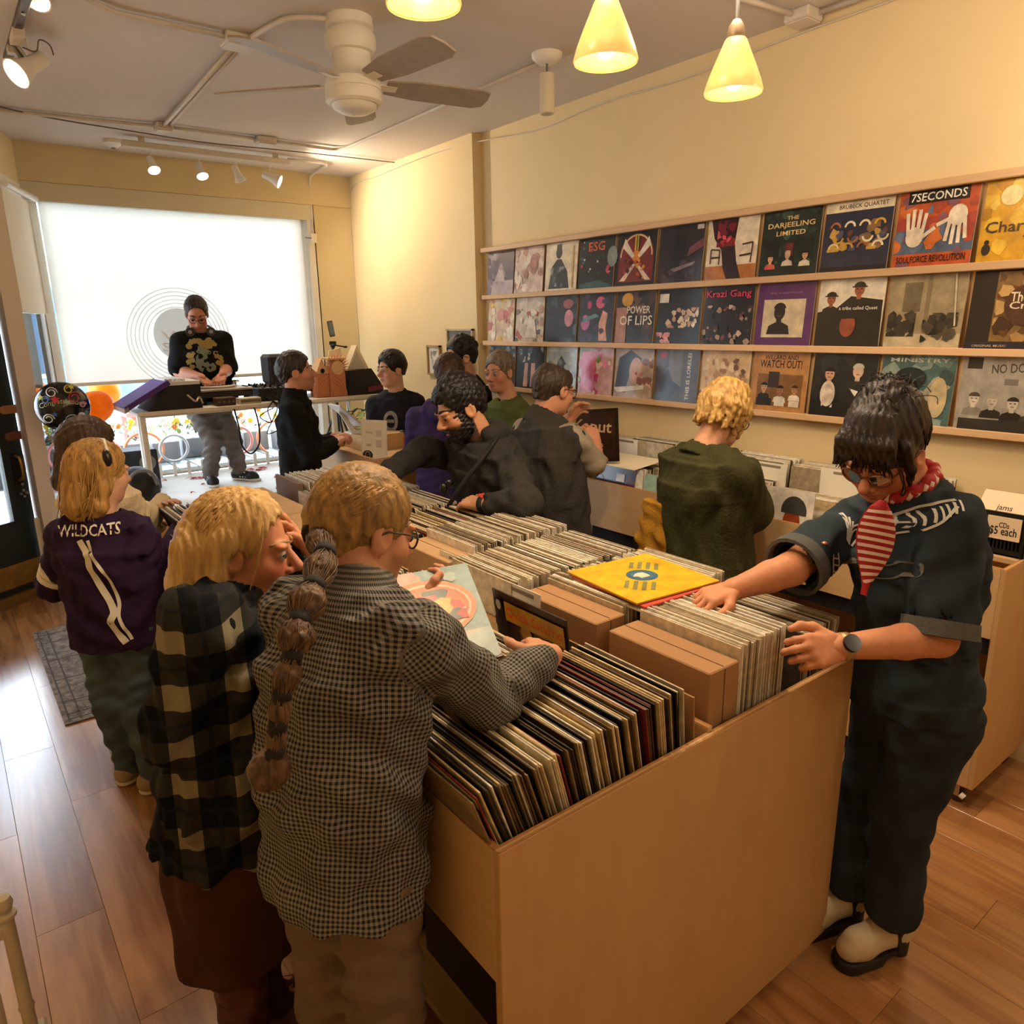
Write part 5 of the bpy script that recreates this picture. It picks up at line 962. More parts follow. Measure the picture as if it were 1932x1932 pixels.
# black gear at the platform's left end
t = thing('gear_bag', 'black duffel bag on the platform behind the cream sweater woman', 'bag', (1.0, 5.7, SZ)); MB().ball((1.02, 5.72, SZ+.13), (.15, .18, .15), 18, 12).build('bag_body', mat('duffel', '#17181B', .6, bump=.2, bscale=14, var=.1), t, True); MB().tube(spline([(.92, 5.55, SZ+.18), (.98, 5.53, SZ+.27), (1.08, 5.54, SZ+.26), (1.12, 5.57, SZ+.16)]), .012, 8).build('bag_strap', mat('strap_grey', '#8A93A0', .6), t)
t = thing('floor_speaker', 'black floor speaker cabinet behind the table legs', 'speaker', (1.2, 6.3, SZ)); MB().rbox((1.00, 6.2, SZ), (1.28, 6.45, SZ+.32), .01).build('speaker_cabinet', mat('speaker_black', '#1A1A19', .6), t); MB().lathe([(0, .004), (.05, .004), (.06, .0)], (1.20, 6.198, SZ+.22), (0, -1, 0), 20).build('woofer', 'steel_grey', t); MB().lathe([(0, .004), (.025, .004), (.03, .0)], (1.20, 6.198, SZ+.10), (0, -1, 0), 16).build('tweeter', 'steel_grey', t)
# balloons
m = bpy.data.materials.new('balloon_orange'); m.use_nodes = True; MATS['balloon_orange'] = m; N = m.node_tree.nodes; L = m.node_tree.links; b = N['Principled BSDF']; b.inputs['Base Color'].default_value = lin('#F59A2A'); b.inputs['Roughness'].default_value = .25; t_ = N.new('ShaderNodeBsdfTranslucent'); t_.inputs[0].default_value = lin('#FFA93C'); mx = N.new('ShaderNodeMixShader'); mx.inputs[0].default_value = .55; L.new(b.outputs[0], mx.inputs[1]); L.new(t_.outputs[0], mx.inputs[2]); L.new(mx.outputs[0], N['Material Output'].inputs[0])
def balloon(px, py, y, r, lab, col, m='balloon_orange'):
    c = at(px, py, y=y); t = thing('balloon', lab, 'balloon', (c.x, c.y, c.z-r))
    MB().lathe([(0, -1.22*r), (.05*r, -1.2*r), (.04*r, -1.1*r), (.35*r, -.9*r), (.72*r, -.6*r), (.95*r, -.2*r), (r, .15*r), (.93*r, .5*r), (.72*r, .8*r), (.4*r, .97*r), (0, 1.02*r)], c, n=28).build('balloon_skin', m or mat('balloon'+col, col, .3, spec=.6), t, True)
    MB().cyl(c+V(0, 0, -1.2*r), (c.x+.05, c.y, SZ), .0015, n=4).build('ribbon', 'white_paint', t); return t, c
balloon(183, 768, 6.1, .115, 'round orange balloon beside the black party balloon', '#EE8A22')
balloon(198, 742, 6.95, .125, 'second orange balloon half hidden behind the shade hem', '#EE8A22')
t = thing('party_balloon', 'black foil party balloon with coloured swirls by the pillar', 'balloon', (.62, 5.8, 1.1)); c = at(118, 767, y=5.75); R = .165; N_ = 28
prof = [(0, -.62*R), (.3*R, -.58*R), (.6*R, -.46*R), (.85*R, -.24*R), (.97*R, -.08*R), (R, 0), (.97*R, .08*R), (.85*R, .24*R), (.6*R, .46*R), (.3*R, .58*R), (0, .62*R)]
vd = (c-Vector((0, 0, CAM_H))).normalized(); fd = -Vector((vd.x, vd.y, 0)).normalized(); sx = Vector((-fd.y, fd.x, 0))
MB().lathe(prof, c, fd, N_).build('balloon_skin', mat('foil_black', '#0C0B10', .18, spec=.8), t, True)
def onb(u, v, l=.002):
    r = math.hypot(u, v)/R; h = np.interp(r, [0, .3, .6, .85, .97, 1], [.62, .58, .46, .24, .08, 0])*R
    return c+sx*u+V(0, 0, v)+fd*(h+l)
cols = ['#E8E2F0', '#D8C84A', '#C83A5A', '#6A8AD0', '#E0A0D0', '#E8E8E8', '#9AC0E0']
for k, (u, v, r) in enumerate(((-.05, .10, .035), (.05, .115, .03), (.075, .06, .04), (-.09, .055, .025), (.12, .01, .02), (-.09, -.07, .035), (.04, -.09, .045), (.10, -.06, .02))):
    MB().tube([onb(u+r*(1-j/26)*math.cos(.6*j), v+r*(1-j/26)*math.sin(.6*j), .003) for j in range(16)], .0035, 5).build('swirl', mat('sw'+cols[k % 7], cols[k % 7], .35), t)
for k, (u, v, r) in enumerate(((-.035, .055, .032), (.02, -.115, .03), (-.115, .07, .022), (-.05, -.04, .02), (.07, .13, .02))):
    MB().prism([onb(u+(r if j % 2 == 0 else r*.45)*math.sin(PI*j/5), v+(r if j % 2 == 0 else r*.45)*math.cos(PI*j/5), .004) for j in range(10)], fd*.002).build('star', mat('star%d' % k, ['#D8304A', '#E8D23A', '#E8E060', '#4A7AC8', '#D8D04A'][k], .35), t)
v_, f_, hh = text_shape('Congratulations', False); b = MB()
b.v = [tuple(onb(-.13+.26*p[0], -.012+.30*p[1]+.03*math.sin(PI*p[0]), .004)) for p in v_]; b.f = f_; b.build('greeting', mat('greet', '#B8C890', .4), t)
b = MB()
for k in range(14): a = PI*(1.15+.7*k/13); b.prism([c+V(0, 0, -.15), c+V(0, 0, -.15)+(sx*math.cos(a)+V(0, 0, math.sin(a)))*.13, c+V(0, 0, -.15)+(sx*math.cos(a+.1)+V(0, 0, math.sin(a+.1)))*.13], fd*.004)
b.build('foil_tassel', mat('tassel', '#B9A890', .3, .5), t)
MB().cyl(c+V(0, 0, -.16), (c.x+.05, c.y+.1, SZ-.1), .0015, n=4).build('ribbon', 'white_paint', t)
# ------------------------------------------------------------------ figures: smooth volumes turned into one skin
f32 = np.float32
def npv(p): return np.array(tuple(p), f32)
def unit(a): a = np.asarray(a, float); return a/(np.linalg.norm(a)+1e-9)
class Vol:
    def __init__(s, lo, hi, v):
        s.v = v; s.lo = np.asarray(lo, f32); n = np.ceil((np.asarray(hi)-s.lo)/v).astype(int)+1
        s.ax = [(s.lo[i]+v*np.arange(n[i])).astype(f32) for i in range(3)]; s.F = np.full(tuple(n), 9, f32)
    def blk(s, lo, hi):
        sl = []
        for i in range(3):
            a = int(np.floor((lo[i]-s.lo[i])/s.v)); b = int(np.ceil((hi[i]-s.lo[i])/s.v))+1
            sl.append(slice(max(a, 0), max(min(b, s.F.shape[i]), 0)))
        if any(q.stop <= q.start for q in sl): return None
        return tuple(sl), s.ax[0][sl[0]][:, None, None], s.ax[1][sl[1]][None, :, None], s.ax[2][sl[2]][None, None, :]
    def put(s, sl, d, k, sub):
        F = s.F[sl]
        if sub:
            if k: h = np.clip(.5-.5*(F+d)/k, 0, 1); s.F[sl] = F*(1-h)-d*h+k*h*(1-h)
            else: s.F[sl] = np.maximum(F, -d)
        else:
            if k: h = np.clip(.5+.5*(F-d)/k, 0, 1); s.F[sl] = F*(1-h)+d*h-k*h*(1-h)
            else: s.F[sl] = np.minimum(F, d)
    def cap(s, a, b, ra, rb=None, k=.01, sub=False):
        rb = ra if rb is None else rb; a = npv(a); b = npv(b); m = max(ra, rb)+k+3*s.v; q = s.blk(np.minimum(a, b)-m, np.maximum(a, b)+m)
        if q is None: return s
        sl, X, Y, Z = q; u = b-a; l2 = float(u@u)+1e-9; x, y, z = X-a[0], Y-a[1], Z-a[2]; t = np.clip((x*u[0]+y*u[1]+z*u[2])/l2, 0, 1)
        d = np.sqrt((x-u[0]*t)**2+(y-u[1]*t)**2+(z-u[2]*t)**2)-(ra+(rb-ra)*t); s.put(sl, d.astype(f32), k, sub); return s
    def chain(s, pts, rad, k=.01, sub=False):
        for i in range(len(pts)-1): s.cap(pts[i], pts[i+1], rad[i], rad[i+1], k, sub)
        return s
    def ell(s, c, r, ax=None, k=.01, sub=False):
        c = npv(c); r = np.asarray((r, r, r) if np.isscalar(r) else r, f32); m = max(r)+k+3*s.v; q = s.blk(c-m, c+m)
        if q is None: return s
        sl, X, Y, Z = q; x, y, z = X-c[0], Y-c[1], Z-c[2]
        A = np.eye(3, dtype=f32) if ax is None else np.asarray(ax, f32)
        p = [(x*A[i][0]+y*A[i][1]+z*A[i][2])/r[i] for i in range(3)]
        k0 = np.sqrt(p[0]**2+p[1]**2+p[2]**2)+1e-6; k1 = np.sqrt((p[0]/r[0])**2+(p[1]/r[1])**2+(p[2]/r[2])**2)+1e-6
        s.put(sl, (k0*(k0-1)/k1).astype(f32), k, sub); return s
    def loft(s, secs, k=.01, pw=2.4, capk=.5):
        """secs: (centre, right axis, half width, half depth)"""
        for i in range(len(secs)-1):
            c0, r0, a0, b0 = secs[i]; c1, r1, a1, b1 = secs[i+1]; c0 = npv(c0); c1 = npv(c1); u = c1-c0; L = float(np.linalg.norm(u))+1e-9; e = u/L
            m = max(a0, a1, b0, b1)+k+3*s.v+.03; q = s.blk(np.minimum(c0, c1)-m, np.maximum(c0, c1)+m)
            if q is None: continue
            sl, X, Y, Z = q; x, y, z = X-c0[0], Y-c0[1], Z-c0[2]; w_ = x*e[0]+y*e[1]+z*e[2]; t = np.clip(w_/L, 0, 1)
            R = unit(np.asarray(r0)+np.asarray(r1)); R = unit(R-e*(R@e)); Fv = np.cross(e, R)
            px = x*R[0]+y*R[1]+z*R[2]; pf = x*Fv[0]+y*Fv[1]+z*Fv[2]; a = a0+(a1-a0)*t; b = b0+(b1-b0)*t
            x0 = .03 if i else 0; x1 = .03 if i < len(secs)-2 else 0
            ov = np.where(w_ < -x0, -w_-x0, np.where(w_ > L+x1, w_-L-x1, 0))
            rr = ((np.abs(px)/a)**pw+(np.abs(pf)/b)**pw)**(1/pw); mn = np.minimum(a, b)
            d = np.where(ov > 0, np.hypot(np.maximum((rr-1)*mn, 0), ov)+np.where(rr < 1, 0, 0), (rr-1)*mn)
            s.put(sl, d.astype(f32), k*.25 if i else 0.0, False)
        return s
    def half(s, p, n, k=.0):
        """keep the side opposite to n"""
        p = npv(p); n = unit(n); d = ((s.ax[0]-p[0])*n[0])[:, None, None]+((s.ax[1]-p[1])*n[1])[None, :, None]+((s.ax[2]-p[2])*n[2])[None, None, :]
        s.F = np.maximum(s.F, d.astype(f32)); return s
    def wrinkle(s, amp, wl=(.05, .16), seed=0, n=6, sq=(1, 1, 1)):
        q = np.random.RandomState(seed); I = np.nonzero(np.abs(s.F) < 3*s.v+amp*3); P = [s.ax[i][I[i]] for i in range(3)]; o = np.zeros(len(I[0]), f32)
        for j in range(n):
            d = unit(q.randn(3)*np.array(sq)); w_ = 2*PI/q.uniform(*wl); ph = q.uniform(0, 6.28)
            o += np.sin(w_*(P[0]*d[0]+P[1]*d[1]+P[2]*d[2])+ph+1.5*np.sin(P[2]*17+j))
        s.F[I] += (amp*o/math.sqrt(n)).astype(f32); return s
    def mesh(s):
        F = s.F; S = F < 0; n = S.astype(np.int8); c = n[:-1, :-1, :-1]+n[1:, :-1, :-1]+n[:-1, 1:, :-1]+n[1:, 1:, :-1]+n[:-1, :-1, 1:]+n[1:, :-1, 1:]+n[:-1, 1:, 1:]+n[1:, 1:, 1:]
        act = (c > 0) & (c < 8); I = np.argwhere(act)
        if len(I) == 0: return np.zeros((0, 3)), np.zeros((0, 4), int)
        idx = np.full(act.shape, -1, np.int32); idx[act] = np.arange(len(I)); C = [(0, 0, 0), (1, 0, 0), (0, 1, 0), (1, 1, 0), (0, 0, 1), (1, 0, 1), (0, 1, 1), (1, 1, 1)]
        f = [F[I[:, 0]+a, I[:, 1]+b, I[:, 2]+d] for a, b, d in C]; acc = np.zeros((len(I), 3)); cnt = np.zeros(len(I))
        for a in range(8):
            for b in range(a+1, 8):
                df = [C[b][i]-C[a][i] for i in range(3)]
                if sum(df) == 1 and min(df) >= 0:
                    m = (f[a] < 0) != (f[b] < 0); t = np.where(m, f[a]/np.where(m, f[a]-f[b], 1), 0)
                    for i in range(3): acc[:, i] += m*(C[a][i]+df[i]*t)
                    cnt += m
        Vv = s.lo+s.v*(I+acc/cnt[:, None]); Q = []
        for ax in range(3):
            o1, o2 = (ax+1) % 3, (ax+2) % 3; s0 = [slice(None)]*3; s1 = [slice(None)]*3; s0[ax] = slice(0, -1); s1[ax] = slice(1, None)
            A0 = S[tuple(s0)]; E = np.argwhere(A0 != S[tuple(s1)]); E = E[(E[:, o1] > 0) & (E[:, o2] > 0) & (E[:, o1] < F.shape[o1]-1) & (E[:, o2] < F.shape[o2]-1)]
            if not len(E): continue
            def cell(d1, d2): e = E.copy(); e[:, o1] += d1; e[:, o2] += d2; return idx[e[:, 0], e[:, 1], e[:, 2]]
            q = np.stack([cell(-1, -1), cell(0, -1), cell(0, 0), cell(-1, 0)], 1); fl = ~A0[E[:, 0], E[:, 1], E[:, 2]]; q[fl] = q[fl][:, ::-1]; Q.append(q[(q >= 0).all(1)])
        return Vv, np.concatenate(Q)
def mesh_of(name, parts, m, parent, attrs=None, col=None):
    """parts: list of (verts, quads); joined into one mesh"""
    vs = np.concatenate([p[0] for p in parts]); off = 0; qs = []
    for v, q in parts: qs.append(q+off); off += len(v)
    qs = np.concatenate(qs); loc = Vector((0, 0, 0)); p = parent
    while p is not None: loc += p.location; p = p.parent
    me = bpy.data.meshes.new(name); me.vertices.add(len(vs)); me.vertices.foreach_set('co', (vs-np.array(loc)).astype(f32).ravel())
    me.loops.add(len(qs)*4); me.loops.foreach_set('vertex_index', qs.ravel().astype(np.int32)); me.polygons.add(len(qs)); me.polygons.foreach_set('loop_start', np.arange(0, len(qs)*4, 4, dtype=np.int32))
    me.polygons.foreach_set('use_smooth', np.ones(len(qs), bool)); me.update(calc_edges=True)
    if attrs:
        for k, a in attrs.items(): at_ = me.attributes.new(k, 'FLOAT', 'POINT'); at_.data.foreach_set('value', a.astype(f32))
    if col is not None: ca = me.color_attributes.new('Col', 'FLOAT_COLOR', 'POINT'); ca.data.foreach_set('color', np.concatenate([col, np.ones((len(col), 1))], 1).astype(f32).ravel())
    me.materials.append(m if not isinstance(m, str) else mat(m)); o = bpy.data.objects.new(name, me); COL.objects.link(o); o.parent = parent; return o
def bone_uv(V_, bones):
    """bones: (a, b, ref, r0, u0, v0): pattern coordinates that follow the limbs"""
    best = np.full(len(V_), 9e9); U = np.zeros(len(V_)); W_ = np.zeros(len(V_))
    for a, b, ref, r0, u0, v0, rad in bones:
        a = npv(a); b = npv(b); e = unit(b-a); L = np.linalg.norm(b-a); P = V_-a; t = np.clip(P@e, 0, L); q = P-np.outer(t, e); d = np.linalg.norm(q, axis=1)/rad
        X = unit(np.asarray(ref)-e*(np.asarray(ref)@e)); Y = np.cross(e, X); ang = np.arctan2(q@Y, q@X); m = d < best; best[m] = d[m]; U[m] = (u0+r0*ang)[m]; W_[m] = (v0+(P@e))[m]
    return U, W_
# -------- materials for cloth, skin and hair
mat('skin', attr='Col', rough=.55, spec=.35, var=.10, scale=60)
def cloth(name, col, rough=.85, bump=.35, bs=260, var=.18, scale=9, sheen=.0): return mat(name, col, rough, spec=.2, var=var, scale=scale, bump=bump, bscale=bs, sheen=sheen)
def hairm(name, c1, c2, st=(60, 60, 8)): return mat(name, c1, .45, spec=.4, col2=c2, scale=1.0, stretch=st, bump=.5, detail=5)
def pattern(name, kind, c):
    """woven pattern from the gu/gv cloth coordinates"""
    m = bpy.data.materials.new(name); m.use_nodes = True; MATS[name] = m; N = m.node_tree.nodes; L = m.node_tree.links; b = N['Principled BSDF']; b.inputs['Roughness'].default_value = .9; b.inputs['Specular IOR Level'].default_value = .15
    def attr(n): a = N.new('ShaderNodeAttribute'); a.attribute_name = n; return a.outputs['Fac']
    def mth(op, a, b_=None, c_=None):
        n = N.new('ShaderNodeMath'); n.operation = op
        for i, x in enumerate((a, b_, c_)):
            if x is None: continue
            if isinstance(x, (int, float)): n.inputs[i].default_value = x
            else: L.new(x, n.inputs[i])
        return n.outputs[0]
    def mixc(f, a, b_):
        n = N.new('ShaderNodeMix'); n.data_type = 'RGBA'; L.new(f, n.inputs[0]) if not isinstance(f, float) else None
        for i, x in ((6, a), (7, b_)):
            if isinstance(x, str): n.inputs[i].default_value = lin(x)
            else: L.new(x, n.inputs[i])
        return n.outputs[2]
    U, W_ = attr('gu'), attr('gv'); tc = N.new('ShaderNodeTexCoord'); nz = N.new('ShaderNodeTexNoise'); nz.inputs['Scale'].default_value = 14; nz.inputs['Detail'].default_value = 4; L.new(tc.outputs['Object'], nz.inputs[0])
    if kind == 'check':
        s_ = .0046; fu = mth('PINGPONG', U, s_); fv = mth('PINGPONG', W_, s_); a = mth('GREATER_THAN', fu, s_*.5); d = mth('GREATER_THAN', fv, s_*.5); f = mth('MULTIPLY', mth('ADD', a, d), .5)
        col = mixc(f, c[0], c[1])
    elif kind == 'plaid':
        wu = mth('WRAP', U, .116, 0.0); wv = mth('WRAP', W_, .116, 0.0)
        def band(x, lo, hi): return mth('MULTIPLY', mth('GREATER_THAN', x, lo), mth('LESS_THAN', x, hi))
        a = band(wu, .0, .046); d = band(wv, .0, .046); f = mth('MULTIPLY', mth('ADD', a, d), .5); col = mixc(f, c[0], c[1])
        both = mth('MULTIPLY', a, d); col = mixc(both, col, c[2]); th = mth('MAXIMUM', band(wu, .076, .086), band(wv, .076, .086)); col = mixc(mth('MULTIPLY', th, .6), col, c[3])
    elif kind == 'floral':
        vo = N.new('ShaderNodeTexVoronoi'); vo.inputs['Scale'].default_value = 38; L.new(tc.outputs['Object'], vo.inputs[0]); col = mixc(mth('LESS_THAN', vo.outputs['Distance'], .28), c[0], c[1])
    elif kind == 'denim':
        n2 = N.new('ShaderNodeTexNoise'); n2.inputs['Scale'].default_value = 5; n2.inputs['Detail'].default_value = 6; L.new(tc.outputs['Object'], n2.inputs[0]); col = mixc(n2.outputs[0], c[0], c[1])
    mr = N.new('ShaderNodeMapRange'); mr.inputs[1].default_value = .3; mr.inputs[2].default_value = .7; mr.inputs[3].default_value = .78; mr.inputs[4].default_value = 1.08; L.new(nz.outputs[0], mr.inputs[0])
    mm = N.new('ShaderNodeMix'); mm.data_type = 'RGBA'; mm.blend_type = 'MULTIPLY'; mm.inputs[0].default_value = 1; L.new(col, mm.inputs[6]); L.new(mr.outputs[0], mm.inputs[7]); L.new(mm.outputs[2], b.inputs['Base Color'])
    n3 = N.new('ShaderNodeTexNoise'); n3.inputs['Scale'].default_value = 300; L.new(tc.outputs['Object'], n3.inputs[0]); bp = N.new('ShaderNodeBump'); bp.inputs['Strength'].default_value = .3; bp.inputs['Distance'].default_value = .005; L.new(n3.outputs[0], bp.inputs['Height']); L.new(bp.outputs[0], b.inputs['Normal'])
    return m

class Fig:
    """one person: joints in the world, then skin, clothes, hair, extras"""
    def __init__(s, label, x, y, z=0.0, hv=.0042, bv=.008):
        s.root = thing('person', label, 'person', (x, y, z)); s.x, s.y, s.z = x, y, z; s.h = np.array([x, y])/math.hypot(x, y); s.D = math.hypot(x, y); s.hv, s.bv = hv, bv; s.B = {}
    def J(s, px, py, off=0.0):
        q = RM.T @ np.array([(px-966)/FPX, -(py-966)/FPX, 1.0]); t = (s.D+off)/(q[0]*s.h[0]+q[1]*s.h[1]); return np.array([q[0]*t, q[1]*t, q[2]*t+CAM_H])
    def head_at(s, c, az, pitch=0, roll=0, k=1.0):
        az, p, r = math.radians(az), math.radians(pitch), math.radians(roll); f = np.array([math.sin(az)*math.cos(p), math.cos(az)*math.cos(p), math.sin(p)]); R0 = np.array([math.cos(az), -math.sin(az), 0]); u0 = np.cross(R0, f)
        R = R0*math.cos(r)+u0*math.sin(r); s.hc = np.asarray(c, float); s.hR, s.hF, s.hU, s.hk = R, f, np.cross(R, f), k; s.hA = np.stack([s.hR, s.hF, s.hU])
    def L(s, r, f, u): return s.hc+(s.hR*r+s.hF*f+s.hU*u)*s.hk
    def hvol(s, pad=.0, v=None, low=.17, top=.15): return Vol(s.hc-np.array([.17+pad, .17+pad, low+pad])*s.hk, s.hc+np.array([.17+pad, .17+pad, top+pad])*s.hk, v or s.hv)
    def skin_head(s, nose=1.0, jaw=1.0, lids=True, brow=1.0):
        k = s.hk; V_ = s.hvol(); A = s.hA; L = s.L; e = lambda c, r, kk=.012, sub=False: V_.ell(L(*c), tuple(q*k for q in r), A, kk*k, sub)
        V_.ell(L(0, -.014, .034), (.073*k, .093*k, .080*k), A, 0); e((0, .028, -.028), (.061, .066, .088), .02); e((0, .050, -.088*jaw), (.036, .034, .028), .03); e((0, .01, -.07), (.055, .055, .04), .03)
        for q in (-1, 1):
            e((q*.036, .058, -.032), (.026, .026, .026), .02); e((q*.028, .082, .021), (.024, .013*brow, .009), .012); e((q*.031, .095, .001), (.019, .016, .011), .010, True)
            e((q*.031, .0775, .001), (.0150, .0150, .0150), .004)
            e((q*.0745, -.008, -.006), (.010, .024, .034), .006); e((q*.082, -.002, -.004), (.006, .013, .020), .004, True)
            e((q*.012, .099, -.036), (.0085, .010, .008), .006)
        V_.cap(L(0, .086, .010), L(0, .086+.028*nose, -.027), .0085*k, .0125*k, .008*k)
        e((0, .089, -.058), (.022, .011, .0062), .006); e((0, .087, -.0705), (.019, .011, .0072), .006); e((0, .101, -.0645), (.024, .008, .0016), .003, True); e((0, .083, -.049), (.006, .012, .008), .006)
        V_.cap(L(0, -.028, -.05), s.nb, .052*k, .058*k, .03*k); V_.half(s.nb-np.array([0, 0, .03]), (0, 0, -1)); return V_
    def hand(s, wr, d, n, side, k=1.0, curl=(.3, .4, .4, .45), thumb=.5, spread=.10):
        """wr wrist, d finger direction, n back-of-hand normal, side +1: thumb toward d x n"""
        d = unit(d); n = unit(np.asarray(n)-d*(np.asarray(n)@d)); t = np.cross(d, n)*side; wr = np.asarray(wr, float); V_ = Vol(wr-.24*k, wr+.24*k, min(s.hv, .0045) if s.hv < .006 else s.hv); k_ = k
        kn = []
        for i, o in enumerate((.030, .010, -.011, -.030)):
            b = wr+d*(.088-.008*abs(i-1))*k+t*o*k; kn.append(b); V_.cap(wr+t*o*.55*k, b, .0165*k, .0125*k, .014*k)
        for i, (b, ln) in enumerate(zip(kn, (.072, .080, .075, .058))):
            a = curl[i]; dd = unit(d+t*spread*(1.5-i)); p = b; ang = .25*a
            for j, (f_, r0, r1) in enumerate(((.44, .0100, .0092), (.31, .0092, .0084), (.25, .0084, .0070))):
                ang += a*(1.0 if j else .7); q = p+(dd*math.cos(ang)-n*math.sin(ang))*ln*f_*k; V_.cap(p, q, r0*k, r1*k, .004*k); p = q
        p0 = wr+d*.022*k+t*.026*k; p1 = p0+unit(d*.75+t*.75-n*.25)*.042*k; p2 = p1+unit(d*(.6+.4*thumb)+t*(.7-1.0*thumb)-n*.35*thumb)*.032*k; p3 = p2+unit(d*(.7+.4*thumb)+t*(.4-1.1*thumb)-n*.4*thumb)*.026*k
        V_.chain([p0, p1, p2, p3], [.0155*k, .0120*k, .0105*k, .0080*k], .008*k); return V_
    def build_skin(s, tone, lip='#A85A50', blush=.12, hands=(), arms=True, beard=None, head_kw={}):
        """one continuous body: head, neck, trunk, arms, hands and legs"""
        B = s.B; P = []; H = s.skin_head(**head_kw); hv = H.mesh(); P.append(hv)
        pts = [npv(p) for p in B.values()]; lo = np.min(pts, 0)-.22; hi = np.max(pts, 0)+.12; V_ = Vol(lo, hi, .011)
        V_.loft(s.torso(-.028), .02)
        for q in 'LR':
            V_.cap(s.nb+np.array([0, 0, -.05]), B['sh'+q]-np.array([0, 0, .012]), .03, .036, .03)
            V_.cap(B['hp'+q], B['kn'+q], .075, .052, .02).cap(B['kn'+q], B['an'+q], .050, .036, .02); V_.cap(B['an'+q], B['an'+q]+s.toe[q]*.10-np.array([0, 0, .04]), .035, .03, .02)
        V_.cap(s.nb-np.array([0, 0, .05]), s.nb+np.array([0, 0, .0]), .05, .05, .02); P.append(V_.mesh())
        for q in 'LR':
            a, b, c = B['sh'+q], B['el'+q], B['wr'+q]; pts = np.array([a, b, c]); Va = Vol(pts.min(0)-.11, pts.max(0)+.11, .0065 if s.hv < .0055 else .009); rs = s.armr
            Va.cap(a, b, .052*rs, .043*rs, .01).cap(b, b+(c-b)*.35, .043*rs, .042*rs, .015).cap(b+(c-b)*.35, c, .042*rs, .0285*rs, .01).cap(c, c+unit(c-b)*.02, .0285*rs, .026*rs, .01); P.append(Va.mesh())
        for hd in hands: P.append(hd.mesh())
        vs = np.concatenate([p[0] for p in P]); col = np.tile(np.array(lin(tone)[:3]), (len(vs), 1)); n = len(hv[0]); q = (hv[0]-s.hc)/s.hk; r_, f_, u_ = q@s.hR, q@s.hF, q@s.hU
        def bl(m, c, a): w_ = np.clip(m, 0, 1)[:, None]*a; col[:n] = col[:n]*(1-w_)+np.array(lin(c)[:3])*w_
        bl(1.6-np.hypot(np.hypot((np.abs(r_)-.038)/.022, (u_+.03)/.02), (f_-.07)/.03), '#B4503E', blush*2); bl(1.5-np.hypot((u_+.036)/.014, r_/.018)-(f_ < .085)*9, '#B0503E', blush*1.6)
        bl(1.7-np.hypot(r_/.017, (u_+.0645)/.0105)-(f_ < .082)*9, lip, .75); bl(1.4-np.hypot((np.abs(r_)-.031)/.02, (u_-.0)/.014)-(f_ < .06)*9, '#7A4436', .35)
        if beard: bl(((u_ < -.035)*1.0*(f_ > -.01)*(np.abs(r_) < .075)*np.clip((-.028-u_)/.02, 0, 1))*(1-np.clip(1.5-np.hypot(r_/.02, (u_+.0645)/.011), 0, 1)), beard[0], beard[1])
        o = mesh_of('body', P, 'skin', s.root, None, col); s.body = o
        return o
    def eyes(s, iris='#3A2A1C', half=.5, brows='#2A1C14', bw=.0042, gaze=(0, 0)):
        k = s.hk
        for q in (-1, 1):
            b = MB(); c = s.L(q*.031, .0785, .001); b.ball(c, (.0148 if half > .3 else .0125)*k, 12, 8); ey = b.build('eye', mat('eye_white', '#B9B0A8', .3), s.root, True)
            g = unit(s.hF+s.hR*gaze[0]+s.hU*gaze[1]); MB().lathe([(0, .0152*k), (.0045*k, .0150*k), (.0068*k, .0142*k)], c, g, 12).build('iris', mat('iris'+iris, iris, .15), ey, True)
            sk = s.body.data.materials[0]
            MB().tube([s.L(q*(.012+.036*t), .0945-.034*t**1.7, .022+.008*math.sin(PI*(.25+.75*t))) for t in np.linspace(0, 1, 7)], bw*k, 6, radii=[bw*k*(.7+.5*math.sin(PI*(.2+.75*t))) for t in np.linspace(0, 1, 7)]).build('eyebrow', mat('brow'+brows, brows, .7), s.root, True)
            lu = lambda t: (.002+half*.010*math.sin(PI*t)) if half > .3 else (-.001-.006*math.sin(PI*t))
            MB().tube([s.L(q*(.0195+.023*t), .0785+math.sqrt(max(.0154**2-(.0195+.023*t-.031)**2-lu(t)**2, 0)), lu(t)) for t in np.linspace(0, 1, 7)], .0017*k, 5).build('lash_line', mat('lash', '#2A1A14', .7), s.root, True)
    def glasses(s, col='#2A1A16', r=.0235, th=.0022, flat=.8):
        k = s.hk; m = mat('glasses'+col, col, .3); t = thing('g', None, None); bpy.data.objects.remove(t); b = MB()
        for q in (-1, 1): b.tube([s.L(q*.032+r*math.cos(a), .104-.25*abs(q*.032+r*math.cos(a))*abs(q*.032+r*math.cos(a))*14, -.002+r*flat*math.sin(a)) for a in np.linspace(0, 2*PI, 20, endpoint=False)], th*k, 6, True)
        b.tube([s.L(-.010, .106, .004), s.L(0, .109, .007), s.L(.010, .106, .004)], th*k, 6)
        for q in (-1, 1): b.tube([s.L(q*.056, .092, .004), s.L(q*.074, .05, .006), s.L(q*.080, .0, .006), s.L(q*.080, -.022, -.006)], th*.9*k, 6)
        g = b.build('glasses', m, s.root, True); l = MB()
        for q in (-1, 1): l.quad(*[s.L(q*.032+r*.95*math.cos(a), .1035-.25*abs(q*.032+r*math.cos(a))**2*14, -.002+r*.95*flat*math.sin(a)) for a in np.linspace(0, 2*PI, 14, endpoint=False)])
        l.build('lens', 'window_glass', g)
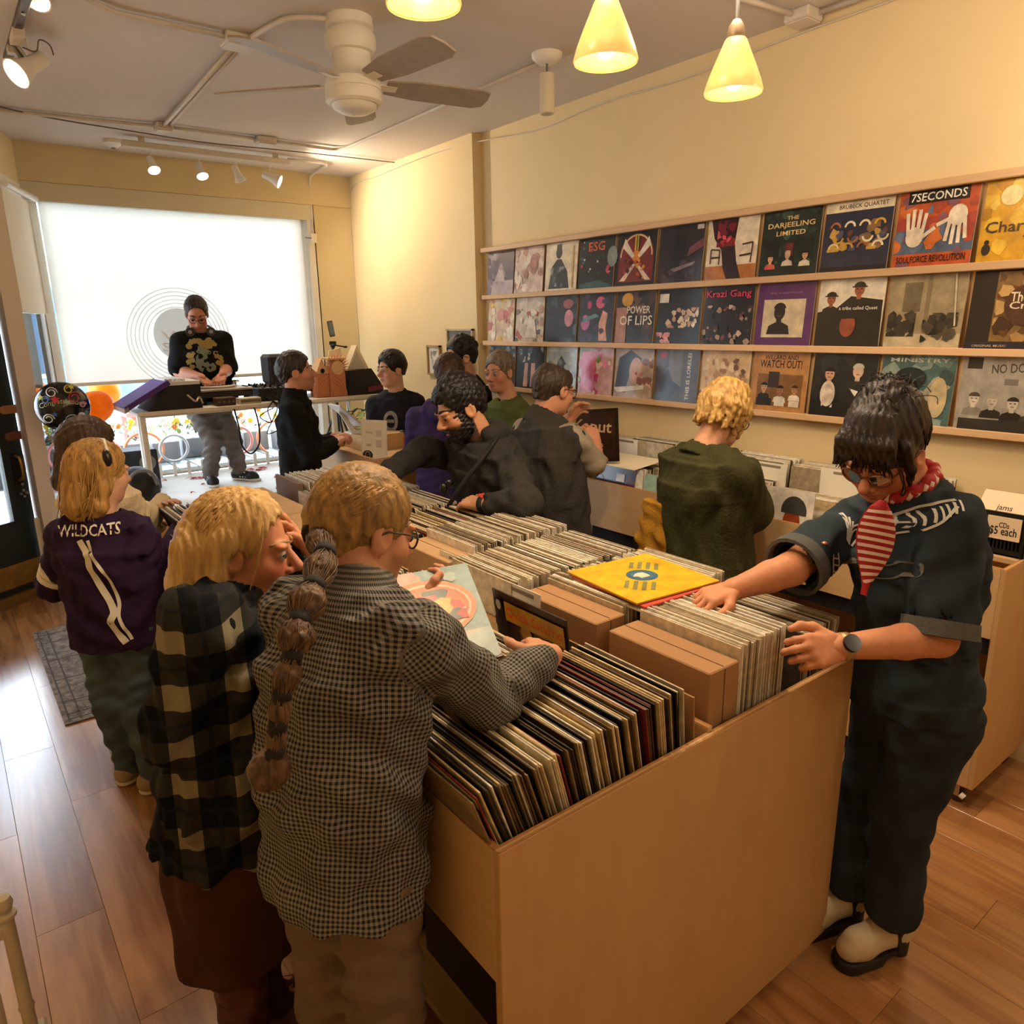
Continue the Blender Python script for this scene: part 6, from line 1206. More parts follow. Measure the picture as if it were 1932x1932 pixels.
    def frame(s, pel, nb, sh, el, wr, hw=.085, kn=None, an=None, toe=None, w=1.0, armr=1.0, dims=None, arch=(0, 0, 0)):
        """sh/el/wr: dict L,R ; sets joints and defaults"""
        s.pel = np.asarray(pel, float); s.nb = np.asarray(nb, float); s.armr = armr; s.arch = np.asarray(arch, float)
        rx = unit(sh['R']-sh['L']); rx[2] *= .3; rx = unit(rx); s.Rsh = rx; s.Rhp = unit([rx[0], rx[1], 0]); s.w = w
        s.dims = dims or dict(hip=(.165, .112), waist=(.148, .105), chest=(.165, .115), sh=(.165, .080))
        for q, sg in (('L', -1), ('R', 1)):
            s.B['sh'+q] = np.asarray(sh[q], float); s.B['el'+q] = np.asarray(el[q], float); s.B['wr'+q] = np.asarray(wr[q], float); hp = s.pel+s.Rhp*sg*hw-np.array([0, 0, .05]); s.B['hp'+q] = hp
            a = np.asarray(an[q], float) if an else np.array([hp[0], hp[1], s.z+.085]); s.B['an'+q] = a; s.B['kn'+q] = np.asarray(kn[q], float) if kn else (hp+a)/2+np.array([0, 0, .01])
        fw = np.cross([0, 0, 1], s.Rhp); s.fw = fw; s.toe = {q: (unit(toe[q]) if toe else fw) for q in 'LR'}
        s.B['pel'] = s.pel; s.B['nb'] = s.nb
    def torso(s, e=0.0, t0=-.12, hem=None, flare=0.0, top=True):
        d = s.dims; w = s.w; up = s.nb-s.pel; L = np.linalg.norm(up); S_ = []
        def sec(t, a, b, R): c = s.pel+up*t+s.arch*math.sin(PI*min(max(t, 0), 1)); return (c, R, a*w+e, b*w+e)
        Rm_ = unit(s.Rhp+s.Rsh)
        if t0 < .06: S_.append(sec(t0, d['hip'][0]*.96+flare, d['hip'][1]*.96+flare, s.Rhp)); S_.append(sec(.06, *d['hip'], s.Rhp)); S_.append(sec(.36, *d['waist'], Rm_))
        else: S_.append(sec(t0, d['waist'][0], d['waist'][1], Rm_)); S_.append(sec(max(.40, t0+.05), *d['waist'], Rm_))
        S_.append(sec(.70, *d['chest'], s.Rsh)); S_.append(sec(.88, d['sh'][0], d['sh'][1], s.Rsh))
        if top: S_.append(sec(.985, .075, .062, s.Rsh))
        return S_
    def top(s, name, m, e=.016, hem=-.12, flare=.0, sleeve=1.0, sr=(.066, .056, .046), cuff=None, seed=1, wr=.005, collar=None, label=None, neck=.066, sq=(1, 1, .6), v=None, open_=None, parent=None, planar=False):
        B = s.B; pts = [B['sh'+q] for q in 'LR']+[s.pel, s.nb]
        for q in 'LR': pts += [B['el'+q]]+([B['wr'+q]] if sleeve > .6 else [])
        pts = np.array(pts); V_ = Vol(pts.min(0)-.24, pts.max(0)+.13, v or s.bv); V_.loft(s.torso(e, hem, None, flare), .015)
        ends = {}
        for q in 'LR':
            a, b, c = B['sh'+q], B['el'+q], B['wr'+q]; ns = s.nb+(a-s.nb)*.35+np.array([0, 0, -.015]); V_.cap(ns, a+np.array([0, 0, -.012]), .052+e*.5, sr[0], .035)
            if sleeve > .6:
                f = sleeve; e2 = b+(c-b)*(f-.5)*2 if f <= 1 else c; V_.cap(a, b, sr[0], sr[1], .02).cap(b, b+(c-b)*.5*(1 if f >= 1 else (f-.5)*2), sr[1], (sr[1]+sr[2])/2, .02).cap(b+(c-b)*.5*(1 if f >= 1 else (f-.5)*2), e2, (sr[1]+sr[2])/2, sr[2], .012); ends[q] = (e2, unit(c-b))
            elif sleeve > 0:
                e2 = a+(b-a)*sleeve*2; V_.cap(a, e2, sr[0], sr[1], .02); ends[q] = (e2, unit(b-a))
        if wr: V_.wrinkle(wr, seed=seed, sq=sq)
        nd = s.neckdir = unit(s.hc-s.nb); V_.cap(s.nb-nd*.002, s.nb+nd*.10, neck-.008, neck+.006, 0, True)
        if sleeve > 0:
            for q in 'LR': # open cuffs
                p, d = ends[q]; V_.cap(p+d*.012, p+d*.06, (sr[2] if sleeve > .6 else sr[1])-.011, None, 0, True)
                pl = (B['wr'+q] if sleeve > .6 else p)
        if open_: open_(V_)
        if collar == 'shirt':
            for t in np.linspace(0, 2*PI, 15)[:-1]: pass
            V_.loft([(s.nb-nd*.04, s.Rsh, neck+.026, neck+.022), (s.nb-nd*.005, s.Rsh, neck+.014, neck+.012), (s.nb+nd*.04, s.Rsh, neck+.007, neck+.007)], .012, 2.0); V_.cap(s.nb-nd*.012, s.nb+nd*.12, neck-.004, neck, 0, True)
        elif collar == 'stand':
            V_.loft([(s.nb-nd*.04, s.Rsh, neck+.026, neck+.022), (s.nb+nd*.05, s.Rsh, neck+.006, neck+.006)], .012, 2.0); V_.cap(s.nb-nd*.012, s.nb+nd*.12, neck-.004, neck, 0, True)
        elif collar == 'crew':
            V_.loft([(s.nb-nd*.045, s.Rsh, neck+.030, neck+.024), (s.nb+nd*.008, s.Rsh, neck+.006, neck+.006)], .012, 2.0); V_.cap(s.nb-nd*.015, s.nb+nd*.08, neck-.004, neck+.002, 0, True)
        P = V_.mesh(); up = s.nb-s.pel
        bones = [(s.pel-up*.3, s.nb, s.fw, .17, 0, 0, .15)]
        for q, sg in (('L', -1), ('R', 1)): a, b, c = B['sh'+q], B['el'+q], B['wr'+q]; bones += [(a+(b-a)*.1, b, s.fw, .07, .5*sg, 0, .065), (b, c, s.fw, .06, .5*sg, np.linalg.norm(b-a), .055)]
        U, W_ = bone_uv(P[0], bones)
        if planar: U = (P[0]-s.pel)@unit(s.fw*.9-s.Rsh*.35); W_ = (P[0]-s.pel)@unit([0, 0, 1])
        o = mesh_of(name, [P], m, parent or s.root, dict(gu=U, gv=W_))
        if label: o['label'] = label
        s.ends = ends; return o
    def pants(s, name, m, e=.012, r=(.092, .070, .062), top=.22, seed=5, wr=.005, v=None, end=.0, hemcut=None):
        B = s.B; pts = np.array([B['hpL'], B['hpR'], B['knL'], B['knR'], B['anL'], B['anR'], s.pel+(s.nb-s.pel)*top]); V_ = Vol(pts.min(0)-.2, pts.max(0)+.2, v or s.bv); T = s.torso(e, -.13); c_, R_, a_, b_ = T[0]; T[0] = (c_, R_, a_*.74, b_*.80); V_.loft(T[:3], .02)
        up = s.nb-s.pel; V_.half(s.pel+up*top, up)
        for q in 'LR':
            a = B['an'+q]+np.array([0, 0, end]); V_.cap(B['hp'+q]+np.array([0, 0, .02]), B['kn'+q], r[0], r[1], .05).cap(B['kn'+q], a, r[1], r[2], .02)
        if wr: V_.wrinkle(wr, seed=seed, sq=(.7, .7, 1.3))
        V_.half((0, 0, (B['anL'][2]+B['anR'][2])/2+end-r[2]*.35), (0, 0, -1))
        P = V_.mesh(); U, W_ = bone_uv(P[0], [(s.pel-up*.2, s.nb, s.fw, .17, 0, 0, .15)]+[(B['hp'+q], B['kn'+q], s.fw, .08, 0, 0, .08) for q in 'LR']+[(B['kn'+q], B['an'+q], s.fw, .07, 0, .4, .07) for q in 'LR']); return mesh_of(name, [P], m, s.root, dict(gu=U, gv=W_))
    def shoes(s, m, sole='#E8E2D6', ln=.17, name='shoe', v=.006):
        for q in 'LR':
            a = s.B['an'+q]; t = s.toe[q]; g = np.array([a[0], a[1], s.z]); V_ = Vol(g-np.array([.22, .22, .02]), g+np.array([.22, .22, .16]), v)
            V_.cap(a-t*.015, g-t*.035+np.array([0, 0, .045]), .042, .040, .01).cap(g-t*.035+np.array([0, 0, .045]), g+t*ln*.62+np.array([0, 0, .038]), .040, .043, .02).cap(g+t*ln*.62+np.array([0, 0, .035]), g+t*ln*.78+np.array([0, 0, .028]), .041, .030, .02); V_.half(g+np.array([0, 0, .016]), (0, 0, -1)); V_.half(a+np.array([0, 0, .012]), (0, 0, 1))
            o = mesh_of(name, [V_.mesh()], m, s.root); W_ = Vol(g-np.array([.22, .22, .03]), g+np.array([.22, .22, .06]), v); W_.cap(g-t*.035+np.array([0, 0, .012]), g+t*ln*.78+np.array([0, 0, .012]), .041, .043, 0); W_.half(g+np.array([0, 0, .022]), (0, 0, 1)); W_.half(g+np.array([0, 0, .002]), (0, 0, -1)); mesh_of('sole', [W_.mesh()], mat('sole'+sole, sole, .7), o)
    def hairvol(s, pad=.06, low=.17, v=None): return s.hvol(pad, v, low)
    def strands(s, m, n, ends, start=None, lift=1.10, r=.0012, seed=1, name='hair_strand', wav=.004, seg=9, mid=None):
        """thin locks laid over the skull: from random scalp points, round the head, to the given end points (head coords)"""
        q = random.Random(seed); b = MB()
        for i in range(n):
            az = q.uniform(*(start[0] if start else (0, 2*PI))); el_ = q.uniform(*(start[1] if start else (.5, 1.3))); el_ = max(el_, .55+.35*math.sin(az)) if math.sin(az) > .1 else el_; p0 = np.array([math.cos(az)*math.cos(el_), math.sin(az)*math.cos(el_), math.sin(el_)])
            e = ends[q.randrange(len(ends))] if not callable(ends) else ends(q, az); e = np.array(e, float); c0 = np.array([0, -.018, .036]); rd = np.array([.080, .100, .088])*lift; en = (e-c0)/rd; ln = np.linalg.norm(en); e1 = en/ln; pts = []
            for j in range(seg):
                t = j/(seg-1); d = p0*(1-t)+e1*t; d = d/np.linalg.norm(d); k_ = 1+(ln-1)*max(0, t-.55)/.45 if ln > 1 else 1+(ln-1)*t*t
                p = c0+rd*d*k_*q.uniform(.995, 1.012)+np.array([q.uniform(-1, 1), q.uniform(-1, 1), q.uniform(-1, 1)])*wav*t*.5; pts.append(Vector(s.L(*p)))
            b.tube(pts, r, 4, radii=[r*s.hk*(.5+1.0*math.sin(PI*(.15+.8*j/(seg-1)))) for j in range(seg)])
        o = b.build(name, m, s.root, True); o['kind'] = 'stuff'; return o
    def hair_cap(s, V_, th=1.0, face=(.0, .085, -.052), fr=(.085, .078, .088), nape=-.065, top=0.0, sub2=True, line=.072):
        k = s.hk; hi = face[2]+fr[2]; face = (face[0], face[1], face[2]+(line-hi)*.5); fr = (fr[0], fr[1], fr[2]+(line-hi)*.5); A = s.hA; V_.ell(s.L(0, -.018, .036+top), (.081*th*k, .101*th*k, (.088*th+top*.5)*k), A, 0); V_.cap(s.L(0, -.075, .01), s.L(0, -.070, nape+.01), .055*k, .040*k, .03*k)
        V_.ell(s.L(*face), tuple(q*k for q in fr), A, .008*k, True)
        for q in (-1, 1): V_.ell(s.L(q*.085, .002, -.022), (.022*k, .026*k, .036*k), A, .006*k, True)
        V_.half(s.L(0, 0, nape), -s.hU); return V_
    def hair_done(s, V_, m, amp=.003, wl=(.010, .028), sq=(1, 1, .25), seed=3, name='hair', n=7):
        if amp: V_.wrinkle(amp, wl, seed, n, sq)
        return mesh_of(name, [V_.mesh()], m, s.root)
def a3(*p): return np.array(p, float)
def wat(px, py, **k): return np.array(at(px, py, **k))
UP = a3(0, 0, 1)
H1 = hairm('hair_darkbrown', '#2A1A12', '#120B08'); H2 = hairm('hair_blonde', '#C79A55', '#8A6432', (70, 70, 6)); H3 = hairm('hair_sandy', '#B08A4E', '#6E5230', (50, 50, 16)); H4 = hairm('hair_paleblonde', '#D8B478', '#B08A50', (70, 70, 6)); H5 = hairm('hair_black', '#171213', '#0A0808'); H6 = hairm('hair_grey', '#8C8070', '#5A5046'); H7 = hairm('hair_shortblonde', '#CDA762', '#8A6434', (60, 60, 10)); H8 = hairm('hair_brown', '#4A3222', '#2A1A12', (60, 60, 7)); H9 = hairm('hair_greybrown', '#4A3C30', '#2A221C')

# ================================================================== man with the braided ponytail, checked shirt
F = Fig('person with a long banded ponytail and checked shirt reaching into the nearest bin', .455, 1.20, 0, .0042, .006)
F.nb = F.J(676, 1126, .07)
F.head_at(F.J(688, 1000, .16), 84, -20, 4, 1.0)
sh = dict(L=F.J(556, 1150, .17), R=F.J(778, 1200, -.08)); elR = wat(925, 1318, z=1.075); wrR = wat(1030, 1243, z=1.10)
el = dict(L=a3(.78, 1.46, 1.06), R=elR); wr = dict(L=wat(792, 1150, z=1.11), R=wrR)
F.frame(F.J(655, 1620, -.02), F.nb, sh, el, wr, .08, w=.87, armr=.98, dims=dict(hip=(.158, .118), waist=(.158, .118), chest=(.172, .118), sh=(.172, .082)), arch=(-.03, -.01, 0), toe=dict(L=(1, .2, 0), R=(1, -.2, 0)))
hR = F.hand(wrR, wat(1012, 1192, z=1.09)-wrR, a3(.25, -.25, 1), -1, 1.0, (.55, .5, .45, .4), .2); hL = F.hand(wr['L'], wat(835, 1112, z=1.155)-wr['L'], a3(.9, -.55, .3), -1, .95, (.8, .7, .6, .9), .6)
F.build_skin('#C98F6E', blush=.12, hands=(hR, hL), beard=('#8A6A48', .45))
F.eyes('#4A5A5A', .2, '#8A6A40'); F.glasses('#3A2A22')
F.top('shirt', pattern('gingham', 'check', ('#8E8A82', '#262527')), .028, -.10, .012, .94, (.066, .058, .043), collar='shirt', seed=2, wr=.007, neck=.064)
F.pants('trousers', cloth('trouser_taupe', '#7E6B58'), -.004, (.080, .075, .074), .08); F.shoes(mat('shoe_brown', '#4A3626', .6), '#2A2220')
V_ = F.hairvol(.05); F.hair_cap(V_, 1.06, (.0, .098, -.056), (.09, .078, .10), -.058, .004); V_.ell(F.L(0, -.075, -.012), (.05, .04, .045), F.hA, .03); F.hair_done(V_, H3, .0016, (.008, .016), (1, 1, .3), 4)
F.strands(H3, 260, lambda q, az: (q.uniform(-.03, .03), -.108, -.018+q.uniform(-.012, .012)), ((0, 2*PI), (-.05, 1.5)), 1.075, .0016, 3)
# tail in banded sections down the back
tp = [F.L(0, -.108, -.022), F.J(613, 1045, -.0), F.J(592, 1106, -.09), F.J(566, 1170, -.15), F.J(552, 1235, -.18), F.J(532, 1310, -.195), F.J(524, 1370, -.20), F.J(518, 1420, -.20), F.J(508, 1452, -.19)]
V_ = Vol(np.min(tp, 0)-.06, np.max(tp, 0)+.06, .0042); rr = [.024, .027, .030, .028, .020, .016, .014, .014, .020]
for i in range(len(tp)-1):
    m_ = (tp[i]+tp[i+1])/2; V_.cap(tp[i], m_, .012, rr[i], .008).cap(m_, tp[i+1], rr[i], .012, .008)
V_.ell(tp[-1], (.034, .030, .034), None, .01).wrinkle(.0020, (.009, .02), 5, 6, (1, 1, .15)); tl = mesh_of('ponytail', [V_.mesh()], hairm('hair_tail', '#7A5E44', '#3E2C22', (60, 60, 14)), F.root)
sp = spline(tp, 5); fr_ = MB(); q = random.Random(21)
for i in range(70):
    a0 = q.uniform(0, 2*PI); tw = q.uniform(-.8, .8); rk = q.uniform(.75, 1.06); ps = []
    for j, p in enumerate(sp):
        d = (sp[min(j+1, len(sp)-1)]-sp[max(j-1, 0)]).normalized(); X, Y, _ = frame_of(d); seg = j/5; f_ = seg-math.floor(seg); r_ = (.012+(rr[min(int(seg), 8)]-.012)*math.sin(PI*f_))*rk; a = a0+tw*seg; ps.append(p+X*(r_*math.cos(a))+Y*(r_*math.sin(a)))
    fr_.tube(ps, .0013, 4)
fr_.build('tail_strand', MATS['hair_tail'], tl, True)['kind'] = 'stuff'
for i in (0, 1, 2, 3, 4, 5, 6, 7): p, q = Vector(tp[i]), Vector(tp[i+1]); d = (q-p).normalized(); MB().tube([p-d*(.009 if i < 3 else .013), p+d*(.009 if i < 3 else .013)], (.026, .020, .019, .0175, .0165, .0155, .015, .015)[i], 14).build('hair_band', mat('band_black', '#141212', .8), tl, True)
wd_ = unit(elR-wrR); MB().tube([wrR+wd_*.015, wrR+wd_*.03], .037, 16).build('wrist_watch', mat('watch_gold', '#B09A6A', .25, .9), F.root, True)
# record held in the left hand
o = wr['L']; a = Art().rect(0, 0, 1, 1, '#8FA6A2').rect(0, 0, 1, .3, '#C9B6A4').blobs(['#A8B8B0', '#C9A896', '#E0C8B0'], 14, 61, (.06, .16)).ell(.56, .58, .40, .30, '#D98A5A').ell(.56, .58, .36, .26, '#E8C09A').ell(.57, .58, .33, .235, '#C9743A').blobs(['#E8A03A', '#C2452A', '#5A5A5A', '#D8D0C0'], 14, 62, (.05, .12), (.3, .42, .86, .76))
c1, c2, c3 = Vector(wat(716, 1092, z=1.20)), Vector(wat(746, 1163, z=1.14)), Vector(wat(880, 1062, z=1.215))
u = (c3-c1); u = u.normalized()*LPW; v = (c1-c2); v = (v-u.normalized()*v.dot(u.normalized())).normalized()*LPW
cover('record with a glowing orange oval held in the ponytailed person\'s left hand', c3-u-v, u, v, a, '#5A4A40')

# ================================================================== blonde woman in plaid
F = Fig('person with shoulder-length pale blonde hair and a dark plaid jacket, hand to forehead', .42, 1.60, 0, .0042, .0065)
F.nb = F.J(432, 1128, .02); F.head_at(F.J(462, 1036, .05), 122, -8, 4, 1.05)
sh = dict(L=F.J(458, 1138, .16), R=F.J(378, 1180, -.16)); el = dict(L=F.J(545, 1150, .24), R=F.J(338, 1385, -.13)); wr = dict(L=F.J(572, 1040, .18), R=F.J(440, 1455, -.04))
F.frame(F.J(430, 1500, .0), F.nb, sh, el, wr, .085, w=.95, dims=dict(hip=(.162, .118), waist=(.155, .115), chest=(.165, .118), sh=(.16, .082)), toe=dict(L=(1, 0, 0), R=(1, -.2, 0)))
hL = F.hand(wr['L'], F.J(536, 958, .10)-wr['L'], a3(.7, -.2, .5), 1, .95, (.15, .18, .2, .25), .0, .12); hR = F.hand(wr['R'], F.J(480, 1455, .02)-wr['R'], UP, -1, .9)
F.build_skin('#D0906E', blush=.3, hands=(hL, hR), lip='#B0665A'); F.eyes('#3A3A3A', .35, '#A88A5A', .003)
F.top('jacket', pattern('plaid_wool', 'plaid', ('#101418', '#45433C', '#8E856C', '#1C242E')), .034, -.16, .01, 1.0, (.076, .070, .056), collar='shirt', seed=12, wr=.010, neck=.070, planar=True)
F.top('blouse', cloth('blouse_dark', '#1A1A20'), .010, -.05, 0, 0, seed=3, wr=0)
# brown skirt, tall boots
B = F.B; V_ = Vol(F.pel-a3(.3, .3, .62), F.pel+a3(.3, .3, .2), .0075); g = F.pel
V_.loft([(g+a3(0, 0, .1), F.Rhp, .16, .12), (g-a3(0, 0, .10), F.Rhp, .185, .145), (g-a3(0, 0, .36), F.Rhp, .20, .16)], .01, 2.0).wrinkle(.008, (.06, .2), 6, 5, (1, 1, .2)); mesh_of('skirt', [V_.mesh()], cloth('skirt_brown', '#4E2E1E'), F.root)
for q in 'LR':
    V_ = Vol(np.minimum(B['kn'+q], B['an'+q])-.2, np.maximum(B['kn'+q], B['an'+q])+.2, .0075); a_ = B['an'+q]; V_.cap(B['kn'+q]+a3(0, 0, .02), a_, .068, .050, .02).cap(a_-a3(0, 0, .03), a_+F.toe[q]*.13-a3(0, 0, .045), .045, .036, .02).wrinkle(.005, (.04, .1), 8); V_.half(a3(0, 0, .012), (0, 0, -1)); mesh_of('boot', [V_.mesh()], mat('boot_brown', '#5A2E1E', .5, var=.2, scale=6), F.root)
V_ = F.hairvol(.10, .26); F.hair_cap(V_, 1.06, (.0, .106, -.05), (.098, .098, .10), -.09, .004, line=.092)
for q in (-1, 1):
    V_.chain([F.L(q*.045, .020, .105), F.L(q*.074, -.025, .03), F.L(q*.078, -.035, -.06), F.L(q*.078, -.055, -.15), F.L(q*.078, -.06, -.205)], [.014, .018, .024, .028, .014], .03)
V_.chain([F.L(0, -.08, .03), F.L(0, -.105, -.08), F.L(0, -.105, -.16), F.L(0, -.112, -.21)], [.05, .048, .044, .022], .04); V_.chain([F.L(.05, -.09, 0), F.L(.06, -.095, -.15)], [.05, .035], .03).chain([F.L(-.05, -.09, 0), F.L(-.06, -.095, -.15)], [.05, .035], .03)
V_.ell(F.L(.085, .012, -.03), (.03, .024, .045), F.hA, .01, True); F.hair_done(V_, H4, .0020, (.010, .026), (1, 1, .10), 7)
F.strands(H4, 240, lambda q, az: (q.uniform(-.085, .085), -.07-q.random()*.05, -.12-q.random()*.08), ((PI-.3, 2*PI+.3), (.2, 1.5)), 1.10, .0016, 5, wav=.012)
hs = MB()
for k in range(2): q = random.Random(k); hs.tube(spline([F.L(.06+q.uniform(-.01, .02), .05, .08), F.L(.078, .035+q.uniform(-.01, .015), .0), F.L(.075+q.uniform(-.01, .01), .03, -.08), F.L(.07, .035+q.uniform(-.02, .02), -.15-q.random()*.05)], 4), .0014, 5)
hs.build('loose_strand', H4, F.root, True)['kind'] = 'stuff'
t = thing('shoulder_bag', 'black cloth bag hanging behind the plaid jacket', 'bag', (.27, 1.40, .45)); c = F.J(360, 1500, .03); d_ = F.J(362, 1655, .03)
V_ = Vol(np.minimum(c, d_)-.12, np.maximum(c, d_)+.12, .007); V_.loft([(d_, F.Rhp, .06, .03), (c, F.Rhp, .035, .025)], .01, 3).wrinkle(.004, (.05, .1), 3); mesh_of('bag_body', [V_.mesh()], cloth('bag_blackcloth', '#101012'), t)
MB().tube(spline([c, F.J(375, 1350, .05), F.J(420, 1180, .1)]), .008, 6).build('bag_strap', mat('bag_strap_b', '#101012', .8), t)

# ================================================================== girl in the purple jersey
F = Fig('person in a dark purple jersey lettered WILDCATS with long blonde hair, seen from behind', .40, 3.02, 0, .0055, .0075)
F.nb = F.J(190, 975, .0); F.head_at(F.J(188, 893, .02), 66, -8, 0, .98)
sh = dict(L=F.J(132, 1010, .05), R=F.J(250, 1010, -.05)); el = dict(L=F.J(106, 1100, .14), R=F.J(292, 1085, .05)); wr = dict(L=F.J(160, 1110, .3), R=F.J(346, 1000, .26))
F.frame(F.J(228, 1185, .0), F.nb, sh, el, wr, .075, w=.93, armr=.85, kn=dict(L=F.J(207, 1320, .03), R=F.J(262, 1325, -.02)), an=dict(L=a3(.385, 3.14, .07), R=a3(.45, 3.0, .07)), toe=dict(L=(.9, .5, 0), R=(1, .1, 0)), dims=dict(hip=(.152, .112), waist=(.145, .108), chest=(.158, .112), sh=(.150, .078)))
hR = F.hand(wr['R'], F.J(362, 990, .34)-wr['R'], UP, -1, .85, (.3, .3, .35, .4)); F.build_skin('#D2A184', hands=(hR,)); F.eyes('#3A4A5A', .4, '#8A6A3A', .003)
jm = cloth('jersey_purple', '#2E1A3A', .8)
F.top('jersey', jm, .032, -.10, .006, 1.0, (.070, .062, .050), collar='crew', seed=22, wr=.007)
def back_uv(fig, u, v, lift=.0):
    """point on the back of a garment, found by walking in toward the spine"""
    up = fig.nb-fig.pel; c = fig.pel+up*v; b = -np.cross(unit(up), fig.Rsh); b = b if b@fig.fw < 0 else -b
    return c, b
dg_ = bpy.context.evaluated_depsgraph_get
def on_surface(obj, origin, direction):
    """ray cast against a garment mesh (world coords)"""
    off = Vector((0, 0, 0)); p = obj.parent
    while p is not None: off += p.location; p = p.parent
    ok, loc, nor, _ = obj.ray_cast(Vector(origin)-off, Vector(direction)); return (loc+off, nor) if ok else (None, None)
def decal(name, fig, garment, shapes, centre, right, upv, nrm, m, lift=.003, sub=.02):
    """flat motif laid onto a garment: shapes are polygons in metres (x right, y up)"""
    bpy.context.view_layer.update(); b = MB(); right = Vector(right); upv = Vector(upv); nrm = Vector(nrm)
    for vs, fs in shapes:
        i = len(b.v); ok_ = []
        for x, y in vs:
            p = Vector(centre)+right*x+upv*y; h, n_ = on_surface(garment, p+nrm*.3, -nrm); ok_.append(h is not None); b.v.append(tuple((h if h is not None else p)+nrm*lift))
        for f in fs:
            if all(ok_[t] for t in f): b.f.append(tuple(i+t for t in f))
    return b.build(name, m, fig.root)
def strip(pts, w, n=14):
    P = spline([Vector((x, y, 0)) for x, y in pts], n); vs = []; fs = []
    for i, p in enumerate(P):
        d = (P[min(i+1, len(P)-1)]-P[max(i-1, 0)]).normalized(); nn_ = Vector((-d.y, d.x, 0))*w/2; vs += [(p.x+nn_.x, p.y+nn_.y), (p.x-nn_.x, p.y-nn_.y)]
        if i: fs.append((2*i-2, 2*i-1, 2*i+1, 2*i))
    return vs, fs
def word(body, w, h, x, y):
    v, f, hh = text_shape(body, True); return [(x+p[0]*w, y+p[1]/hh*h) for p in v], f
G = [c for c in F.root.children if c.name.startswith('jersey')][0]; nr = a3(*(-F.h), 0); nr = unit(a3(-.35, -.94, .05)); rt = unit(np.cross([0, 0, 1], -nr)*-1); rt = unit(np.cross(-nr, UP)); wh = mat('jersey_white', '#E6DECF', .8)
cb = F.J(148, 1014, -.2)
decal('lettering', F, G, [word('WILDCATS', .21, .040, -.10, -.02)], cb, rt, UP, nr, wh, .007)
decal('stripe', F, G, [strip([(-.012, .10), (-.02, .03)], .02), strip([(.0, -.035), (.02, -.10), (.06, -.19), (.075, -.27), (.07, -.33), (.10, -.42)], .012), strip([(-.03, -.035), (-.005, -.09), (.0, -.14), (.03, -.22), (.055, -.30), (.04, -.35), (.08, -.43)], .024)], cb, rt, UP, nr, wh)
for t_ in (.72, .84):
    p = F.B['shL']+(F.B['elL']-F.B['shL'])*t_; d = unit(F.B['elL']-F.B['shL']); MB().tube([Vector(p-d*.011), Vector(p+d*.011)], .0705, 20).build('sleeve_stripe', wh, F.root, True)
F.pants('jeans', pattern('jean_blue', 'denim', ('#62747E', '#3E4E58')), .012, (.088, .066, .062), .1, v=.0075); F.shoes(cloth('shoe_suede', '#B09878', .8), '#D8CCB4')
V_ = F.hairvol(.06, .2, .005); F.hair_cap(V_, 1.06, (.0, .10, -.05), (.085, .075, .10), -.11, .002)
V_.chain([F.L(0, -.055, .03), F.L(0, -.075, -.06), F.L(.0, -.085, -.12), F.L(0, -.085, -.15)], [.055, .052, .048, .02], .03)
for q in (-1, 1): V_.chain([F.L(q*.055, -.02, .06), F.L(q*.066, -.03, -.04), F.L(q*.06, -.045, -.12), F.L(q*.055, -.05, -.15)], [.022, .026, .026, .012], .03)
F.hair_done(V_, H2, .0018, (.010, .024), (1, 1, .10), 9); F.strands(H2, 200, lambda q, az: (q.uniform(-.08, .08), -.06-q.random()*.06, -.10-q.random()*.07), ((0, 2*PI), (.2, 1.5)), 1.09, .0018, 15, wav=.012)
MB().tube([F.L(-.075, -.02, .09), F.L(-.03, .0, .128), F.L(.03, .0, .128), F.L(.078, -.02, .09)], .006, 6).build('hair_clip', mat('clip_white', '#E8E4E0', .3), F.root, True); MB().ball(F.L(.072, -.02, .06), (.02, .03, .035), 10, 8).build('claw_clip', mat('clip_dark', '#17120F', .35), F.root, True)

# ================================================================== woman in the cream sweater
F = Fig('person with dark brown hair in a cream sweater, half hidden behind the jersey', .47, 3.52, 0, .006, .009)
F.nb = F.J(190, 915, .0); F.head_at(F.J(170, 845, .0), 85, -15, 0, 1.03)
sh = dict(L=F.J(140, 945, .16), R=F.J(225, 950, -.08)); el = dict(L=F.J(260, 1000, .22), R=F.J(275, 975, .02)); wr = dict(L=F.J(310, 948, .35), R=F.J(292, 992, .20))
F.frame(F.J(215, 1110, .0), F.nb, sh, el, wr, w=.95, armr=.88)
h1 = F.hand(wr['L'], wat(365, 938, z=1.08)-wr['L'], UP, 1, .9, (.1, .12, .15, .2)); h2 = F.hand(wr['R'], wat(345, 955, z=1.09)-wr['R'], UP, -1, .9, (.15, .2, .2, .3)); F.build_skin('#C8946F', hands=(h1, h2))
F.top('sweater', cloth('sweater_cream', '#D9C6A4', .95, .6, 120), .03, -.1, 0, 1.0, (.068, .060, .048), collar='crew', seed=31); F.pants('trousers', cloth('trouser_black', '#1A1A1E'), .01); F.shoes(mat('shoe_black', '#151414', .5), '#201E1E')
V_ = F.hairvol(.05, .2, .006); F.hair_cap(V_, 1.05, (.0, .10, -.05), (.085, .075, .10), -.10, .002); V_.chain([F.L(0, -.06, .0), F.L(0, -.08, -.15)], [.05, .045], .03).chain([F.L(.06, -.03, .02), F.L(.065, -.04, -.15)], [.028, .024], .03).chain([F.L(-.06, -.03, .02), F.L(-.065, -.04, -.15)], [.028, .024], .03); F.hair_done(V_, H8, .003, (.014, .03), (1, 1, .2))

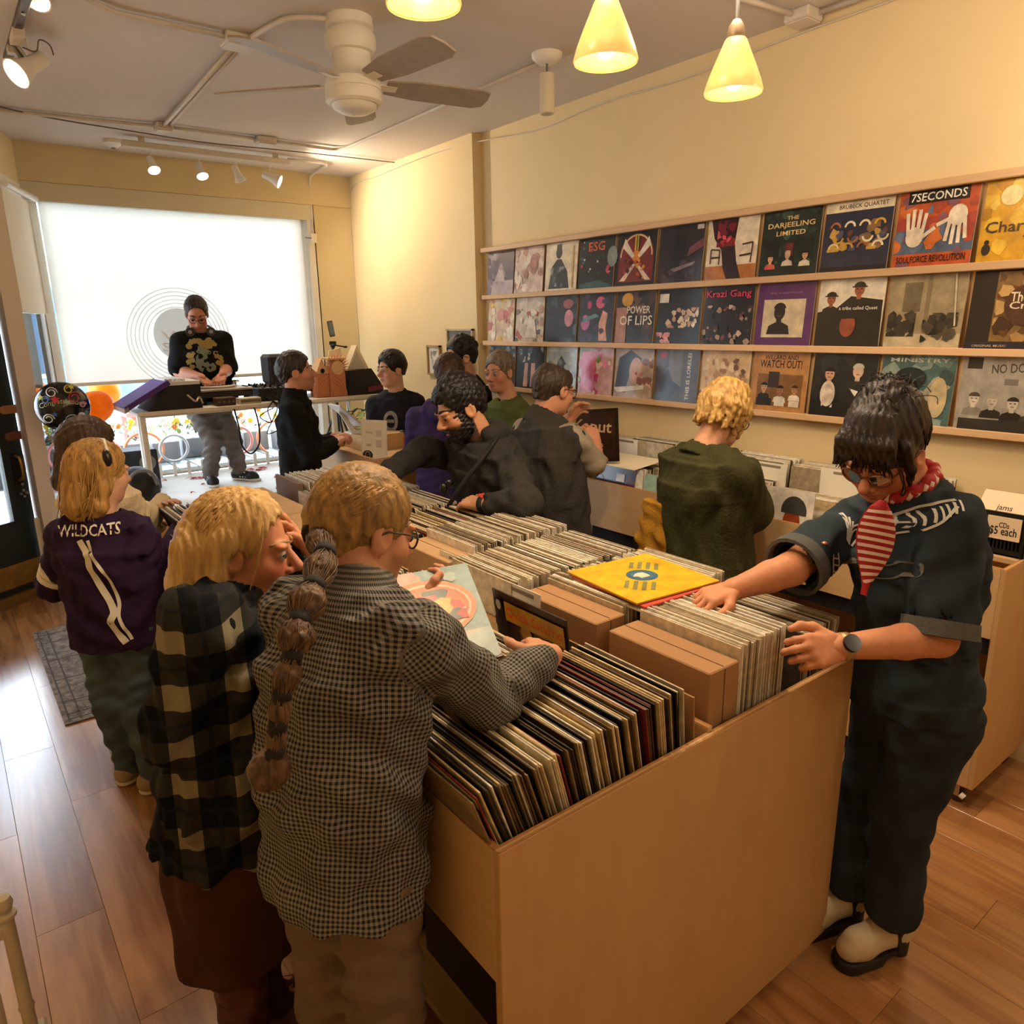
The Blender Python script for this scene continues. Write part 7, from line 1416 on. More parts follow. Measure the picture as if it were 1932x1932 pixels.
# ================================================================== bearded man in the charcoal hoodie
F = Fig('person with dark hair and beard in a charcoal hoodie leaning over the island', 2.04, 2.72, 0, .0045, .007)
F.nb = F.J(903, 818, -.07); F.head_at(F.J(868, 772, -.10), -84, -22, -4, 1.10)
sh = dict(R=F.J(880, 868, .22), L=F.J(960, 880, -.12)); el = dict(R=F.J(800, 925, .12), L=F.J(985, 960, -.28)); wr = dict(R=F.J(730, 925, -.02), L=F.J(905, 955, -.42))
wr['L'] = wat(905, 952, z=1.09); el['L'] = wat(992, 950, z=1.12); wr['R'] = a3(1.50, 2.98, 1.14); el['R'] = a3(1.80, 3.02, 1.24)
F.frame(F.J(945, 1020, .03), F.nb, sh, el, wr, w=1.10, armr=1.05, arch=(.03, .02, 0), dims=dict(hip=(.160, .118), waist=(.158, .118), chest=(.176, .120), sh=(.175, .085)))
h1 = F.hand(wr['L'], wat(850, 938, z=1.09)-wr['L'], a3(-.3, -.3, 1), 1, 1.05, (.4, .4, .4, .4), .3); h2 = F.hand(wr['R'], a3(-.3, -.1, -.15), UP, -1, 1.05)
F.build_skin('#C08A66', hands=(h1, h2), beard=('#241A16', .85), lip='#8A4A42', head_kw=dict(brow=1.3)); F.eyes('#2A1A12', .15, '#120C0A', .0058)
hm_ = cloth('hoodie_charcoal', '#33312F', .95, .5, 150)
def hood(V_):
    n = F.nb; V_.chain([n+F.Rsh*.085+a3(0, 0, .005)-F.fw*.0, n-F.fw*.075+F.Rsh*.06+a3(0, 0, .01), n-F.fw*.10+a3(0, 0, .0), n-F.fw*.075-F.Rsh*.06+a3(0, 0, .01), n-F.Rsh*.085+a3(0, 0, .005)], [.034, .046, .054, .046, .034], .02)
F.top('hoodie', hm_, .024, -.14, .0, .86, (.074, .066, .050), seed=42, wr=.006, open_=hood, neck=.066)
F.pants('trousers', cloth('trouser_black', '#1A1A1E'), .012); F.shoes(mat('shoe_black', '#151414', .5), '#201E1E')
MB().tube(spline([F.J(948, 812, -.10), F.J(912, 862, -.235), F.J(874, 912, -.265), F.J(846, 955, -.24)]), .010, 8).build('cross_strap', 'black_matte', F.root, True)
V_ = F.hairvol(.05); F.hair_cap(V_, 1.07, (.0, .095, -.055), (.080, .078, .095), -.050, .012); q = random.Random(5)
for k in range(46):
    a, b = q.uniform(0, 2*PI), q.uniform(.15, 1.25); V_.ell(F.L(.072*math.sin(b)*math.cos(a), -.01+.09*math.sin(b)*math.sin(a), .045+.09*math.cos(b)), q.uniform(.016, .026), None, .01)
F.hair_done(V_, H5, .003, (.012, .03), (1, 1, .6))
k = F.hk; V_ = F.hvol(.0, .0035); V_.ell(F.L(0, .028, -.028), (.066*k, .071*k, .093*k), F.hA, 0).ell(F.L(0, .050, -.088), (.043*k, .041*k, .036*k), F.hA, .03*k).ell(F.L(0, .01, -.07), (.060*k, .060*k, .046*k), F.hA, .03*k)
V_.ell(F.L(0, .112, .000), (.060*k, .075*k, .056*k), F.hA, .008, True).half(F.L(0, -.006, 0), -F.hF).half(F.L(0, 0, .002), F.hU)
V_.chain([F.L(-.028, .092, -.062), F.L(-.014, .101, -.050), F.L(.014, .101, -.050), F.L(.028, .092, -.062)], [.006, .007, .007, .006], .005); V_.ell(F.L(0, .098, -.063), (.024*F.hk, .02*F.hk, .010*F.hk), F.hA, .004, True); F.hair_done(V_, H5, .0022, (.009, .02), (1, 1, 1), name='beard')
d_ = unit(el['L']-wr['L']); MB().tube([Vector(wr['L']+d_*.005), Vector(wr['L']+d_*.03)], .036, 16).build('watch_band', 'black_matte', F.root, True); MB().rbox((-.018, -.018, 0), (.018, .018, .008), .004, Matrix.Translation(Vector(wr['L']+d_*.016+UP*.034)) @ Matrix.Rotation(.3, 4, 'X')).build('watch_face', mat('watch_red', '#B03A3A', .2), F.root)
t = thing('sunglasses', 'folded black sunglasses held above the hoodie man\'s hand', 'sunglasses', tuple(wat(838, 925, z=1.16))); p = wat(838, 922, z=1.17); MB().ball(p, (.02, .012, .024), 12, 8).ball(p+a3(.02, -.01, .02), (.018, .012, .02), 12, 8).build('lenses', mat('shades', '#0C0B0C', .12), t, True); MB().tube([p+a3(-.01, 0, .02), p+a3(.03, -.01, -.05)], .003, 6).build('temple', 'black_matte', t)

# ================================================================== man in the vest
F = Fig('person in a dark vest and glasses, reading a sleeve at the wall bins', 2.46, 2.84, 0, .005, .008)
F.nb = F.J(1022, 790, .0); F.head_at(F.J(1046, 735, .04), 88, -14, 0, 1.08)
sh = dict(L=F.J(990, 815, .17), R=F.J(1080, 828, -.12)); el = dict(L=F.J(1060, 850, .26), R=F.J(1126, 880, -.04)); wr = dict(L=F.J(1072, 795, .24), R=F.J(1124, 836, .14))
F.frame(F.J(1045, 1015, .0), F.nb, sh, el, wr, w=1.08, armr=.95, dims=dict(hip=(.165, .125), waist=(.168, .13), chest=(.172, .125), sh=(.168, .085)), arch=(-.02, -.02, 0))
h1 = F.hand(wr['R'], F.J(1112, 800, .2)-wr['R'], a3(-.2, -.9, .2), -1, 1.0, (.6, .6, .6, .6), .6); h2 = F.hand(wr['L'], F.J(1085, 778, .26)-wr['L'], a3(-.2, .9, .2), 1, 1.0, (.5, .5, .5, .5)); F.build_skin('#C98F70', hands=(h1, h2), blush=.2); F.eyes(); F.glasses('#1E1614', .024)
F.top('shirt', cloth('shirt_stone', '#9A8F7C'), .012, -.05, 0, .46, (.070, .066, .05), collar='shirt', seed=51, neck=.062)
F.top('vest', cloth('vest_charcoal', '#3E3A36', .95, .6, 140), .034, -.16, .0, 0, seed=52, wr=.006, collar='stand', neck=.068); F.pants('trousers', cloth('trouser_brownblack', '#26221E'), .014); F.shoes(mat('shoe_black', '#151414', .5), '#201E1E')
V_ = F.hairvol(.03); F.hair_cap(V_, 1.03, (.0, .085, .0), (.095, .085, .135), -.06, 0); V_.ell(F.L(0, .02, .135), (.074, .10, .066), F.hA, .01, True); F.hair_done(V_, H9, .002, (.012, .03), (1, 1, .4))
p = Vector(wat(1100, 862, x=2.80)); u = Vector((.10, -.27, .03)).normalized()*LPW; v = Vector((.03, .02, .31)); v = (v-u.normalized()*v.dot(u.normalized())).normalized()*.29
cover('dark brown record held up by the man in the vest', p-u*.3-v*.1, u, v, VESTLP, '#1A120C')
tag(MB().prism([(2.84, 2.98, 1.062), (2.86, 2.64, 1.055), (3.06, 2.60, 1.09), (3.05, 2.98, 1.09)], (0, 0, .002)).build('paper_sheet', mat('paper_cream', '#E8DCC0', .7), None, False, (2.95, 2.8, 1.06)), 'cream paper sheet lying on the wall bins before the vest man', 'paper')

# ================================================================== woman in the olive sweater
F = Fig('person with short blonde hair in a baggy olive sweater at the wall bins', 2.38, 1.76, 0, .005, .0075)
F.nb = F.J(1330, 850, .0); F.head_at(F.J(1368, 783, .06), 92, -26, -4, .99)
sh = dict(L=F.J(1290, 872, .13), R=F.J(1392, 895, -.12)); el = dict(L=F.J(1380, 950, .28), R=F.J(1418, 965, -.02)); wr = dict(L=F.J(1420, 930, .36), R=F.J(1416, 925, .20))
F.frame(F.J(1330, 1070, .0), F.nb, sh, el, wr, w=1.0, armr=.9)
h1 = F.hand(wr['R'], F.J(1425, 915, .34)-wr['R'], UP, -1, .9); F.build_skin('#D09A78', hands=(h1,), blush=.2); F.eyes('#4A5A5A', .2, '#A88A4A', .003); F.glasses('#5A2E22', .022)
F.top('sweater', cloth('sweater_olive', '#3B3A20', .95, .5, 110), .046, -.14, .035, 1.0, (.078, .078, .058), collar='crew', seed=63, wr=.006, neck=.068, sq=(1, 1, .12))
F.pants('floral_trousers', pattern('floral_black', 'floral', ('#17161A', '#8A7F74')), .02, (.10, .085, .075), .2); F.shoes(mat('shoe_black', '#151414', .5), '#201E1E')
V_ = F.hairvol(.05, .2, .0045); F.hair_cap(V_, 1.08, (.0, .108, -.055), (.080, .074, .085), -.062, .010)
for k in range(16): a = -2.4+4.8*k/15; V_.chain([F.L(.05*math.sin(a), -.02-.05*math.cos(a), .105), F.L(.083*math.sin(a), -.018-.10*math.cos(a), .03), F.L(.078*math.sin(a), -.02-.098*math.cos(a), -.045-.02*(k % 2))], [.022, .020, .010], .014)
F.hair_done(V_, H7, .003, (.010, .026), (1, 1, .3), 8)
t = thing('mustard_tote', 'mustard yellow tote bag hanging at the olive sweater woman\'s side', 'bag', tuple(F.J(1238, 1045, .02))); c, d_ = F.J(1246, 948, .03), F.J(1240, 1060, .03); V_ = Vol(np.minimum(c, d_)-.16, np.maximum(c, d_)+.16, .006); R_ = unit(a3(.2, 1, 0)); V_.loft([(d_, R_, .12, .045), (c, R_, .10, .03)], .01, 4).wrinkle(.005, (.05, .12), 4); mesh_of('bag_body', [V_.mesh()], cloth('mustard', '#B08028', .9, .5, 120), t); MB().tube(spline([c, F.J(1258, 915, .03), F.J(1268, 880, .03), F.J(1290, 852, .05)]), .007, 6).build('bag_strap', mat('strap_maroon', '#4A1C1E', .6), t, True)

# ================================================================== woman in the denim jumpsuit
F = Fig('person in a denim jumpsuit with a red striped neckerchief and updo sorting the nearest bin', 1.97, .86, 0, .0040, .0062)
F.nb = F.J(1722, 928, .0); F.head_at(F.J(1668, 848, -.03), -92, -34, 4, 1.10)
sh = dict(R=F.J(1608, 985, .13), L=F.J(1796, 986, -.10)); el = dict(R=wat(1492, 1074, z=1.17), L=F.J(1770, 1205, -.20)); wr = dict(R=wat(1384, 1112, z=1.115), L=wat(1584, 1221, y=.80))
F.frame(F.J(1722, 1330, .0), F.nb, sh, el, wr, .082, w=.95, armr=1.02, kn=dict(R=F.J(1632, 1520, .06), L=F.J(1700, 1550, -.06)), an=dict(R=a3(1.955, .885, .105), L=a3(1.945, .745, .105)), toe=dict(R=(-.93, .36, 0), L=(-.93, .36, 0)), dims=dict(hip=(.168, .128), waist=(.142, .112), chest=(.168, .125), sh=(.165, .084)), arch=(.01, 0, 0))
h1 = F.hand(wr['R'], wat(1318, 1132, z=1.10)-wr['R'], a3(-.1, -.1, 1), -1, 1.0, (.5, .5, .5, .5), .4); h2 = F.hand(wr['L'], wat(1490, 1234, y=.84)-wr['L'], a3(-.15, -.8, .55), 1, 1.02, (.75, .7, .7, .75), .5, .05)
F.build_skin('#D08E68', hands=(h1, h2), blush=.3, lip='#A04A44'); F.eyes('#3A2A1C', .1, '#2A1812', .0042); F.glasses('#7A3A24', .025)
dm = pattern('denim_dark', 'denim', ('#37424A', '#222A31'))
F.top('denim_top', dm, .020, .30, .0, .40, (.072, .076, .06), collar='shirt', seed=72, wr=.006, neck=.066)
for q in 'LR':
    p, d = F.ends[q]; MB().lathe([(.076, -.018), (.086, -.020), (.088, .020), (.078, .022), (.074, .0)], Vector(p+d*.03), Vector(d), 22).build('rolled_cuff', cloth('denim_cuff', '#5A5A56'), F.root, 40)
F.pants('denim_trousers', dm, .014, (.094, .078, .072), .36, seed=74, end=.05)
G = [c for c in F.root.children if c.name.startswith('denim_top')][0]; bpy.context.view_layer.update()
# embroidered skeleton hands reaching over chest and shoulder
nr = unit(a3(-.55, -.80, .25)); rt = unit(np.cross(-nr, UP)); upv = np.cross(rt, -nr); ew = mat('embroidery', '#C9C6BC', .8); wm_ = .006
def emb(pxs, w=.005): # pixel polyline -> offsets in the chest plane
    out = []
    for px, py in pxs: p = F.J(px, py, -.14); d = p-cch; out.append((float(d@rt), float(d@upv)))
    return strip(out, w, 5)
cch = F.J(1730, 1000, -.14)
sh_ = [emb([(1655, 1030), (1668, 1000), (1690, 990), (1720, 985)]), emb([(1655, 1030), (1672, 1005), (1695, 1000)]), emb([(1660, 1035), (1690, 1015), (1730, 1000), (1770, 975), (1800, 955)]), emb([(1690, 990), (1730, 965), (1770, 950), (1810, 942)])]
for k in range(9): x = 1690+14*k; sh_.append(emb([(x, 1008-5.5*k), (x+14, 975-4*k)], .004))
for k in range(4): sh_.append(emb([(1655-2*k, 1032-3*k), (1675-10*k*.3, 985-9*k)], .004))
sh_ += [emb([(1592, 1048), (1586, 1075), (1590, 1100)]), emb([(1612, 1046), (1610, 1080), (1604, 1105)])]+[emb([(1588, 1055+13*k), (1612, 1058+13*k)], .004) for k in range(4)]
decal('embroidery', F, G, sh_, cch, rt, upv, nr, ew, .004)
def patch(x0, y0, x1, y1): # pocket flap and its stitching
    return emb([(x0, y0), ((x0+x1)/2, y0+4), (x1, y1)], .003)
decal('pocket_stitch', F, G, [emb([(1650, 1058), (1680, 1068), (1705, 1060), (1703, 1080), (1680, 1094), (1652, 1085), (1650, 1058)], .004)], cch, rt, upv, nr, mat('stitch', '#6A6A64', .8), .004)
for px, py in ((1652, 1075), (1568, 1026)):
    h, n_ = on_surface(G, Vector(F.J(px, py, -.14))+Vector(nr)*.3, -Vector(nr))
    if h is not None: MB().ball(h+Vector(nr)*.003, (.008, .008, .005), 12, 8).build('snap_button', mat('copper_snap', '#C98A6A', .3, .6), F.root, True)
# neckerchief
nk = mat('kerchief_red', '#A81E24', .7); nkw = mat('kerchief_stripe', '#E0C4B8', .7)
V_ = Vol(F.nb-.2, F.nb+.2, .005); nd = unit(F.hc-F.nb); fwn = unit(a3(-1, -.5, 0))
ring = [F.nb+nd*.035+(F.Rsh*math.cos(a)*.070+np.cross(nd, F.Rsh)*math.sin(a)*.070) for a in np.linspace(0, 2*PI, 13)]; V_.chain(ring, [.017]*13, .01); V_.wrinkle(.002, (.02, .04), 5); kn_ = mesh_of('neckerchief', [V_.mesh()], nk, F.root)
for a in np.linspace(0, 2*PI, 26, endpoint=False):
    c = F.nb+nd*.035+(F.Rsh*math.cos(a)*.070+np.cross(nd, F.Rsh)*math.sin(a)*.070); tn = unit(-F.Rsh*math.sin(a)+np.cross(nd, F.Rsh)*math.cos(a)); MB().tube([Vector(c-tn*.003+nd*.004), Vector(c+tn*.003-nd*.004)], .0182, 10).build('kerchief_stripe', nkw, kn_, True)
tips = [(1652, 945), (1610, 985), (1632, 1070), (1612, 1128)]
P0, P1, P2, P3 = [F.J(a, b, -.18) for a, b in ((1660, 945), (1612, 1010), (1640, 1020), (1624, 1122))]
b = MB(); n = 12
def drape(t, s_): # t 0..1 down, s -1..1 across
    c = P0*(1-t)+P3*t+unit(P1-P2)*.0; wdt = .016+.095*math.sin(PI*min(t*1.15, 1))**.8*(1-.55*t); ax = unit(P2-P1); return Vector(c+ax*wdt*.5*s_+a3(*nr)*(.012*math.cos(s_*1.5)+.012))
for i in range(n):
    for j in range(6): b.quad(drape(i/n, -1+j/3), drape(i/n, -1+(j+1)/3), drape((i+1)/n, -1+(j+1)/3), drape((i+1)/n, -1+j/3))
b.build('kerchief_end', nk, kn_, True)
for i in range(11):
    t = .10+.072*i; b = MB(); nv = Vector(nr)*.0025
    for j in range(8): s0, s1 = -.95+1.9*j/8, -.95+1.9*(j+1)/8; o0, o1 = -.03*s0, -.03*s1; b.quad(drape(t+o0, s0)+nv, drape(t+o1, s1)+nv, drape(t+o1+.034, s1)+nv, drape(t+o0+.034, s0)+nv)
    b.build('kerchief_stripe', nkw, kn_)
# hair: fringe, updo and loose curls
V_ = F.hairvol(.07, .17, .004); F.hair_cap(V_, 1.10, (.0, .108, -.062), (.074, .078, .078), -.055, .012); k_ = F.hk
V_.ell(F.L(.0, -.045, .105), (.065*k_, .06*k_, .04*k_), F.hA, .03)
for k in range(9): x = -.058+.0145*k; V_.chain([F.L(x*.6, .03, .118), F.L(x*.95, .080, .088), F.L(x*1.15, .100, .050-.010*(k % 3))], [.020, .014, .006], .012)
for q in (-1, 1): V_.chain([F.L(q*.070, .045, .06), F.L(q*.080, .050, .0), F.L(q*.076, .052, -.045)], [.018, .012, .006], .012)
q = random.Random(12)
for k in range(26): a, b_ = q.uniform(0, 2*PI), q.uniform(0, .9); V_.ell(F.L(.05*math.sin(b_)*math.cos(a), -.05+.05*math.sin(b_)*math.sin(a), .112+.03*math.cos(b_)), q.uniform(.012, .022), None, .012)
F.hair_done(V_, H1, .0016, (.009, .02), (1, 1, .4), 6); F.strands(H1, 260, lambda q, az: (q.uniform(-.04, .04), -.06+q.uniform(-.03, .03), .145+q.uniform(-.02, .02)), ((0, 2*PI), (-.3, .9)), 1.12, .0017, 33, wav=.012)
F.strands(H1, 70, lambda q, az: (q.uniform(-.065, .065), .108, .034+q.uniform(-.012, .012)), ((.9, 2.2), (1.0, 1.5)), 1.12, .0016, 34)
hs = MB()
for k in range(26):
    q = random.Random(30+k); a = q.uniform(0, 2*PI); p = F.L(.05*math.cos(a), -.05+.05*math.sin(a), .13); d = np.array([q.uniform(-1, 1), q.uniform(-1, 1), q.uniform(.1, .9)]); hs.tube(spline([p, p+d*.025, p+d*.045+a3(q.uniform(-.02, .02), 0, -.01), p+d*.055+a3(0, 0, -.03)], 4), .0012, 4)
for k in range(5): q = random.Random(60+k); hs.tube(spline([F.L(-.062, .075, .05), F.L(-.075, .078+q.uniform(-.01, .01), .0), F.L(-.070+q.uniform(-.012, .006), .080, -.04), F.L(-.06, .07+q.uniform(-.015, .015), -.075)], 4), .0014, 4)
hs.build('loose_strand', H1, F.root, True)['kind'] = 'stuff'
V_ = None
d_ = unit(el['L']-wr['L']); MB().tube([Vector(wr['L']+d_*.0), Vector(wr['L']+d_*.022)], .0345, 16).build('watch_band', mat('band_tan', '#B0986A', .4, .5), F.root, True)
wn = unit(a3(0, 0, CAM_H)-wr['L']); wn = unit(wn-d_*(wn@d_)+UP*.2); wf = wr['L']+d_*.012+wn*.030; MB().cyl(Vector(wf), Vector(wf+wn*.010), .021, n=24).build('watch_face', mat('watch_black', '#0A0A0C', .12), F.root, 40)
# boots
for q in 'LR':
    a_ = F.B['an'+q]; tq = F.toe[q]; g = np.array([a_[0], a_[1], 0]); V_ = Vol(g-a3(.26, .26, .0), g+a3(.26, .26, .24), .005)
    V_.cap(a_+a3(0, 0, .03), g-tq*.012+a3(0, 0, .095), .050, .046, .01).cap(g-tq*.025+a3(0, 0, .09), g+tq*.10+a3(0, 0, .065), .044, .042, .03).cap(g+tq*.10+a3(0, 0, .062), g+tq*.135+a3(0, 0, .055), .042, .036, .02); V_.half(g+a3(0, 0, .032), (0, 0, -1)); bo = mesh_of('boot', [V_.mesh()], mat('boot_cream', '#CDBE9C', .5, var=.08, scale=10), F.root)
    S_ = Vol(g-a3(.26, .26, .01), g+a3(.26, .26, .12), .005); S_.cap(g+tq*.06+a3(0, 0, .012), g+tq*.135+a3(0, 0, .012), .044, .046, 0).cap(g-tq*.035+a3(0, 0, .03), g+tq*.06+a3(0, 0, .03), .030, .040, .01); S_.half(g+a3(0, 0, .034), UP); S_.half(g+a3(0, 0, .001), -UP); mesh_of('boot_sole', [S_.mesh()], mat('sole_black', '#141210', .6), bo)
    MB().cyl(Vector(g-tq*.040+a3(0, 0, 0)), Vector(g-tq*.034+a3(0, 0, .06)), .030, .036, 18).build('boot_heel', 'sole_black', bo, 40); sd = np.cross(UP, tq)
    for sg in (-1, 1): MB().prism([Vector(a_+sd*sg*.047+a3(0, 0, .0)+tq*x+a3(0, 0, z)) for x, z in ((-.022, .03), (.018, .03), (.006, -.06), (-.012, -.06))], Vector(sd*sg*.004)).build('elastic_gusset', 'sole_black', bo)
t = thing('belt_bag', 'black beaded strap and keys hanging at the denim woman\'s hip', 'bag', tuple(F.J(1835, 1200, .05))); MB().tube(spline([F.J(1838, 1105, .06), F.J(1834, 1160, .06), F.J(1830, 1195, .05)]), .008, 6).build('strap', 'black_matte', t, True); MB().ball(F.J(1828, 1205, .05), (.014, .014, .02), 8, 6).build('charm', 'chrome', t, True)

# ================================================================== man in black at the counter
F = Fig('person in a black pullover standing at the counter, looking toward the staff', 1.86, 4.62, 0, .0055, .009)
F.nb = F.J(556, 748, .0); F.head_at(F.J(560, 702, .02), 112, 4, 0, 1.03)
sh = dict(L=F.J(560, 772, .17), R=F.J(552, 778, -.17)); el = dict(L=F.J(600, 850, .17), R=F.J(585, 862, -.17)); wr = dict(L=F.J(628, 826, .14), R=F.J(630, 838, -.02))
F.frame(F.J(570, 905, .0), F.nb, sh, el, wr, w=1.0)
h1 = F.hand(wr['R'], F.J(652, 822, .04)-wr['R'], UP, -1, 1, (.7, .7, .7, .7)); h2 = F.hand(wr['L'], F.J(650, 820, .12)-wr['L'], UP, 1, 1, (.7, .7, .7, .7)); F.build_skin('#C98F74', hands=(h1, h2), beard=('#8A6A58', .3)); F.eyes('#3A3A3A', .5, '#4A3A2A')
F.top('pullover', cloth('pullover_black', '#151516', .9), .020, -.02, 0, 1.0, (.068, .060, .048), collar='stand', seed=81); F.pants('jeans', cloth('jean_ink', '#1A1F2A'), .012); F.shoes(mat('shoe_black', '#151414', .5), '#201E1E')
V_ = F.hairvol(.02); F.hair_cap(V_, 1.03, (.0, .095, -.052), (.085, .080, .098), -.055, .008); F.hair_done(V_, hairm('hair_dkgrey', '#3E3630', '#221C18'), .0025, (.012, .03), (1, 1, .6))

# ================================================================== young man in the navy tee behind the counter
F = Fig('person in a navy tee with a round grey print behind the counter', 2.72, 4.98, 0, .0055, .009)
F.nb = F.J(748, 738, .0); F.head_at(F.J(738, 697, -.02), -98, -4, 0, 1.05)
sh = dict(R=F.J(708, 764, .04), L=F.J(786, 760, -.05)); el = dict(R=F.J(708, 826, -.04), L=F.J(798, 820, -.10)); wr = dict(R=F.J(712, 852, -.26), L=F.J(770, 850, -.20))
F.frame(F.J(752, 900, .02), F.nb, sh, el, wr, w=1.0, armr=.9)
h1 = F.hand(wr['R'], a3(-.5, -.6, -.15), UP, -1, 1); F.build_skin('#D2A284', hands=(h1,), blush=.15); F.eyes('#2A1A12', .5, '#1A100C', .005)
F.top('tee', cloth('tee_navy', '#22242E', .9), .016, -.12, .0, .44, (.068, .070, .06), collar='crew', seed=91)
G = [c for c in F.root.children if c.name.startswith('tee')][0]; nr = unit(a3(-.72, -.69, 0)); rt = unit(np.cross(-nr, UP)); cc = F.J(738, 795, -.1)
def ringshape(r0, r1, n=24, ay=1.35): return [(r*math.cos(2*PI*i/n), r*ay*math.sin(2*PI*i/n)) for i in range(n) for r in (r0, r1)], [(2*i, 2*i+1, (2*i+3) % (2*n), (2*i+2) % (2*n)) for i in range(n)]
decal('tee_print', F, G, [ringshape(.036, .058), ([(-.030, -.008), (.030, -.008), (.030, .016), (-.030, .016)], [(0, 1, 2, 3)])], cc, rt, UP, nr, mat('tee_print', '#8A8A8C', .8))
F.pants('jeans', cloth('jean_ink', '#1A1F2A')); V_ = F.hairvol(.03); F.hair_cap(V_, 1.07, (.0, .100, -.058), (.082, .078, .092), -.050, .010); q = random.Random(8)
for k in range(30): a, b = q.uniform(0, 2*PI), q.uniform(.2, 1.2); V_.ell(F.L(.07*math.sin(b)*math.cos(a), -.005+.09*math.sin(b)*math.sin(a), .045+.082*math.cos(b)), q.uniform(.014, .022), None, .008)
F.hair_done(V_, H5, .0015, (.012, .03))

# ================================================================== person in purple, seen from behind
F = Fig('person with brown hair in a purple hooded top, seen from behind', 2.44, 3.72, 0, .006, .009)
F.nb = F.J(838, 762, .0); F.head_at(F.J(850, 708, .02), 56, -4, 0, 1.0)
sh = dict(L=F.J(790, 792, .05), R=F.J(888, 795, -.05)); el = dict(L=F.J(782, 860, .1), R=F.J(900, 870, .0)); wr = dict(L=F.J(800, 880, .3), R=F.J(890, 890, .2)); F.frame(F.J(845, 935, .0), F.nb, sh, el, wr, w=1.0); F.build_skin('#CFA084'); F.eyes()
def hood(V_):
    n = F.nb; V_.chain([n+F.Rsh*.09, n-F.fw*.08+F.Rsh*.06-a3(0, 0, .02), n-F.fw*.11-a3(0, 0, .04), n-F.fw*.08-F.Rsh*.06-a3(0, 0, .02), n-F.Rsh*.09], [.032, .045, .055, .045, .032], .02)
F.top('hooded_top', cloth('hood_purple', '#3A2C5A', .9), .028, -.14, 0, 1.0, (.078, .07, .05), seed=101, open_=hood); F.pants('trousers', cloth('trouser_black', '#1A1A1E')); F.shoes(mat('shoe_black', '#151414', .5), '#201E1E')
V_ = F.hairvol(.03); F.hair_cap(V_, 1.07, (.0, .10, -.05), (.085, .075, .10), -.075, .004); F.hair_done(V_, H8, .003, (.012, .03), (1, 1, .25))

# ================================================================== curly-haired man with glasses
F = Fig('person with curly black hair and glasses in a navy tee before the framed print', 2.86, 4.30, 0, .0055, .009)
F.nb = F.J(884, 716, .0); F.head_at(F.J(868, 674, -.02), -84, -4, 0, 1.03)
sh = dict(R=F.J(862, 742, .15), L=F.J(908, 745, -.12)); el = dict(R=F.J(850, 800, .15), L=F.J(912, 810, -.14)); wr = dict(R=F.J(830, 830, .1), L=F.J(880, 850, -.2)); F.frame(F.J(895, 890, .02), F.nb, sh, el, wr, w=1.0); F.build_skin('#CDA084', beard=('#6A4A3A', .3)); F.eyes('#2A1A12', .5, '#120C0A', .005); F.glasses('#1A1412', .024)
F.top('tee', cloth('tee_navy', '#22242E', .9), .016, -.12, .0, .44, (.068, .070, .06), collar='crew', seed=111); F.pants('jeans', cloth('jean_ink', '#1A1F2A')); V_ = F.hairvol(.06); F.hair_cap(V_, 1.05, (.0, .098, -.058), (.082, .078, .092), -.050, .012); q = random.Random(18)
for k in range(80): a, b = q.uniform(0, 2*PI), q.uniform(.0, 1.5); p = (.08*math.sin(b)*math.cos(a), -.025+.096*math.sin(b)*math.sin(a), .045+.095*math.cos(b)); (V_.ell(F.L(*p), q.uniform(.014, .021), None, .004) if not (p[1] > .06 and p[2] < .05) else None)
F.hair_done(V_, H5, .0, name='hair') if False else mesh_of('hair', [V_.mesh()], H5, F.root)

# ================================================================== grey-haired man in olive tee
F = Fig('person with short grey hair in an olive tee standing against the record wall', 2.94, 3.74, 0, .0050, .0085)
F.nb = F.J(960, 752, .0); F.head_at(F.J(942, 702, -.02), -108, -6, 0, 1.02)
sh = dict(R=F.J(920, 785, .08), L=F.J(994, 790, -.10)); el = dict(R=F.J(905, 850, .05), L=F.J(1012, 860, -.10)); wr = dict(R=F.J(900, 890, -.1), L=F.J(990, 900, -.2)); F.frame(F.J(965, 935, .02), F.nb, sh, el, wr, w=1.05); F.build_skin('#D09878', blush=.3); F.eyes('#4A6A7A', .45, '#8A7A66', .0045)
F.top('tee', cloth('tee_olive', '#5C6636', .9), .018, -.12, .0, .46, (.070, .072, .06), collar='crew', seed=121); F.pants('jeans', cloth('jean_ink', '#1A1F2A')); V_ = F.hairvol(.02); F.hair_cap(V_, 1.035, (.0, .098, -.052), (.085, .078, .100), -.050, .006); F.hair_done(V_, H6, .003, (.012, .026), (1, 1, .8))

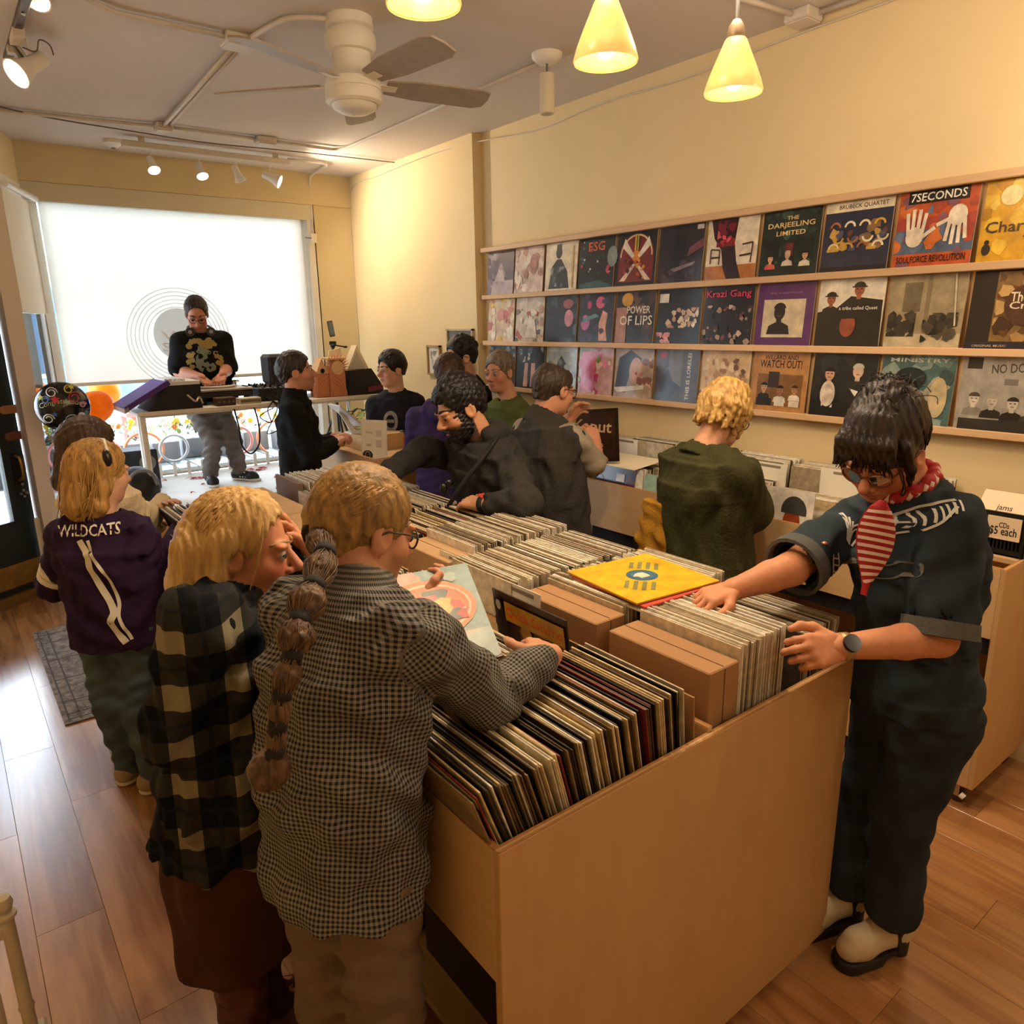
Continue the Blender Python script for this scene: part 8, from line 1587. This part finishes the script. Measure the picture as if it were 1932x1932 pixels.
# ================================================================== disc jockey
F = Fig('person playing records on the window platform in a dark printed tee', 1.66, 6.12, SZ, .0055, .009)
F.nb = F.J(377, 626, .02); F.head_at(F.J(371, 592, -.03), 196, -32, 0, 1.03)
sh = dict(R=F.J(340, 645, .0), L=F.J(421, 642, .02)); el = dict(R=F.J(338, 700, -.04), L=F.J(429, 695, -.02)); wr = dict(R=F.J(378, 712, -.24), L=F.J(421, 706, -.22))
F.frame(F.J(392, 765, .04), F.nb, sh, el, wr, .085, w=1.06, armr=1.1, kn=dict(R=F.J(402, 832, .0), L=F.J(438, 830, .02)), an=dict(R=F.J(397, 897, .0), L=F.J(452, 888, .06)), toe=dict(R=(-.15, -1, 0), L=(.55, -.85, 0)), dims=dict(hip=(.158, .115), waist=(.165, .118), chest=(.178, .120), sh=(.178, .085)))
h1 = F.hand(wr['R'], F.J(396, 728, -.30)-wr['R'], UP, -1, 1.05, (.4, .4, .4, .4)); h2 = F.hand(wr['L'], F.J(412, 724, -.30)-wr['L'], UP, 1, 1.05, (.5, .5, .5, .5)); F.build_skin('#C98A6E', hands=(h1, h2), blush=.25, beard=('#8A6A5A', .3)); F.eyes('#2A1A12', .1, '#2A1C14'); F.glasses('#3A2A26', .022)
F.top('tee', cloth('tee_black', '#17191C', .9), .020, -.02, .01, .50, (.072, .080, .06), collar='crew', seed=131)
G = [c for c in F.root.children if c.name.startswith('tee')][0]; nr = unit(a3(-.26, -.96, 0)); rt = unit(np.cross(-nr, UP)); cc = F.J(386, 672, -.12); q = random.Random(77)
def blob(cx, cy, r, n=9): return [(cx+r*q.uniform(.6, 1.2)*math.cos(2*PI*i/n), cy+r*q.uniform(.6, 1.2)*math.sin(2*PI*i/n)) for i in range(n)], [tuple(range(n))]
decal('print_gold', F, G, [blob(q.uniform(-.10, .09), q.uniform(.06, .12), .024) for _ in range(14)]+[blob(q.choice((-.10, .10))+q.uniform(-.02, .02), q.uniform(-.08, .1), .022) for _ in range(14)], cc, rt, UP, nr, mat('print_gold', '#A08A4E', .8), .004)
decal('print_grey', F, G, [blob(q.uniform(-.06, .06), q.uniform(-.11, .05), .03) for _ in range(16)], cc, rt, UP, nr, mat('print_greygreen', '#7E8A7A', .8), .006)
decal('print_dark', F, G, [blob(-.03, .0, .02), blob(.035, .0, .02), blob(0, -.04, .012), blob(-.02, -.08, .012), blob(.03, -.085, .012)], cc, rt, UP, nr, mat('tee_black', '#17191C', .9), .008)
F.pants('trousers', cloth('trouser_greige', '#77706A'), .014, (.088, .072, .060), .1, wr=.008); F.shoes(mat('sneaker_black', '#1C1C1E', .6), '#EDE8E0', .20, 'sneaker')
for q in 'LR':
    a_, tq = F.B['an'+q], F.toe[q]; sd = np.cross(UP, tq)
    for k in range(3):
        for sg in (-1, 1): p = np.array([a_[0], a_[1], F.z])+tq*(.03+.026*k); MB().prism([Vector(p+sd*sg*.0415+a3(0, 0, .03)), Vector(p+tq*.012+sd*sg*.0415+a3(0, 0, .03)), Vector(p-tq*.006+sd*sg*.026+a3(0, 0, .074)), Vector(p-tq*.018+sd*sg*.026+a3(0, 0, .074))], Vector(sd*sg*.004)).build('sneaker_stripe', 'white_paint', F.root)
V_ = F.hairvol(.02); F.hair_cap(V_, 1.015, (.0, .096, -.048), (.088, .080, .105), -.045, .004, line=.098); F.hair_done(V_, hairm('hair_dj', '#33261E', '#1A1310'), .0025, (.012, .03), (1, 1, .6))
nd = unit(F.hc-F.nb); hp = MB().tube([Vector(F.nb+nd*.03+(F.Rsh*math.cos(a)*.085-np.cross(nd, F.Rsh)*math.sin(a)*.08)) for a in np.linspace(-.5, PI+.5, 16)], .008, 8).build('headphone_band', 'black_metal', F.root, True)
for sg in (-1, 1): c = F.nb+nd*.0+F.Rsh*.075*sg+F.fw*.06; MB().cyl(Vector(c), Vector(c+F.fw*.03), .034, n=18).build('headphone_cup', 'black_metal', hp, 40); MB().cyl(Vector(c+F.fw*.03), Vector(c+F.fw*.033), .014, n=16).build('cup_ring', 'steel_grey', hp, 40)
